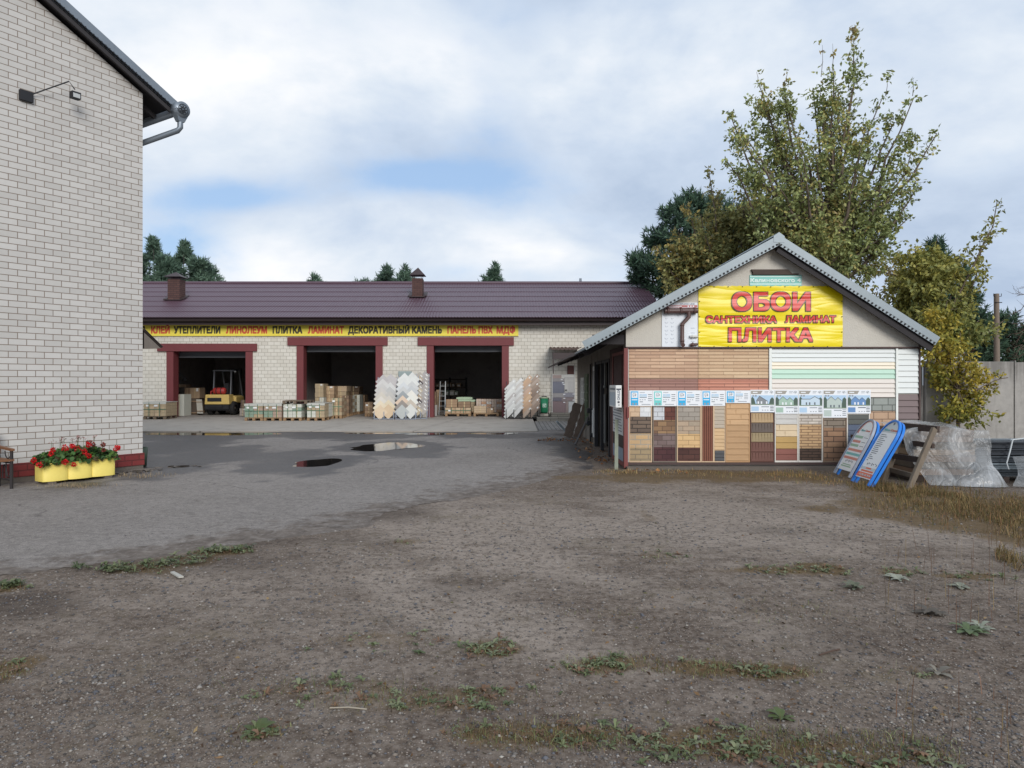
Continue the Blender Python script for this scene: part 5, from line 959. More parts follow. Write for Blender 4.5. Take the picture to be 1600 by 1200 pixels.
def sheet(name, rows, label, seed, amp=.05, parent=None):
    """crumpled film draped through rows of control points, finely subdivided"""
    rows = [[np.array(p, float) for p in r_] for r_ in rows]; nu, nv2 = 70, 56; V = []
    for j in range(nv2+1):
        s_ = j/nv2*(len(rows)-1); j0 = min(int(s_), len(rows)-2); fj = s_-j0
        for i in range(nu+1):
            q = i/nu*(len(rows[0])-1); i0 = min(int(q), len(rows[0])-2); fi = q-i0
            V.append((rows[j0][i0]*(1-fi)+rows[j0][i0+1]*fi)*(1-fj)+(rows[j0+1][i0]*(1-fi)+rows[j0+1][i0+1]*fi)*fj)
    V = np.array(V); d_ = np_noise(V, 3.0, seed)*amp+(np.abs(np_noise(V*[1, 1, .5], 5, seed+1))-.3)*amp*1.1+np_noise(V*[1, 1, .4], 15, seed+2)*amp*.16
    V[:, 1] -= d_+.02; V[:, 2] = np.maximum(V[:, 2]+np_noise(V, 7, seed+3)*amp*.5, .012); V[:, 0] += np_noise(V, 6, seed+5)*amp*.6
    i = (np.arange(nv2)[:, None]*(nu+1)+np.arange(nu)[None]).ravel(); o = arrays_mesh(name, V, np.stack([i, i+1, i+nu+2, i+nu+1], 1), None, FILM, None, tuple(V.mean(0)*[1, 1, 0]), True)
    tag(o, label, 'plastic film'); return o
sheet('plastic_film', [[(6.32, 12.4, .90), (6.7, 12.4, .94), (7.1, 12.4, .93), (7.5, 12.4, .80)], [(6.30, 11.5, .80), (6.62, 11.45, .93), (7.1, 11.42, .90), (7.52, 11.45, .80)], [(6.28, 11.38, .52), (6.7, 11.36, .56), (7.15, 11.36, .6), (7.54, 11.38, .52)], [(6.38, 11.28, .26), (6.78, 11.22, .28), (7.2, 11.24, .34), (7.52, 11.25, .28)], [(6.5, 11.12, .0), (6.86, 10.95, .0), (7.35, 10.9, .0), (7.62, 10.95, .0)]], 'crumpled clear plastic film draped over the brown board stack', 80, .085)
sheet('plastic_film', [[(8.0, 11.5, .42), (8.35, 11.5, .46), (8.85, 11.5, .5)], [(7.78, 11.1, .16), (8.25, 11.1, .3), (8.85, 11.1, .4)], [(7.62, 10.95, .0), (8.05, 10.8, .0), (8.85, 10.8, .0)]], 'smaller crumpled clear film lying over the grey profiles at the right edge', 90, .05)
GPR = [plain('graphite_profile', (64, 70, 76), .45, .1, metal=.4), plain('steel_profile', (112, 122, 128), .42, .1, metal=.4), plain('dark_profile', (46, 50, 56), .5, .1, metal=.3)]
prs = []
for k in range(15):
    row, c = divmod(k, 3); zb = .09+row*.115; y0 = 11.55+c*.24+random.uniform(-.03, .03); x0 = 7.58+random.uniform(-.12, .15); tl = random.uniform(-.012, .02)
    a = MB(); a.prism([(x0, zb), (x0+2.6, zb+tl), (x0+2.6, zb+tl+.03), (x0, zb+.03)], y0, y0+.2); a.prism([(x0, zb+.075), (x0+2.6, zb+tl+.075), (x0+2.6, zb+tl+.1), (x0, zb+.1)], y0, y0+.2); a.prism([(x0+.01, zb+.031), (x0+2.59, zb+tl+.031), (x0+2.59, zb+tl+.074), (x0+.01, zb+.074)], y0+.05, y0+.15)
    tag(a.build('metal_profile', GPR[[0, 2, 1, 2, 0][(k*2+row) % 5]]), 'long grey metal profile in the stack against the concrete fence', 'metal profile', 'metal profiles stacked by the fence')
for k, x_ in enumerate((7.9, 9.3)): tag(MB().bar((x_, 11.45, .045), (x_, 12.4, .045), .09, .086).bar((x_+.12, 11.6, .03), (x_+.12, 12.3, .03), .05, .05).build('timber_bearer', OLDD), ['timber bearer under the free end of the grey profiles', 'timber bearer under the grey profiles at the right edge'][k], 'timber')
tag(MB().tube([(8.02, 11.48, .69), (7.96, 11.46, .5), (7.88, 11.42, .32), (7.9, 11.4, .22)], .012, 6).tube([(8.0, 11.5, .68), (8.3, 11.6, .70), (8.5, 11.5, .69), (8.55, 11.46, .62)], .012, 6).build('tie_cord', plain('white_cord', (186, 190, 190), .7)), 'white cord tied round the grey metal profiles', 'cord')
tag(MB().lathe([(.001, .16), (.16, .14), (.24, .07), (.26, 0), (.001, 0)], (6.62, 12.9, .66), 18).lathe([(.262, 0), (.27, .01), (.262, .02)], (6.62, 12.9, .66), 18).build('dome_cover', plain('pale_plastic_cover', (158, 156, 150), .6, .1)), 'pale rounded cover showing behind the top of the wooden frame', 'cover')
tag(MB().box(6.2, 7.1, 12.5, 13.0, 0, .6).box(6.16, 7.14, 12.46, 13.04, .6, .66).build('storage_crate', OLDD), 'dark wooden crate behind the wooden frame carrying the pale rounded cover', 'crate')
# ---------------------------------------------------------------- bin
bx, by = X(850.5, 29.2), 29.25
bi = T('litter_bin', 'green litter bin on a black stand beside the tile display', 'bin', (bx, by, .213))
MB().lathe([(.001, .22), (.14, .22), (.155, .26), (.165, .82), (.15, .82), (.14, .3), (.001, .3)], (bx, by, .16), 22).build('drum', plain('bin_green', (36, 122, 84), .4, .08), bi)
MB().lathe([(.166, .80), (.176, .81), (.176, .84), (.166, .85)], (bx, by, .16), 22).build('rim', plain('bin_rim', (172, 180, 150), .5, .05), bi)
a = MB()
for s_ in (-1, 1): a.bar((bx+s_*.185, by, .213), (bx+s_*.185, by, .99), .03, .03); a.bar((bx+s_*.2, by-.14, .225), (bx+s_*.2, by+.14, .225), .03, .025)
a.bar((bx-.185, by, .36), (bx+.185, by, .36), .03, .03); a.tube([(bx+.12*math.cos(t_), by, .98+.07*math.sin(t_)) for t_ in np.linspace(0, math.pi, 10)], .018, 6); a.build('stand', BLACK, bi)
a = MB(); yq = by-.172; a.rect(bx-.075, bx+.075, .60, .75, yq-.003, 0); 
a.poly([(bx-.045, .70), (bx-.01, .735), (bx+.0, .70), (bx-.02, .68)], yq-.005, 1); a.poly([(bx+.01, .66), (bx+.05, .70), (bx+.055, .64), (bx+.02, .62)], yq-.005, 1); a.poly([(bx-.05, .66), (bx-.02, .66), (bx-.01, .62), (bx-.045, .625)], yq-.005, 1); a.build('label_print', [plain('bin_label', (190, 214, 196), .5, .05), plain('bin_green', (36, 122, 84))], bi)

# ---------------------------------------------------------------- goods on and behind the apron
CARD = [plain('cardboard_%d' % i, c, .85, .10, 3) for i, c in enumerate([(172, 146, 118), (156, 130, 104), (138, 114, 92), (186, 164, 136), (118, 98, 80)])]
LAB = plain('paper_label', (226, 226, 222), .6, .03); STR = plain('green_strap', (70, 108, 86), .5, .1); WPAL = plain('pallet_wood', (150, 122, 92), .9, .25, 7, stretch=(.4, 2, 2)); WPALD = plain('grey_pallet_wood', (112, 98, 82), .9, .25, 7, stretch=(.4, 2, 2)); TAPE = plain('packing_tape', (196, 176, 136), .35, .05)
TGR = plain('green_print_carton', (134, 152, 134), .6, .12, 4); TPK = plain('pinkish_carton', (168, 146, 130), .7, .12, 4); TPL = plain('pale_carton', (200, 200, 188), .6, .08, 4); TTN = plain('tan_carton', (170, 152, 124), .75, .12, 4); FLM = plain('film_cap', (186, 186, 178), .3, .06, 3)
def pallet_mesh(mb, x0, x1, y0, y1, z0, m=0):
    h = .13; w_ = x1-x0
    for q in (0, .5, 1):
        c = x0+.05+(w_-.1)*q
        for yy_ in (y0+.05, (y0+y1)/2, y1-.05): mb.box(c-.05, c+.05, yy_-.05, yy_+.05, z0+.02, z0+.095, m)
        mb.box(c-.05, c+.05, y0, y1, z0, z0+.018, m)
    for k in range(5):
        q = y0+(y1-y0)*(k+.1)/5; mb.box(x0, x1, q, q+(y1-y0)*.16, z0+.112, z0+h, m)
    for yy_ in (y0+.05, (y0+y1)/2, y1-.05): mb.box(x0, x1, yy_-.045, yy_+.045, z0+.096, z0+.111, m)
    return h
def zfloor(D): return .16 if D > 30 else apz(D)
def load(px0, px1, pyt, D, depth, nx, nz, mats_, label, group=None, strap=True, cap=False, lab=2, pm=None, z0=None):
    """strapped cartons on a pallet: pixel columns px0..px1 of the front face, top row pyt, at distance D"""
    x0, x1 = X(px0, D), X(px1, D); z0 = zfloor(D)+.002 if z0 is None else z0; zt = Z(pyt, D)
    g = T('pallet_load', label, 'pallet of goods', ((x0+x1)/2, D+depth/2, z0), group); a = MB(); h = pallet_mesh(a, x0, x1, D, D+depth, z0); a.build('pallet', pm or WPAL, g)
    zb = z0+h+.002; ny = 2; cw, chh, cd = (x1-x0)/nx, (zt-zb)/nz, depth/ny; i = 0
    for k in range(nz):
        for j in range(nx):
            for q in range(ny):
                m_ = mats_[(k*3+j*2+q*5+k*j) % len(mats_)]; a = MB(); s_ = .006; e = random.uniform(0, .012)
                a.box(x0+j*cw+s_, x0+(j+1)*cw-s_, D+q*cd+s_+e, D+(q+1)*cd-s_, zb+k*chh+.002, zb+(k+1)*chh-.004)
                a.box(x0+j*cw+cw*.46, x0+j*cw+cw*.54, D+q*cd+s_+e-.002, D+q*cd+s_+e+.001, zb+k*chh+.01, zb+(k+1)*chh-.012, 1); a.build('carton', [m_, TAPE], g)
    if strap:
        a = MB()
        for q in (.25, .72):
            c = x0+(x1-x0)*q; a.box(c-.012, c+.012, D-.008, D-.002, zb, zt); a.box(c-.012, c+.012, D-.008, D+depth, zt, zt+.004)
        zz_ = zb+(zt-zb)*.5; a.box(x0-.004, x1+.004, D-.01, D-.0045, zz_-.012, zz_+.012); a.build('strap', STR, g)
    if lab:
        for k in range(lab): c = x0+(x1-x0)*(.12+.36*k); MB().box(c, c+.10+.05*(k % 2), D-.014, D-.011, zt-.16, zt-.09).build('paper_label', LAB, g)
    if cap:
        a = MB(); a.box(x0-.01, x1+.01, D-.004, D+depth+.01, zt+.005, zt+.03); a.box(x0-.012, x1+.012, D-.0065, D-.0005, zt-.06, zt+.005); a.build('film_cap', FLM, g)
    return g
TG = 'strapped tile pallets in front of the wall between the gates'
load(382, 410.5, 632, 27.9, 1.0, 2, 4, [TGR, TPK, TTN], 'tile pallet with pinkish boxes, leftmost of the row by the forklift gate', TG, cap=True)
load(412, 440, 632, 27.9, 1.0, 2, 4, [TGR, TTN, TPK, TGR], 'tile pallet with dull pink box below, second from the forklift gate', TG, cap=True)
load(442.5, 471, 631.5, 27.9, 1.0, 2, 4, [TPL, TGR, TPL], 'tile pallet with pale boxes carrying an empty pallet on top', TG)
load(479.5, 507, 631, 27.9, 1.35, 2, 4, [TPL, TGR, TTN, TPL], 'tile pallet with pale labels standing right of the one topped by a pallet', TG, cap=True)
a = MB(); pallet_mesh(a, X(440.5, 27.8), X(479, 27.8), 27.85, 28.9, Z(631.2, 27.85)+.004); tag(a.build('empty_pallet', WPALD), 'empty wooden pallet lying on top of a tile pallet', 'pallet')
load(224, 259, 629, 28.7, 1.0, 4, 4, [TTN, CARD[3], TTN], 'tan tile pallet beside the left post of the forklift gate', cap=True, pm=WPALD)
load(517.5, 534, 622, 29.2, .9, 1, 5, [TTN, CARD[1]], 'tall brown strapped pallet at the mouth of the middle gate', lab=1)
seq = [(534.5, 545, 618, 30.6, [CARD[4], CARD[2]], 'dark brown carton stack just behind the tall strapped pallet'), (540, 551.5, 618, 31.6, [TPL, TTN], 'pale carton stack in the middle gate behind the dark brown stack'), (552.5, 562, 617, 32.6, [TPL, CARD[2], TPL], 'pale and brown carton stack deeper in the middle gate'), (562.5, 570, 617, 33.8, [CARD[1]], 'brown carton stack deepest on the right of the middle gate')]
for a_ in seq: load(a_[0], a_[1], a_[2], a_[3], .8, 1, 5, a_[4], a_[5], strap=False, lab=0)
def carton(px0, px1, pyt, pyb, D, depth, m_, label, cat='carton', name='carton', lab=True, rows=1):
    x0, x1, z0, z1 = X(px0, D), X(px1, D), Z(pyb, D), Z(pyt, D); a = MB(); w_ = x1-x0
    for k in range(rows):
        za, zb = z0+(z1-z0)*k/rows, z0+(z1-z0)*(k+1)/rows; e = random.uniform(0, .015) if rows > 1 else 0; a.box(x0+e, x1-e, D+e, D+depth, za+.002, zb-.003)
        a.box(x0+w_*.47, x0+w_*.53, D+e-.003, D+e+.001, za+.004, zb-.006, 1)
    if lab: a.box(x0+w_*.62, x0+w_*.86, D-.004, D-.001, z1-(z1-z0)*.3/rows*1.0-.02, z1-.02, 2)
    return tag(a.build(name, [m_, TAPE, LAB]), label, cat)
# support stack for the upper cartons of the middle gate
load(492, 506, 621, 31.3, .9, 2, 4, [TPL, TTN], 'pale wrapped pallet behind the tile pallets in the middle gate', strap=False, lab=0)
carton(492, 505.5, 599.5, 620.7, 31.35, .8, TTN, 'olive tall carton on the pale wrapped pallet in the middle gate', rows=3)
load(506.5, 522, 611, 31.9, .9, 1, 6, [CARD[1], CARD[0]], 'brown carton tower left of centre in the middle gate', strap=False, lab=0)
carton(504.5, 522, 603.2, 610.8, 31.9, .85, CARD[0], 'flat brown carton on top of the brown tower in the middle gate')
load(524, 541, 612, 32.6, .9, 1, 5, [TTN, CARD[1]], 'tan carton tower behind the dark brown stack in the middle gate', strap=False, lab=0)
carton(522.5, 541.5, 603.2, 611.8, 32.6, .85, CARD[3], 'light carton topping the tan tower in the middle gate', lab=False)
load(543, 561, 612, 34.2, .9, 1, 5, [CARD[2], CARD[4]], 'dim brown tower at the back of the middle gate', strap=False, lab=0)
carton(543, 561.5, 603.5, 611.8, 34.2, .85, CARD[4], 'dark carton topping the dim tower at the back of the middle gate', rows=2)
load(570, 582.5, 628.5, 30.5, .8, 1, 4, [CARD[1], CARD[2]], 'low brown carton pile beside the tile racks at the middle gate', strap=False, lab=1)
a = MB(); D_ = 36.0; a.box(X(473, D_), X(490, D_), D_, D_+.06, .16, Z(594, D_)); a.box(X(486, D_), X(487.5, D_), D_-.04, D_, Z(611, D_), Z(609, D_)); tag(a.build('inner_door', plain('grey_inner_door', (88, 88, 90), .6, .1)), 'grey door at the back of the middle gate', 'door')
# left gate
carton(272.5, 287.5, 616, 651, 31.2, .7, TPL, 'pale tall panel pack inside the left post of the forklift gate', 'panel pack', 'panel_pack', False)
load(288, 306.5, 622.5, 33.2, .9, 2, 4, [CARD[2], CARD[4]], 'brown pallet left of the forklift', strap=False, lab=0)
carton(288.5, 296.5, 606, 622.2, 33.25, .6, CARD[2], 'brown carton on the pallet left of the forklift, without a label', lab=False)
carton(297, 312, 606, 622.2, 33.25, .6, CARD[0], 'labelled brown carton on the pallet left of the forklift')
carton(272, 290, 600.5, 604.8, 33.4, .6, CARD[4], 'flat dark carton on the shelf in the forklift gate', lab=False)
a = MB(); a.box(X(262, 33.4)-.3, X(291, 33.4), 33.3, 34.1, Z(605.8, 33.4), Z(604.9, 33.4)); a.box(X(264, 33.4)-.3, X(265, 33.4)-.3, 33.3, 33.4, .16, Z(605.8, 33.4)); a.box(X(289.5, 33.4), X(290.5, 33.4), 33.9, 34.0, .16, Z(605.8, 33.4)); tag(a.build('shelf', plain('dim_shelf', (92, 80, 70), .8, .15)), 'dim wooden shelf on the left wall of the forklift gate', 'shelf')
for i, (p0, p1, yt, yb, c, lab) in enumerate([(286, 298, 624, 650, (128, 104, 82), 'brown board leaning on the pallet left of the forklift'), (298.5, 312, 623, 649, (84, 72, 62), 'dark framed board leaning next to the brown board by the forklift'), (308, 317, 624, 646, (168, 164, 154), 'pale slat bundle leaning by the forklift wheel')]):
    a = MB(); D_ = 32.2-.2*i; a.add([P(p0, yb, D_), P(p1, yb, D_), P(p1-2, yt, D_+.5), P(p0-1.5, yt, D_+.5)], [(0, 1, 2, 3)]); q = Vector((0, .05, 0)); a.add([P(p0, yb, D_)+q, P(p1, yb, D_)+q, P(p1-2, yt, D_+.5)+q, P(p0-1.5, yt, D_+.5)+q, P(p0, yb, D_), P(p1, yb, D_), P(p1-2, yt, D_+.5), P(p0-1.5, yt, D_+.5)], [(3, 2, 1, 0), (4, 7, 3, 0), (5, 1, 2, 6), (7, 6, 2, 3), (4, 0, 1, 5)])
    a.bar(P(p0, yb-4, D_)-Vector((0, .01, 0)), P(p1, yb-4, D_)-Vector((0, .01, 0)), .03, .03, 1); a.bar(P(p0-1, yt+4, D_+.4)-Vector((0, .02, 0)), P(p1-1.5, yt+4, D_+.4)-Vector((0, .02, 0)), .03, .03, 1)
    tag(a.build('leaning_board', [plain('leaning_board_%d' % i, c, .8, .15, 4), CARD[1]]), lab, 'board')
tag(MB().tube([P(273, 577.5, 30.9), P(289, 592, 31.8)], .045, 8).box(X(272, 30.9)-.05, X(272, 30.9)+.12, 30.85, 30.95, Z(580, 30.9), Z(575, 30.9)).tube([P(289, 592, 31.8)-Vector((.03, .03, .03)), P(290, 592.5, 31.85)], .07, 8).build('shutter_crank', BLACK), 'black crank arm on the left wall of the forklift gate', 'crank')
for i, (p0, p1, yt, yb, c, lab) in enumerate([(374, 384, 638, 650, (150, 140, 130), 'pale bundle on the floor at the right post of the forklift gate'), (375.5, 384, 625, 637.5, (96, 80, 70), 'brown bundle piled on the pale one by the right post of the forklift gate')]): carton(p0, p1, yt, yb, 30.7, .8, plain('bundle_%d' % i, c, .8, .2, 6), lab, 'bundle', 'wrapped_bundle', i == 0, 3)
# forklift seen from behind
fk = T('forklift', 'yellow forklift with red gas cylinder parked inside the left gate', 'forklift', (X(345, 31.8), 32.4, .16)); D_ = 31.6; FYL = plain('forklift_yellow', (202, 174, 104), .5, .12, 3, dirt=.2); TYR = plain('tyre_rubber', (34, 33, 33), .85, .15); 
x0, x1 = X(318.5, D_), X(358, D_); zt_, zb_ = Z(616.5, D_), Z(632, D_)
a = MB(); a.prism([(x0+.02, zb_), (x1, zb_), (x1-.02, zt_), (x0+.06, zt_)], D_, D_+.55); a.box(x0+.08, x1-.08, D_+.552, D_+1.75, zb_-.05, zt_-.06); a.prism([(x1-.05, zb_+.06), (x1+.10, zb_+.06), (x1+.10, zt_-.12), (x1-.05, zt_-.04)], D_+.553, D_+1.5); a.build('counterweight', FYL, fk, bevel=.03)
a = MB(); xs0, xs1 = X(324, D_), X(346, D_); a.box(xs0, xs1, D_-.012, D_-.004, Z(627.5, D_), Z(621.5, D_)); 
a.build('grille', BLACK, fk)
a = MB(); a.box(x0+.1, x1-.02, D_+.15, D_+1.9, .36, zb_-.002); a.box(x0+.02, x1-.04, D_+.05, D_+.5, .42, zb_-.003); a.box(x0+.2, x1-.3, D_+.0, D_+.06, .5, .62); a.build('chassis', BLACK, fk)
for (cx, cy, r_) in ((x0+.12, D_+.5, .29), (x1+.02, D_+.45, .31), (x0+.1, D_+1.7, .33), (x1+.05, D_+1.7, .33)):
    w_ = MB(); w_.lathe([(.14, -.10), (r_-.03, -.11), (r_, -.06), (r_, .06), (r_-.03, .11), (.14, .10)], (cx, cy, .16+r_), 22, 0, 'x'); wo_ = w_.build('wheel', TYR, fk); MB().lathe([(.001, -.07), (.05, -.09), (.06, -.05), (.14, -.05), (.14, .05), (.06, .05), (.05, .09), (.001, .07)], (cx, cy, .16+r_), 16, 0, 'x').build('rim', plain('wheel_rim', (92, 84, 78), .6, .1), wo_)
a = MB(); zg = Z(579.5, D_); pl_, pr2 = X(328.5, D_), X(355.5, D_)
for c in (pl_, pr2): a.bar((c, D_+.35, zt_-.05), (c, D_+.45, zg), .05, .06); a.bar((c, D_+1.8, zt_-.2), (c, D_+1.35, zg), .05, .06)
a.bar((pl_-.08, D_+.45, zg+.02), (pr2+.12, D_+.45, zg+.02), .05, .05); a.bar((pl_-.02, D_+1.35, zg+.02), (pr2+.04, D_+1.35, zg+.02), .05, .05)
for k in range(5): c = pl_+(pr2-pl_)*k/4; a.bar((c, D_+.45, zg+.022), (c, D_+1.35, zg+.022), .035, .03)
a.build('overhead_guard', plain('guard_grey', (96, 98, 102), .5, .1), fk)
a = MB(); cyx0, cyx1 = X(329.5, D_), X(349.5, D_); zc_ = Z(611, D_); a.lathe([(.001, 0), (.11, .01), (.15, .06), (.15, cyx1-cyx0-.06), (.11, cyx1-cyx0-.01), (.001, cyx1-cyx0)], (cyx0, D_+.25, zc_), 18, 0, 'x'); a.tube([(cyx0-.02, D_+.25, zc_), (cyx0-.09, D_+.22, zc_-.02), (cyx0-.09, D_+.22, zt_)], .025, 6)
gc = a.build('gas_cylinder', plain('cylinder_red', (158, 52, 48), .5, .1), fk)
for q in (.32, .68): MB().lathe([(.152, -.02), (.157, -.02), (.157, .02), (.152, .02)], (cyx0+(cyx1-cyx0)*q, D_+.25, zc_), 18, 0, 'x').build('clamp', BLACK, gc)
MB().box(pl_+.25, pr2-.25, D_+.9, D_+1.4, zt_-.02, zt_+.08).box(pl_+.27, pr2-.27, D_+.8, D_+.9, zt_, zt_+.5).build('seat', BLACK, fk)
a = MB(); a.bar((pl_+.2, D_+2.0, .3), (pl_+.2, D_+2.0, 2.25), .1, .12); a.bar((pr2-.2, D_+2.0, .3), (pr2-.2, D_+2.0, 2.25), .1, .12); a.bar((pl_+.2, D_+2.0, 2.2), (pr2-.2, D_+2.0, 2.2), .1, .1); a.build('mast', BLACK, fk)
a = MB(); a.lathe([(.001, -.03), (.05, 0), (.04, .04), (.001, .05)], (pr2+.18, D_+.42, zg-.04), 12); a.build('lamp', plain('lamp_glass', (178, 180, 178)), fk)
# right gate
load(672, 680.5, 612, 31.0, .8, 1, 6, [CARD[1], CARD[2]], 'brown carton tower just inside the left post of the right gate', strap=False, lab=0)
carton(681.2, 687.5, 609, 644, 32.0, .8, CARD[2], 'narrow brown carton tower behind the first in the right gate', rows=6, lab=False)
for i, (p0, p1, lab) in enumerate([(672, 679, 'grey slab leaning on the carton tower of the right gate, nearer the post'), (677.5, 683, 'grey slab leaning on the carton tower of the right gate, nearer the ladder')]):
    a = MB(Matrix.Translation((X((p0+p1)/2, 30.6+.1*i), 30.6+.1*i, .17)) @ Matrix.Rotation(R(-12), 4, 'X')); w2 = (X(p1, 30.6)-X(p0, 30.6))/2; a.box(-w2, w2, -.03, .03, 0, .58-.1*i); a.box(-w2+.01, w2-.01, -.033, -.03, .3, .32); tag(a.build('grey_slab', plain('grey_slab_face', (142, 138, 134), .7, .12)), lab, 'slab')
ld = T('step_ladder', 'grey ladder standing inside the right gate beside the carton tower', 'ladder', (X(690.5, 31.6), 31.8, .16)); la, lb = X(686.5, 31.6), X(694.5, 31.6)
for c in (la, lb): MB().bar((c-(.02 if c == la else -.02), 31.6, .16), (c, 32.1, Z(596, 32)), .035, .05).build('rail', plain('aluminium', (150, 152, 152), .4, .06, metal=.5), ld)
for k in range(6): z_ = .35+k*.22; MB().bar((la, 31.6+.5*(z_-.16)/1.5, z_), (lb, 31.6+.5*(z_-.16)/1.5, z_), .06, .025).build('rung', plain('aluminium', (150, 152, 152)), ld)
sh_ = T('storage_rack', 'dark shelving rack with stored goods against the back of the right gate', 'shelf', (X(702, 37), 37.2, .16)); D_ = 37.0; xa, xb = X(676, D_), X(728, D_)
a = MB()
for c in (xa, (xa+xb)/2, xb):
    for y_ in (D_, D_+.6): a.bar((c, y_, .16), (c, y_, Z(590, D_)), .06, .06)
a.build('upright', BLACK, sh_)
for yp in (592, 604.5, 617.5):
    MB().box(xa, xb, D_-.01, D_+.62, Z(yp, D_)-.05, Z(yp, D_)).build('shelf_board', OLDD, sh_)
for k in range(9):
    yp = (604.5, 617.5)[k % 2]; c = xa+.15+(xb-xa-.5)*(k/9); a = MB(); w_ = random.uniform(.18, .32); h_ = random.uniform(.1, .26); a.box(c, c+w_, D_+.02, D_+.4, Z(yp, D_)+.002, Z(yp, D_)+h_); a.box(c+.05, c+w_-.05, D_+.015, D_+.0195, Z(yp, D_)+.03, Z(yp, D_)+h_*.7, 1)
    tag(a.build('stored_box', [[CARD[0], TPL, CARD[4], TGR][k % 4], LAB]), 'small box among others on the dark rack at the back of the right gate', 'box', 'boxes on the dark rack')
load(695.5, 735.5, 637, 30.7, .9, 5, 2, [CARD[0], CARD[3]], 'pallet of brown strapped cartons with a white label in the right gate', strap=True, lab=1)
carton(697, 714.5, 624, 636.6, 30.75, .6, CARD[1], 'wide brown carton block on the labelled pallet, left half', lab=False, rows=3)
carton(716, 735, 627.5, 636.6, 30.75, .6, CARD[2], 'wide brown carton block on the labelled pallet, right half', lab=False, rows=2)
load(709, 743, 628, 32.4, .9, 2, 4, [TTN], 'tan pallet carrying pale green bags in the right gate', strap=False, lab=0)
GBG = plain('pale_green_bag', (176, 196, 166), .5, .1, 3)
for i, (p0, p1, yt, yb, lab) in enumerate([(709, 742.5, 624.2, 627.8, 'pale green bag, lower one of two on the tan pallet'), (713, 738, 620.4, 624, 'pale green bag, upper one of two on the tan pallet')]):
    a = MB(); xx0, xx1, zz0, zz1 = X(p0, 32.4), X(p1, 32.4), Z(yb, 32.4), Z(yt, 32.4); n = 14
    a.prism([(xx0+(xx1-xx0)*(.5-.5*math.cos(math.pi*k/n)), zz1-(zz1-zz0)*.35*(1-math.sin(math.pi*k/n)**.5)) for k in range(n+1)][::-1]+[(xx0, zz0+.02), (xx0+.05, zz0), (xx1-.05, zz0), (xx1, zz0+.02)], 32.42, 33.1); tag(a.build('bag', GBG), lab, 'bag')
load(744, 784, 623.5, 32.0, .95, 5, 5, [plain('white_orange_pack', (214, 194, 178), .6, .1, 5), plain('white_pack', (222, 216, 208), .6, .06, 5), plain('orange_pack', (206, 160, 128), .6, .1, 5)], 'tall white and orange pallet of packs at the right side of the right gate', strap=False, lab=0)
load(740, 779.5, 645.2, 30.6, .9, 2, 1, [CARD[3], CARD[0]], 'nearly bare pallet with a low carton layer in front of the white and orange pallet', strap=False, lab=0)
carton(740.5, 760, 634.5, 645, 30.65, .6, CARD[3], 'light brown carton stack on the nearly bare pallet', rows=3, lab=False)
carton(760.8, 771, 637.5, 645, 30.65, .55, CARD[1], 'smaller brown carton at the right on the nearly bare pallet')
# ---------------------------------------------------------------- tile racks
def tcol(*c): return plain('tile_face_%d_%d_%d' % c, c, .35, .10, 3)
def rack(name, label, xcols, y_top, y_bot, half, cols, D, rows, tilt=.0, frame=SIL, asp=1.0, rise=.9):
    """display rack: diamond set tiles overlapping upwards like scales, the lowest tiles in front"""
    xc = X(sum(xcols)/len(xcols), D); z0 = zfloor(D); g = T('tile_rack', label, 'tile rack', (xc, D, z0+.002))
    s_ = D/F; w2 = half*s_; zb = Z(y_bot, D)+w2*asp; zt = Z(y_top, D)-w2*asp; n = rows
    for k in range(n):
        for i, xcx in enumerate(xcols):
            z_ = zb+(zt-zb)*k/max(1, n-1); y_ = D+.06+rise*.9*k/n+.012*i; c = cols[(k*len(xcols)+i) % len(cols)]; a = MB(); xx = X(xcx, D)+(0 if i % 2 == 0 else .0)+random.uniform(-.01, .01)
            off = zt*0+(.03 if i % 2 else 0)
            M_ = Matrix.Translation((xx, y_, z_+off)) @ Matrix.Rotation(R(-6), 4, 'X') @ Matrix.Rotation(R(45+random.uniform(-2, 2)), 4, 'Y'); q = w2*.7071*2/2*1.0; a.M = M_
            a.box(-q, q, -.005, .005, -q, q); 
            if name == 'label': a.box(-q*.2, q*.5, -.0075, -.0055, q*.35, q*.6, 1)
            a.build('tile', [tcol(*c), LAB], g)
    a = MB(); x0, x1 = X(min(xcols), D)-w2*.75, X(max(xcols), D)+w2*.75
    for c in (x0, (x0+x1)/2, x1): a.bar((c, D+.02, z0+.002), (c, D+.02, z0+.32), .025, .025); a.bar((c, D+.1, z0+.1), (c, D+.1+rise, zt+w2*.6), .025, .025); a.bar((c, D+.1+rise, z0+.002), (c, D+.1+rise, zt+w2*.6), .025, .025)
    a.bar((x0, D+.02, z0+.03), (x1, D+.02, z0+.03), .025, .025); a.bar((x0, D+.1+rise, zt), (x1, D+.1+rise, zt), .025, .025)
    for k in range(n): y_ = D+.085+rise*.9*k/n; z_ = zb+(zt-zb)*k/max(1, n-1)-w2*.3; a.bar((x0, y_+.05, z_), (x1, y_+.05, z_), .02, .02)
    a.build('rack_frame', frame, g)
pal = [(215, 193, 164), (206, 182, 151), (221, 207, 181), (215, 201, 173), (212, 206, 196), (202, 196, 186), (203, 196, 183), (189, 186, 180), (197, 192, 185), (185, 184, 181), (195, 192, 188), (205, 204, 200), (203, 200, 196), (187, 182, 180), (183, 178, 176), (189, 184, 183)]
rack('plain', 'rack of beige to grey diamond set tiles beside the middle gate', (593.5, 606), 584.5, 656.5, 12, pal, 28.6, 8, rise=.8)
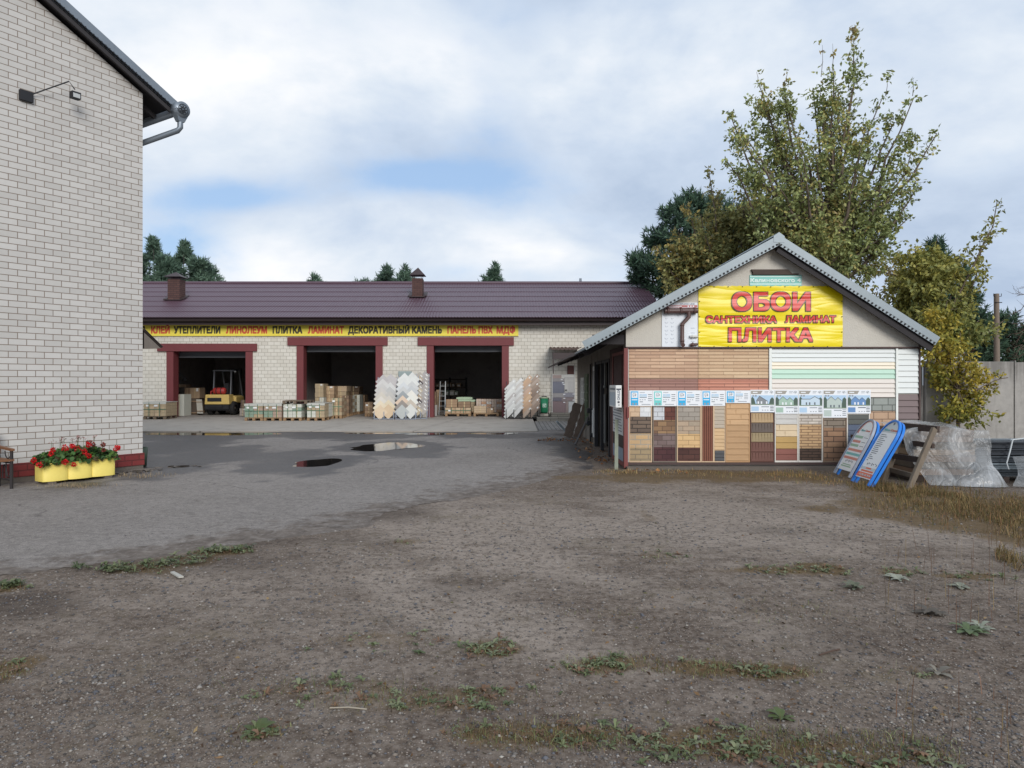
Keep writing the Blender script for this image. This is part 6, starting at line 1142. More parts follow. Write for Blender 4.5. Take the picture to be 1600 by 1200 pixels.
pal = [(179, 182, 179), (208, 208, 202), (147, 139, 132), (192, 181, 166), (215, 192, 170), (223, 222, 213), (153, 158, 159), (224, 220, 210), (196, 196, 193), (190, 192, 192), (204, 206, 206), (198, 198, 196), (214, 214, 209), (216, 216, 211), (218, 218, 213), (212, 212, 207)]
rack('plain', 'rack of cool grey and cream diamond set tiles, middle of the three between the gates', (627.5, 640.5), 582, 656, 12, pal, 28.5, 8, rise=.8)
pal = [(191, 177, 151), (166, 159, 153), (169, 161, 155), (162, 156, 152), (76, 67, 67), (158, 151, 148), (178, 161, 139), (164, 158, 154), (173, 165, 154), (166, 161, 158)]
rack('label', 'narrow rack of taupe tiles with white labels next to the right gate', (652.5, 661), 580.5, 650, 8, pal, 28.9, 10, rise=.7)
def plank_rack(label, xcols, y_top, y_bot, cols, D, rows, frame):
    xc = X(sum(xcols)/len(xcols), D); z0 = zfloor(D); g = T('tile_rack', label, 'tile rack', (xc, D, z0+.002)); s_ = D/F
    for i, xcx in enumerate(xcols):
        for k in range(rows):
            z_ = Z(y_bot-10-(y_bot-y_top-20)*k/(rows-1), D)+(.05 if i % 2 else 0); a = MB(); a.M = Matrix.Translation((X(xcx, D)+random.uniform(-.008, .008), D+.06+.07*k+.01*i, z_)) @ Matrix.Rotation(R(-5), 4, 'X') @ Matrix.Rotation(R(-47+random.uniform(-2, 2)), 4, 'Y')
            a.box(-.29, .29, -.005, .005, -.075, .075); 
            if k % 2 == 0: a.box(.17, .25, -.0075, -.0055, -.02, .03, 1)
            a.build('tile', [tcol(*cols[i][k % len(cols[i])]), LAB], g)
    a = MB(); x0, x1 = X(min(xcols)-6, D), X(max(xcols)+6, D); zt = Z(y_top+4, D)
    for c in (x0, (x0+x1)/2, x1): a.bar((c, D+.02, z0+.002), (c, D+.02, z0+.4), .025, .025); a.bar((c, D+.12, z0+.1), (c, D+.12+.07*rows, zt), .025, .025); a.bar((c, D+.14+.07*rows, z0+.002), (c, D+.14+.07*rows, zt), .025, .025)
    for k in range(rows): z_ = Z(y_bot-10-(y_bot-y_top-20)*k/(rows-1), D)-.12; a.bar((x0-.08, D+.11+.07*k, z_), (x1, D+.11+.07*k, z_), .022, .022); a.bar((x0-.08, D+.11+.07*k, z_), (x0+.02, D+.11+.07*k, z_-.12), .022, .022)
    a.bar((x0, D+.03, z0+.04), (x1, D+.03, z0+.04), .03, .03); a.build('rack_frame', frame, g)
plank_rack('rack of pale grey plank tiles at the right post of the right gate', (797, 809), 592, 655, [[(206, 206, 201), (212, 212, 207), (195, 194, 191), (203, 202, 198), (176, 170, 166)], [(207, 206, 202), (189, 188, 184), (205, 204, 201), (193, 188, 182)]], 28.8, 9, BLACK)
plank_rack('rack of orange and brown wood look plank tiles left of the green bin', (822.5, 835), 586, 655, [[(178, 158, 140), (186, 154, 126), (194, 161, 130), (206, 174, 140), (196, 163, 132), (191, 162, 141)], [(140, 120, 105), (152, 132, 116), (170, 152, 137), (156, 136, 120), (134, 114, 99)]], 28.9, 9, BLACK)
tag(MB().box(X(622, 29.9), X(643, 29.9), 29.96, 29.995, Z(588, 29.9), Z(580, 29.9)).box(X(622.5, 29.9), X(642.5, 29.9), 29.955, 29.96, Z(587.6, 29.9), Z(580.4, 29.9), 1).build('grey_notice', [plain('notice_grey', (142, 154, 152), .6, .06), plain('notice_grey_face', (150, 162, 160), .6, .06)]), 'blank grey notice on the wall above the middle tile rack', 'notice')
# ---------------------------------------------------------------- concrete fence, pole
m, t = newmat('old_concrete'); tc = t.n('ShaderNodeTexCoord').outputs['Object']
n = t.noise(tc, .8, 7, .65); n2 = t.noise(tc, 7, 5, .65); dr = t.noise(t.scalev(tc, (5, 5, .35)), 1.0, 4, .6); sp_ = t.n('ShaderNodeSeparateXYZ', i_0=tc)
base = t.ramp(t.math('ADD', t.math('MULTIPLY', n, .6), t.math('MULTIPLY', n2, .4)), [(.3, srgb(138, 134, 129)), (.5, srgb(160, 156, 150)), (.7, srgb(176, 171, 164))])
base = t.mix(t.math('MULTIPLY', t.sstep(t.math('ADD', dr, t.math('MULTIPLY', t.sstep(sp_.outputs[2], 1.2, 2.25), .3)), .55, .85), .6), base, srgb(88, 84, 80))
finish(t, base, .95, 0, n2, .5, .012, .2); FENC = m
fe = T('concrete_fence', 'grey concrete slab fence behind the film wrapped stack at the right edge', 'fence', (14, 20, 0))
fx0 = X(1434, 20.4)
for k in range(5):
    a = fx0+k*2.5; h0 = 2.17+[.02, 0, .01, .03, 0][k]; mb = MB(); mb.box(a, a+2.46, 20+.02*(k % 2), 20.15+.02*(k % 2), -.05, h0); mb.build('slab', FENC, fe, bevel=.015)
    MB().box(a+2.465, a+2.495, 19.97, 20.18, -.05, h0+.03).build('post', FENC, fe)
mb = MB(); mb.box(7.62, fx0-.06, 20.05, 20.2, -.05, 2.1); mb.build('slab', FENC, fe)
pl_ = T('utility_pole', 'weathered wooden utility pole rising behind the concrete fence', 'pole', (X(1557, 24), 24, 0))
MB().tube([(X(1558, 24), 24, -.1), (X(1557, 24), 24, Z(459, 24))], [.105, .08], 12).build('pole', plain('weathered_pole', (126, 112, 100), .9, .25, 6, stretch=(3, 3, .2)), pl_)
mb = MB()
for s_ in (-1, 1): mb.tube([(X(1557, 24), 24, Z(464, 24)), (X(1557+s_*6, 24), 23.95, Z(463, 24)), (X(1557+s_*6, 24), 23.95, Z(459, 24))], .012, 5)
mb.tube([(X(1557, 24)-.1, 23.92, Z(473, 24)), (X(1557, 24)+.13, 23.92, Z(473, 24))], .015, 5); mb.build('hook', BLACK, pl_)

# ---------------------------------------------------------------- trees
BARK = plain('grey_brown_bark', (98, 86, 74), .95, .3, 5, bump=.6, bscale=20); PBARK = plain('pine_bark', (118, 84, 64), .95, .3, 4, bump=.6, bscale=18); TWIG = plain('thin_twig', (92, 74, 64), .9, .2)
def curve_pts(a, b, sag, n=7, wob=.05):
    a, b = Vector(a), Vector(b); L = (b-a).length; c = (a+b)/2+Vector((0, 0, sag*L)); out = []
    for k in range(n):
        q = k/(n-1); p = a*(1-q)**2+c*(2*q*(1-q))+b*q*q
        if 0 < k < n-1: p = p+Vector((random.gauss(0, wob), random.gauss(0, wob), random.gauss(0, wob)))*L*.12
        out.append(p)
    return out
def taper(n, a, b): return [a+(b-a)*k/(n-1) for k in range(n)]
CL = plain('ivy_none', (80, 90, 50))
def broadleaf(name, label, base, trunk_top, tips, lobes, cols, D, size, seed, r0=.16, per=1.0, group=None, twig_len=.9, spikes=(), gain=2.5):
    """tips: (px, py, D, leafiness) of main boughs; side shoots grow along every bough and carry hanging compound leaves"""
    random.seed(seed); base = Vector(base); tt = Vector(trunk_top); g = T(name, label, 'tree', base, group)
    tr = MB(); tp = curve_pts(base, tt, 0, 6, .08); tr.tube(tp, taper(6, r0, r0*.7), 10); tr.build('trunk', BARK, g)
    lm = MB(); Cs, Ds, hs2 = [], [], []
    for (px, py, dD, lf) in tips:
        tip = P(px, py, D+dD); st = tp[-1] if random.random() < .6 else tp[-2]; L = (tip-st).length; n = 9
        bp = curve_pts(st, tip, -.10 if tip.z > st.z+1 else .12, n, .10); lm.tube(bp, taper(n, r0*.48*min(1, L/5+.3), .012), 6)
        m_ = int(L*5.5*lf)
        for k in range(m_):
            q = .16+.84*(k+random.random())/max(m_, 1); i0 = min(int(q*(n-1)), n-2); f = q*(n-1)-i0; p = bp[i0].lerp(bp[i0+1], f); ax = (bp[i0+1]-bp[i0]).normalized()
            w_ = twig_len*(1.0-q)**.55*min(1, q*3.2)*(.55+.6*random.random())*(.35+.65*min(1, L/4))+.10
            dv = Vector((random.gauss(0, 1), random.gauss(0, 1), random.gauss(0, .7))); dv = (dv-ax*dv.dot(ax)).normalized(); e = p+(dv*.8+ax*.75).normalized()*w_
            if w_ > .3: lm.tube([p, p.lerp(e, .55)+Vector((0, 0, -.03)), e], [.010, .007, .003], 4, cap=False)
            nl = max(2, int(w_*9*per))
            for j in range(nl):
                s_ = .25+.75*(j+random.random())/nl; Cs.append(p.lerp(e, s_)+Vector((random.gauss(0, .05), random.gauss(0, .05), random.gauss(0, .05)))); Ds.append((e-p).normalized())
    for (px, py, dD, rx, ry, cnt) in lobes:
        c = P(px, py, D+dD); a = rx*(D+dD)/F; b = ry*(D+dD)/F; lm.tube(curve_pts(tp[-1], c, .05, 6, .1), taper(6, r0*.4, .015), 6)
        nt = int(cnt/7)
        for k in range(nt):
            v = Vector((random.gauss(0, 1), random.gauss(0, 1), random.gauss(0, 1))).normalized()*(random.random()**.45); e = c+Vector((v.x*a, v.y*a*.9, v.z*b)); p = c+(e-c)*.55+Vector((random.gauss(0, .1),)*3); 
            if k % 3 == 0: lm.tube([c.lerp(p, .5), p, e], [.014, .009, .003], 4, cap=False)
            for j in range(7): s_ = random.random(); Cs.append(p.lerp(e, s_)+Vector((random.gauss(0, .09), random.gauss(0, .09), random.gauss(0, .09)))); Ds.append(((e-p)+Vector((0, 0, .1))).normalized())
    for (x0, y0, x1, y1, nlf) in spikes:
        a, b = P(x0, y0, D), P(x1, y1, D); lm.tube([a, a.lerp(b, .5)+Vector((.03, 0, 0)), b], [.012, .008, .004], 4)
        for k in range(nlf): q = random.random()**.5; Cs.append(a.lerp(b, q)+Vector((random.gauss(0, .08), random.gauss(0, .08), random.gauss(0, .06)))); Ds.append((b-a).normalized())
    lm.build('limbs', BARK, g)
    C = np.array(Cs); Dv = np.array(Ds); n = len(C)
    # each point carries a small hanging compound leaf of leaflets
    kf = 5; Cc = np.repeat(C, kf, 0)+rng.normal(0, size*.35, (n*kf, 3)); Dr = unit(np.repeat(Dv, kf, 0)*.55+rng.normal(0, .75, (n*kf, 3))+np.array([0, 0, -.55]))
    key = np_noise(Cc, 1.1, seed)+.5*np_noise(Cc, 2.7, seed+3)+rng.normal(0, .35, n*kf); hz = (Cc[:, 2]-C[:, 2].min())/(np.ptp(C[:, 2])+.01); cl = np.array([srgb(*q) for q in cols])*gain; 
    idx = np.clip(((key*.32+.5)*len(cl)).astype(int), 0, len(cl)-1); tint = cl[idx]*(1+rng.normal(0, .16, (n*kf, 1)))
    V, Fq, tn = leaves(Cc, Dr, size*rng.uniform(.65, 1.25, n*kf), size*.27*rng.uniform(.8, 1.25, n*kf), np.clip(tint, .004, 1))
    arrays_mesh('crown', V, Fq, tn, LEAF, g); random.seed(seed+100); return g
def to_green(c): return c
GREENS = [(94, 83, 56), (108, 97, 57), (99, 98, 59), (90, 94, 57), (84, 90, 56), (78, 85, 55), (96, 100, 61), (111, 104, 61), (85, 92, 59)]
broadleaf('maple_tree', 'tall ragged maple with green and reddish leaves rising behind the shed roof', (10.1, 23.6, 0), P(1296, 420, 23.6), [
    (1334, 82, .3, 1.5), (1303, 108, -.5, 1.3), (1270, 140, .5, 1.4), (1226, 126, -.2, 1.5), (1186, 132, .6, 1.5), (1142, 182, 0, 1.5), (1136, 252, -.5, 1.3), (1380, 150, .4, 1.1), (1428, 152, -.4, 1.1), (1464, 208, .2, 1.1), (1424, 236, .6, 1.1), (1434, 292, -.3, 1.2), (1210, 200, 1.2, 1.5), (1250, 230, -1.2, 1.4), (1300, 200, 1.2, 1.3), (1345, 230, -1.2, 1.2), (1180, 250, .3, 1.4), (1215, 290, -1, 1.3), (1385, 300, .8, 1.2), (1390, 360, -.6, 1.3), (1180, 300, 1, 1.2), (1330, 290, 0, 1.2), (1420, 340, 0, 1.1), (1270, 280, .6, 1.2), (1240, 345, -.6, 1.2), (1310, 140, .2, 1.2), (1355, 190, .2, 1), (1160, 215, -1, 1.3), (1200, 165, 1, 1.3)],
    [(1330, 400, 0, 100, 60, 324), (1400, 430, .8, 60, 60, 216), (1270, 380, -.6, 60, 45, 180), (1340, 330, .3, 70, 50, 151), (1230, 320, .2, 55, 40, 136), (1190, 160, .3, 26, 26, 54), (1232, 170, -.3, 26, 34, 68), (1165, 215, 0, 34, 26, 61), (1215, 235, .5, 46, 30, 93), (1290, 160, 0, 34, 40, 93), (1335, 125, 0, 14, 34, 32), (1275, 240, -.6, 40, 34, 82), (1330, 215, .4, 30, 34, 61), (1395, 195, 0, 18, 28, 28), (1415, 215, .2, 26, 16, 32), (1385, 260, 0, 30, 30, 46), (1180, 275, -.4, 40, 22, 68)], GREENS, 23.6, .145, 21, .2, .74, twig_len=1.2, gain=3.0,
    spikes=[(1333, 100, 1333, 46, 20), (1283, 120, 1285, 70, 3), (1300, 115, 1301, 68, 2), (1184, 130, 1182, 112, 1), (1228, 124, 1229, 108, 1), (1384, 150, 1386, 118, 5), (1426, 150, 1426, 120, 3), (1140, 190, 1138, 172, 5)])
broadleaf('maple_tree', 'lower yellowing maple left of the tall ragged one, in front of the dark pine', (5.9, 26.2, 0), P(1150, 500, 26.2), [(1107, 262, .3, .9), (1072, 320, 0, 1), (1026, 385, 0, 1.1), (1120, 300, 1, 1.1), (1165, 290, 0, 1.1), (1200, 330, -.5, 1.1), (1060, 360, .8, 1.2), (1095, 335, -.8, 1.2), (1215, 300, .5, .8), (1040, 420, .4, 1.1)],
    [(1090, 400, 0, 65, 40, 560), (1150, 360, .5, 60, 45, 560), (1190, 350, -.4, 40, 40, 280), (1060, 420, .3, 45, 40, 360)], [(113, 101, 58), (118, 105, 59), (108, 101, 60), (100, 98, 60), (94, 95, 59), (110, 97, 56), (123, 109, 62)], 26.2, .16, 33, .14, 1.1, gain=2.1)
broadleaf('maple_tree', 'yellow green maple bush growing between the shed and the pole', (X(1452, 21.6), 21.6, 0), P(1455, 560, 21.6), [(1558, 315, 0, .75), (1552, 368, .5, .7), (1500, 400, .3, .8), (1430, 390, 0, 1), (1470, 400, .5, 1.1), (1500, 440, -.4, 1), (1520, 470, 0, .7), (1440, 450, .3, 1.1), (1480, 470, -.6, 1.1), (1530, 500, .3, .8), (1570, 500, .3, .7)],
    [(1440, 440, 0, 45, 50, 400), (1455, 510, .3, 55, 50, 520), (1440, 400, .3, 36, 26, 160), (1480, 420, .2, 40, 30, 200), (1500, 525, -.5, 55, 30, 260), (1420, 470, .8, 40, 50, 300)], [(118, 112, 58), (123, 117, 60), (110, 109, 59), (101, 104, 59), (96, 102, 59), (127, 120, 63)], 21.6, .15, 45, .1, 1.0, gain=1.85)
broadleaf('sapling', 'yellow leaved maple sapling in front of the concrete fence', (X(1497, 19.2), 19.2, 0), P(1497, 610, 19.2), [(1575, 590, 0, .7), (1560, 600, .3, .7), (1540, 575, -.3, 1), (1465, 560, 0, 1), (1500, 520, .2, 1.1), (1520, 550, 0, 1), (1478, 590, -.3, 1), (1530, 620, .2, 1), (1510, 650, -.3, 1.2), (1480, 640, .2, .9), (1545, 610, 0, .9), (1460, 600, .2, .8)], [(1505, 640, 0, 42, 28, 200), (1500, 590, .2, 46, 34, 160), (1480, 545, 0, 40, 30, 170), (1465, 510, .3, 36, 34, 180), (1470, 590, .3, 28, 34, 120)], [(150, 134, 54), (160, 142, 62), (130, 122, 52), (112, 112, 54), (96, 102, 52), (172, 150, 66)], 19.2, .125, 57, .05, 1.0, twig_len=.6, gain=1.45)
NEED = tinted('needles', .6, .1)
def pine(name, label, base, top, D, lobes, seed, cols, r0=.2, nl=.34, group=None):
    pb = PBARK if D < 50 else plain('dim_far_bark', (58, 56, 50), .95, .2)
    """pine: trunk, boughs to every lobe, and rosettes of long needles at the bough ends; lobes are (px, py, dD, rx, ry, tufts)"""
    random.seed(seed); base = Vector(base); top = Vector(top); g = T(name, label, 'tree', base, group); tr = MB(); tp = curve_pts(base, top, 0, 8, .05); tr.tube(tp, taper(8, r0, r0*.25), 8); tr.build('trunk', pb, g)
    lm = MB(); Cs, Ds = [], []
    for (px, py, dD, rx, ry, cnt) in lobes:
        c = P(px, py, D+dD); a, b = rx*(D+dD)/F, ry*(D+dD)/F; q = min(max((c.z-base.z)/(top.z-base.z)-.06, .1), .97); st = tp[min(int(q*7), 6)].lerp(tp[min(int(q*7)+1, 7)], q*7-int(q*7))
        lm.tube([st, st.lerp(c, .6)+Vector((0, 0, -.15)), c], [r0*.3, r0*.18, .02], 5)
        for k in range(cnt):
            v = Vector((random.gauss(0, 1), random.gauss(0, 1), random.gauss(0, 1))).normalized()*(random.random()**.33); e = c+Vector((v.x*a, v.y*a*.9, v.z*b)); Cs.append(e); o_ = (e-c); o_.normalize(); Ds.append((o_*.55+Vector((0, 0, .8))).normalized())
            if k % 6 == 0: lm.tube([c, c.lerp(e, .6)+Vector((0, 0, -.05)), e], [.025, .015, .006], 4, cap=False)
    lm.build('limbs', pb, g)
    C = np.array(Cs); Dv = np.array(Ds); n = len(C); kf = 13; Cc = np.repeat(C, kf, 0); Dr = unit(np.repeat(Dv, kf, 0)*.75+rng.normal(0, .55, (n*kf, 3))); Cc = Cc-Dr*.03+np.repeat(Dv, kf, 0)*rng.uniform(-.25, .12, (n*kf, 1))
    key = np_noise(Cc, .8, seed)+rng.normal(0, .4, n*kf); cl = np.array([srgb(*q) for q in cols])*2.3; idx = np.clip(((key*.3+.5)*len(cl)).astype(int), 0, len(cl)-1); tint = np.clip(cl[idx]*(1+rng.normal(0, .15, (n*kf, 1))), .003, 1)
    V, Fq, tn = leaves(Cc, Dr, nl*rng.uniform(.7, 1.2, n*kf), nl*.085*rng.uniform(.8, 1.2, n*kf), tint, .1); arrays_mesh('crown', V, Fq, tn, NEED, g); return g
PC = [(40, 54, 44), (48, 64, 50), (56, 74, 58), (44, 58, 50), (62, 80, 64)]
def cone_lobes(cx, ty, by, w0, nlev, cnt, jit=4, dD=1.0):
    out = []
    for k in range(nlev):
        q = (k+.5)/nlev; y = ty+(by-ty)*q; w_ = w0*(q**.75); m_ = max(1, int(1+q*3))
        for j in range(m_): out.append((cx+(0 if m_ == 1 else (j/(m_-1)-.5)*1.5*w_)+random.uniform(-jit, jit), y+random.uniform(-jit, jit)*.6, random.uniform(-dD, dD), max(7, w_*.62), max(7, (by-ty)/nlev*.95), int(cnt*(.8+1.2*q))))
    return out
pine('pine_tree', 'big dark pine behind the yellowing maple left of the shed roof', (X(1090, 34), 34, 0), P(1085, 300, 34), 34, [(1085, 318, 0, 32, 18, 110), (1055, 335, -.6, 26, 20, 100), (1115, 330, .6, 34, 22, 110), (1030, 372, .4, 24, 18, 90), (1070, 370, -.8, 40, 26, 160), (1120, 370, .3, 40, 30, 160), (1160, 340, .5, 30, 24, 110), (1000, 408, .2, 22, 13, 70), (1030, 415, -.5, 34, 20, 120), (1080, 420, .4, 46, 28, 180), (1140, 410, 0, 46, 30, 170), (995, 432, .3, 14, 9, 35), (1040, 450, .3, 38, 22, 130), (1100, 460, 0, 50, 26, 150)], 61, PC, .3, .36)
pine('pine_tree', 'dark pine showing between the tall maple and the pole', (X(1475, 33), 33, 0), P(1462, 372, 33), 33, [(1462, 388, 0, 14, 14, 40), (1470, 410, .4, 26, 16, 80), (1440, 430, -.4, 34, 20, 110), (1490, 430, .4, 24, 16, 80), (1500, 465, 0, 30, 20, 110), (1450, 470, .4, 46, 28, 160), (1515, 500, -.4, 32, 20, 110), (1480, 520, .2, 50, 28, 150), (1535, 540, .2, 30, 18, 80), (1420, 500, -.3, 40, 28, 120)], 71, PC, .25, .36)
pine('pine_tree', 'broad dark pine behind the utility pole at the right', (X(1580, 36), 36, 0), P(1572, 490, 36), 36, [(1572, 500, 0, 18, 12, 50), (1560, 520, .4, 30, 16, 90), (1592, 525, -.3, 22, 15, 70), (1545, 540, .2, 30, 18, 90), (1585, 550, .3, 34, 18, 110), (1560, 565, 0, 48, 16, 130), (1600, 570, .2, 24, 14, 70), (1530, 565, .2, 30, 16, 70), (1640, 560, .2, 40, 30, 90)], 73, PC, .25, .36)
pine('pine_tree', 'bushy pine tip lit against the sky just right of the pole behind the dark pine', (X(1545, 31), 31, 0), P(1545, 468, 31), 31, [(1546, 476, 0, 7, 8, 16), (1540, 492, .2, 14, 9, 30), (1552, 505, .2, 16, 10, 36), (1535, 520, 0, 20, 12, 44)], 74, [(70, 86, 72), (82, 98, 80), (60, 76, 62)], .12, .34) if False else None
PF = [(48, 62, 54), (56, 72, 60), (66, 82, 68), (52, 66, 60)]
random.seed(5)
pine('pine_tree', 'tallest pine over the warehouse roof beside the white brick wall', (X(241, 58), 58, 0), P(240, 390, 58), 58, cone_lobes(238, 376, 470, 46, 7, 50), 81, PF, .12, .5, 'pines far behind the warehouse')
pine('pine_tree', 'pointed pine over the warehouse roof right of the left chimney', (X(288, 60), 60, 0), P(287, 398, 60), 60, cone_lobes(290, 385, 470, 58, 7, 54), 82, PF, .12, .5, 'pines far behind the warehouse')
pine('pine_tree', 'small side pine leaning out to the right beyond the left chimney', (X(318, 62), 62, 0), P(312, 424, 62), 62, cone_lobes(312, 412, 470, 22, 5, 30), 83, PF, .12, .5, 'pines far behind the warehouse')
pine('pine_tree', 'pine tops peeping over the ridge left of the middle chimney', (X(602, 64), 64, 0), P(602, 436, 64), 64, cone_lobes(602, 421, 470, 58, 5, 40), 84, PF, .12, .5, 'pines far behind the warehouse')
pine('pine_tree', 'thin pine top touching the middle chimney on its left', (X(634, 64), 64, 0), P(631, 437, 64), 64, cone_lobes(631, 422, 470, 34, 5, 30), 85, PF, .12, .5, 'pines far behind the warehouse')
pine('pine_tree', 'lone pine top over the ridge right of the middle chimney', (X(770, 62), 62, 0), P(771, 431, 62), 62, cone_lobes(771, 418, 470, 24, 5, 30), 86, PF, .12, .5, 'pines far behind the warehouse')
pine('pine_tree', 'tiny pine tip on the ridge between the chimneys', (X(494, 66), 66, 0), P(494, 447, 66), 66, cone_lobes(494, 433, 470, 16, 4, 18), 87, PF, .1, .5, 'pines far behind the warehouse')
# bare tree at the right edge
random.seed(9); bt = T('bare_tree', 'leafless tree reaching in from the right edge of the yard', 'tree', (X(1660, 29), 29, 0)); tr = MB(); tp = curve_pts((X(1660, 29), 29, 0), P(1655, 440, 29), 0, 6, .05); tr.tube(tp, taper(6, .16, .08), 8); tr.build('trunk', BARK, bt)
lm = MB()
def sprout(p, d, L, r, dep):
    e = p+d*L; mid = p.lerp(e, .5)+Vector((random.gauss(0, .05), random.gauss(0, .05), random.gauss(0, .04)))*L; lm.tube([p, mid, e], [r, r*.75, r*.45], 4, cap=False)
    if dep:
        for k in range(3 if dep > 1 else 4):
            q = random.uniform(.3, 1); nd = (d+Vector((random.gauss(0, .5), random.gauss(0, .5), random.gauss(.12, .4)))).normalized(); sprout(p.lerp(e, q), nd, L*random.uniform(.45, .7), r*.55, dep-1)
for (x_, y_) in ((1600, 425), (1585, 455), (1595, 500), (1578, 520), (1620, 400), (1600, 540), (1660, 380)):
    c = P(x_+20, y_+14, 29); st = tp[-1] if y_ < 470 else tp[-2]; sprout(st, (c-st).normalized(), (c-st).length, .035, 3)
lm.build('limbs', TWIG, bt)

# ---------------------------------------------------------------- grass, weeds, leaves, gravel
def on_ground(px, py): 
    D = CZ*F/(py-H); return np.column_stack([(px-800)*D/F, D])
def blades(pts, hgt, wid, lean, cols, seed, mat, name, label, cat, kind='stuff', zf=None):
    cols = [tuple(min(255, q*1.28) for q in c_) for c_ in cols]; n = len(pts); z = (relief(pts) if zf is None else zf(pts)); C = np.column_stack([pts, z-.004]); a = rng.uniform(0, 6.28, n); dv = np.column_stack([np.cos(a), np.sin(a)]); ln = np.abs(rng.normal(0, lean, (n, 1))); h = hgt[:, None]
    side = np.column_stack([-dv[:, 1], dv[:, 0], np.zeros(n)]); d3 = np.column_stack([dv, np.zeros(n)]); up = np.array([[0, 0, 1.0]]); w_ = wid[:, None]
    mid = C+up*h*.55+d3*ln*h*.3; tip = C+up*h*(1-.35*np.minimum(ln, 1))+d3*ln*h
    V = np.stack([C-side*w_*.5, C+side*w_*.5, mid+side*w_*.4, tip, mid-side*w_*.4], 1).reshape(-1, 3); i = np.arange(n)[:, None]*5; Fq = (i[:, None]+np.array([(0, 1, 2), (0, 2, 4), (4, 2, 3)])[None]).reshape(-1, 3)
    tn = foliage_colors(n, cols, .18); o = arrays_mesh(name, V, Fq, np.repeat(tn, 5, 0), mat); return tag(o, label, cat, kind=kind)
GR = tinted('grass_blade', .7, .15, .2)
def scatter(lst, n, seed, jit=.35, thr=.25):
    """random ground points thick inside the soft patches"""
    r = np.random.default_rng(seed); out = []; 
    for cx, cy, rx, ry, k in lst:
        m_ = int(n*k); px = cx+rx*1.3*r.uniform(-1, 1, m_); py = cy+ry*1.3*r.uniform(-1, 1, m_); p = on_ground(px, py); b = blobs(p, [(cx, cy, rx, ry, 1)], jit, seed); p = p[(b > r.uniform(thr, 1.0, m_)) & (np_noise(p, 4.5, seed+2)+.6*np_noise(p, 13, seed+4) > r.uniform(-.9, .7, m_))]; out.append(p)
    return np.concatenate(out)
DRY = [(150, 128, 88), (134, 112, 76), (118, 98, 66), (104, 88, 58), (92, 88, 54), (84, 82, 50), (128, 96, 68)]
p = scatter([(1480, 800, 115, 34, 1.2), (1580, 825, 70, 55, 1.4), (1540, 780, 90, 22, 1.2), (1400, 765, 60, 12, 1.0), (1440, 775, 60, 12, .9), (1595, 880, 30, 30, .5), (1700, 815, 110, 50, .7), (1800, 850, 110, 70, .5)], 13000, 5); p = p[~((p[:, 0] > 6.4)&(p[:, 0] < 8)&(p[:, 1] > 11.0))]
blades(p, rng.lognormal(-3.0, .55, len(p)).clip(.015, .3), rng.uniform(.003, .007, len(p)), .75, [tuple(q*.8 for q in c_) for c_ in DRY], 5, GR, 'dry_grass', 'dry brownish grass along the film wrapped stack at the right', 'grass')
p = scatter([(1150, 742, 200, 9, 1.0), (1010, 735, 70, 7, .7), (1290, 752, 50, 10, .7), (960, 738, 34, 7, .8), (1230, 742, 60, 7, .8)], 3000, 6); p = p[p[:, 1] < 13.1]
blades(p, rng.uniform(.02, .09, len(p)), rng.uniform(.003, .007, len(p)), .7, DRY, 6, GR, 'dry_grass', 'thin dry grass strip at the foot of the sample wall', 'grass')
p = scatter([(120, 762, 60, 4, 1.0), (230, 745, 40, 3, .4)], 1300, 8); blades(p, rng.uniform(.02, .08, len(p)), rng.uniform(.003, .006, len(p)), .6, [(132, 116, 92), (116, 100, 78), (96, 84, 64)], 8, GR, 'straw_grass', 'straw coloured grass beneath the yellow planter', 'grass', zf=lambda q: np.full(len(q), .014))
WCOL = [(86, 92, 58), (74, 84, 52), (98, 100, 66), (104, 84, 62), (92, 70, 56), (110, 112, 80)]
main = [s_ for s_ in STRIPS if s_[1] > 840 and s_[4] > .2]
p = scatter([(a, b, c, d, k*.5*(c*d/700)**.6) for a, b, c, d, k in main], 3000, 7, .5); blades(p, rng.lognormal(-3.75, .45, len(p)).clip(.008, .09), rng.uniform(.0015, .0035, len(p)), .9, WCOL+[tuple(q*.68 for q in c_) for c_ in DRY[:5]], 7, GR, 'weeds', 'low weeds and wisps of grass growing in strips across the bare dirt', 'weeds')
# leafy rosettes: broad bent leaves
def rosettes(centers, nl, size, cols, seed, name, label, cat, zf=None, flat=.35):
    r = np.random.default_rng(seed); Vs, Fs, Ts = [], [], []; o = 0
    for (x_, y_), s_ in zip(centers, size):
        z0 = float(relief(np.array([[x_, y_]]))[0]) if zf is None else zf; m_ = max(3, int(nl*r.uniform(.7, 1.2))); a0 = r.uniform(0, 6.28); ct = np.array(srgb(*cols[r.integers(len(cols))]))
        for k in range(m_):
            a = a0+2.4*k; L = s_*r.uniform(.6, 1.15); W = L*r.uniform(.16, .26); e = r.uniform(.1, flat*2); d = np.array([math.cos(a), math.sin(a), 0]); sd_ = np.array([-d[1], d[0], 0]); b0 = np.array([x_, y_, z0]); up = np.array([0, 0, 1.0])
            p1 = b0+d*L*.4+up*L*e; p2 = b0+d*L*.8+up*L*e*1.05; p3 = b0+d*L+up*L*e*.75
            Vs += [b0-sd_*W*.15, b0+sd_*W*.15, p1+sd_*W, p2+sd_*W*.75, p3, p2-sd_*W*.75, p1-sd_*W]; Fs += [(o, o+1, o+2), (o, o+2, o+6), (o+6, o+2, o+3), (o+6, o+3, o+5), (o+5, o+3, o+4)]; o += 7; Ts += [np.clip(ct*(1+r.normal(0, .12)), .004, 1)]*7
    ob = arrays_mesh(name, np.array(Vs), np.array(Fs), np.array(Ts), LEAF); return ob
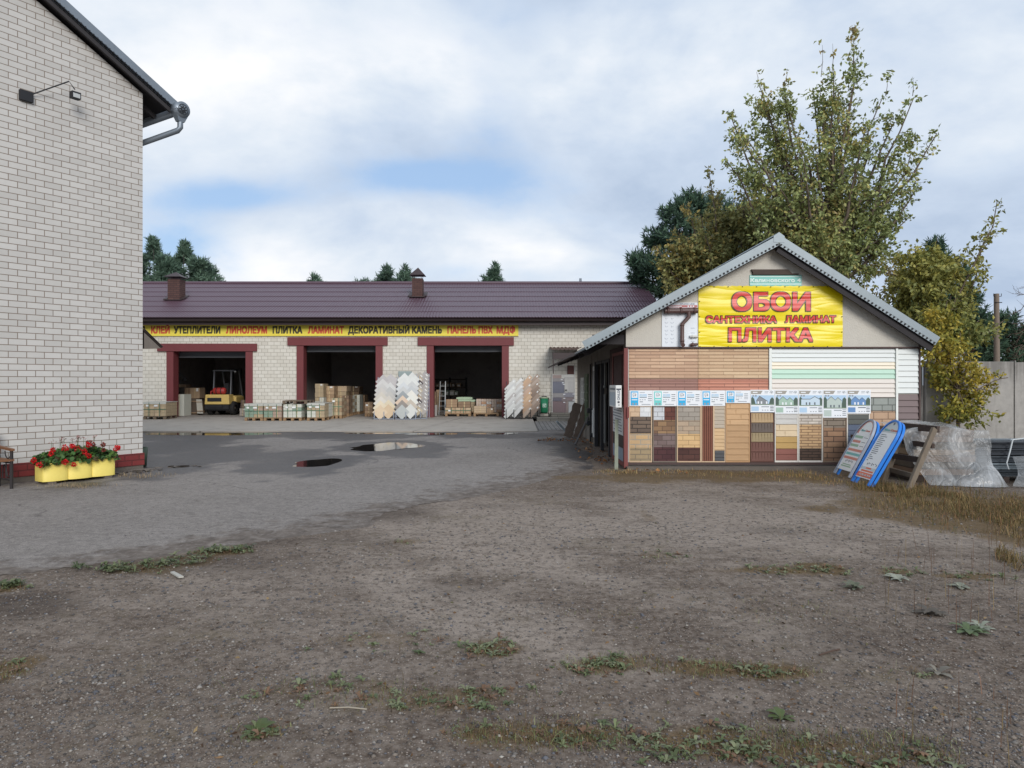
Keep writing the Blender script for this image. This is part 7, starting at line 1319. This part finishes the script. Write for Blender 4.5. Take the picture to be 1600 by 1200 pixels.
p = scatter([(a, b, c, d, k*.12*(c*d/700)**.6) for a, b, c, d, k in main if k > .3], 900, 17, .5); tag(rosettes(p, 6, rng.uniform(.018, .05, len(p)), [(104, 114, 78), (116, 124, 88), (94, 104, 70), (132, 136, 104), (126, 98, 76)], 3, 'weed_leaves', '', ''), 'small broad leaved weeds growing in patches on the bare dirt', 'weeds', kind='stuff')
p = scatter([(225, 888, 62, 10, 1), (278, 878, 46, 8, .8), (350, 862, 34, 4, .4), (120, 890, 20, 4, .15), (15, 918, 18, 5, .25)], 330, 18, .4); tag(rosettes(p, 6, rng.uniform(.03, .07, len(p)), [(88, 100, 70), (102, 110, 76), (80, 90, 62), (116, 120, 90)], 4, 'weed_leaves', '', '', .012), 'dark green leafy weeds at the broken asphalt edge on the left', 'weeds', kind='stuff')
for i, (px_, py_, s_, lab) in enumerate([(1405, 906, .11, 'pale star shaped weed farthest along the dirt near the right'), (1500, 918, .1, 'pale star shaped weed beneath the dry grass at the right'), (1336, 920, .1, 'small flat weed beside the dirt tyre track on the right'), (1532, 981, .1, 'pale weed rosette at the right, upper of a close pair'), (1513, 989, .11, 'green weed rosette at the right, lower of a close pair'), (1465, 1052, .09, 'grey dry weed rosette low at the right'), (1455, 960, .12, 'dark flattened weed left of the close pair of rosettes'), (405, 1143, .1, 'green weed tuft standing alone low at the left'), (655, 1020, .05, 'tiny weed left of the first weed strip'), (1222, 933 + 190, .07, 'small green weed above the lowest weed strip')]):
    c = G(px_, py_); o = rosettes([(c.x, c.y)], 11, [s_], [[(150, 152, 136)], [(146, 148, 130)], [(112, 116, 96)], [(152, 156, 138)], [(96, 110, 76)], [(128, 122, 110)], [(96, 88, 78)], [(88, 100, 60)], [(84, 96, 60)], [(88, 100, 62)]][i], 60+i, 'weed_plant', '', '', None, .22); tag(o, lab, 'weed', 'weed rosettes on the dirt')
p = np.concatenate([on_ground(rng.uniform(1380, 1600, 60), rng.uniform(850, 990, 60)), on_ground(rng.uniform(1380, 1600, 25), rng.uniform(1080, 1200, 25))]); blades(p, rng.uniform(.15, .5, len(p))*np.clip(p[:, 1]/7, .4, 1), np.full(len(p), .004), .18, [(92, 70, 56), (80, 62, 50), (102, 88, 62)], 9, GR, 'dry_stalks', 'thin dry stalks standing on the dirt at the right', 'dry stalks')
# fallen leaves by the shed
p = scatter([(900, 690, 46, 5, 1), (930, 705, 40, 6, .6), (945, 722, 30, 6, .8), (1000, 735, 60, 5, .5), (860, 688, 16, 3, .5)], 260, 19, .5); n = len(p); C = np.column_stack([p, np.full(n, .03)]); Dr = unit(np.column_stack([rng.normal(size=(n, 2)), rng.normal(0, .15, n)]))
V, Fq, tn = leaves(C, Dr, rng.uniform(.04, .08, n), rng.uniform(.015, .028, n), foliage_colors(n, [(150, 104, 66), (132, 88, 58), (168, 124, 78), (112, 80, 60)])); tag(arrays_mesh('fallen_leaves', V, Fq, tn, GR), 'fallen orange brown leaves on the ground by the shed side', 'leaves', kind='stuff')
# loose stones
STN = tinted('loose_stone', .9, 0, .2)
def stones(p, size, cols, seed, name, label, zf=None):
    n = len(p); oc = np.array([(1, 0, 0), (0, 1, 0), (-1, 0, 0), (0, -1, 0), (0, 0, 1), (0, 0, -1)], float); V = oc[None]*rng.uniform(.55, 1.1, (n, 6, 3)); ang = rng.uniform(0, 6.28, n); ca, sa = np.cos(ang), np.sin(ang); X_ = V[:, :, 0]*ca[:, None]-V[:, :, 1]*sa[:, None]; Y_ = V[:, :, 0]*sa[:, None]+V[:, :, 1]*ca[:, None]; V = np.stack([X_, Y_, V[:, :, 2]*.55], 2)*size[:, None, None]
    z = relief(p) if zf is None else zf(p); V = V+np.column_stack([p, z+size*.12])[:, None]; f = np.array([(0, 1, 4), (1, 2, 4), (2, 3, 4), (3, 0, 4), (1, 0, 5), (2, 1, 5), (3, 2, 5), (0, 3, 5)]); Fq = (np.arange(n)[:, None, None]*6+f[None]).reshape(-1, 3)
    return tag(arrays_mesh(name, V.reshape(-1, 3), Fq, np.repeat(foliage_colors(n, cols, .14), 6, 0), STN), label, 'gravel', kind='stuff')
SC = [(118, 112, 106), (100, 95, 90), (136, 130, 124), (86, 82, 80), (112, 102, 92), (92, 92, 96), (126, 116, 106)]
q = rng.random((80000, 2)); py = 640+600*q[:, 0]**.7; px = -60+1720*q[:, 1]; p = on_ground(px, py); keep = (dist_edge(p) < .05)&(p[:, 1] < 13)&(p[:, 1] > 2.2)&(np_noise(p, 1.6, 77) > rng.uniform(-1.4, 1.0, len(p)))&(px < 1600); p = p[keep][:34000]
stones(p, np.clip(rng.lognormal(-4.95, .5, len(p))*np.clip(p[:, 1]/5, .8, 1.6), .002, .02), SC, 1, 'gravel', 'fine grey gravel scattered over the bare dirt')
q = rng.random((200, 2)); p = on_ground(q[:, 1]*1600, 780+420*q[:, 0]); p = p[dist_edge(p) < 0]; stones(p, rng.uniform(.006, .014, len(p)), [(166, 160, 150), (152, 146, 138), (140, 136, 132)], 2, 'pebbles', 'pale pebbles lying here and there on the dirt')
p = scatter([(115, 1065, 50, 30, 1), (200, 1050, 60, 20, .4), (1450, 830, 60, 10, .3)], 160, 23, .5); stones(p, rng.uniform(.008, .024, len(p)), SC, 3, 'broken_stones', 'broken grey stones near the left edge of the dirt')
p = on_ground(rng.uniform(180, 860, 700), rng.uniform(680, 840, 700)); p = p[dist_edge(p) > .1]; stones(p, rng.uniform(.004, .010, len(p)), SC, 4, 'grit', 'grit lying loose on the asphalt', lambda q: np.full(len(q), .016))
n = 900; p = on_ground(rng.uniform(300, 1600, n), 745+455*rng.random(n)**1.3); p = p[(dist_edge(p) < 0)&(p[:, 1] < 12.8)]; n = len(p); C = np.column_stack([p, relief(p)+.004]); Dr = unit(np.column_stack([rng.normal(size=(n, 2)), rng.normal(0, .12, n)])); V, Fq, tn = leaves(C, Dr, rng.uniform(.012, .04, n), rng.uniform(.003, .011, n), foliage_colors(n, [(104, 80, 58), (124, 98, 70), (86, 68, 54), (140, 120, 88), (96, 92, 66)])); tag(arrays_mesh('leaf_litter', V, Fq, tn, GR), 'small brown leaf bits littering the bare dirt', 'leaf litter', kind='stuff')
def scrap(name, pts, col, label, cat):
    c = [G(*q) for q in pts]; mb = MB(); r = float(relief(np.array([[c[0].x, c[0].y]]))[0])+.008; n = len(c); vs = [Vector((a.x, a.y, r)) for a in c]+[Vector((a.x, a.y, r+.012)) for a in c]; mb.add(vs, [tuple(range(n, 2*n)), tuple(range(n-1, -1, -1))]+[(k, (k+1) % n, (k+1) % n+n, k+n) for k in range(n)]); tag(mb.build(name, plain('scrap_'+name, col, .8, .1)), label, cat)
scrap('wood_chip', [(266, 898), (272, 897), (287, 905), (279, 906)], (176, 172, 162), 'pale wood chip lying by the dark weeds on the left', 'wood chip')
a, b = G(515, 1110), G(573, 1112); tag(MB().tube([a+Vector((0, 0, .012)), a.lerp(b, .5)+Vector((0, .006, .016)), b+Vector((0, 0, .012))], .004, 5).build('stick', plain('pale_stick', (158, 148, 132), .9, .1)), 'thin pale stick lying alone on the dirt', 'stick')
a, b = G(1165, 1068+0), G(1215, 1046); tag(MB().tube([G(1280, 1026)+Vector((0, 0, .01)), G(1300, 1020)+Vector((0, 0, .012)), G(1312, 1017)+Vector((0, 0, .01))], .005, 5).build('stick', plain('dark_stick', (84, 66, 56), .9, .1)), 'dark bent twig at the end of the weed strip', 'stick')
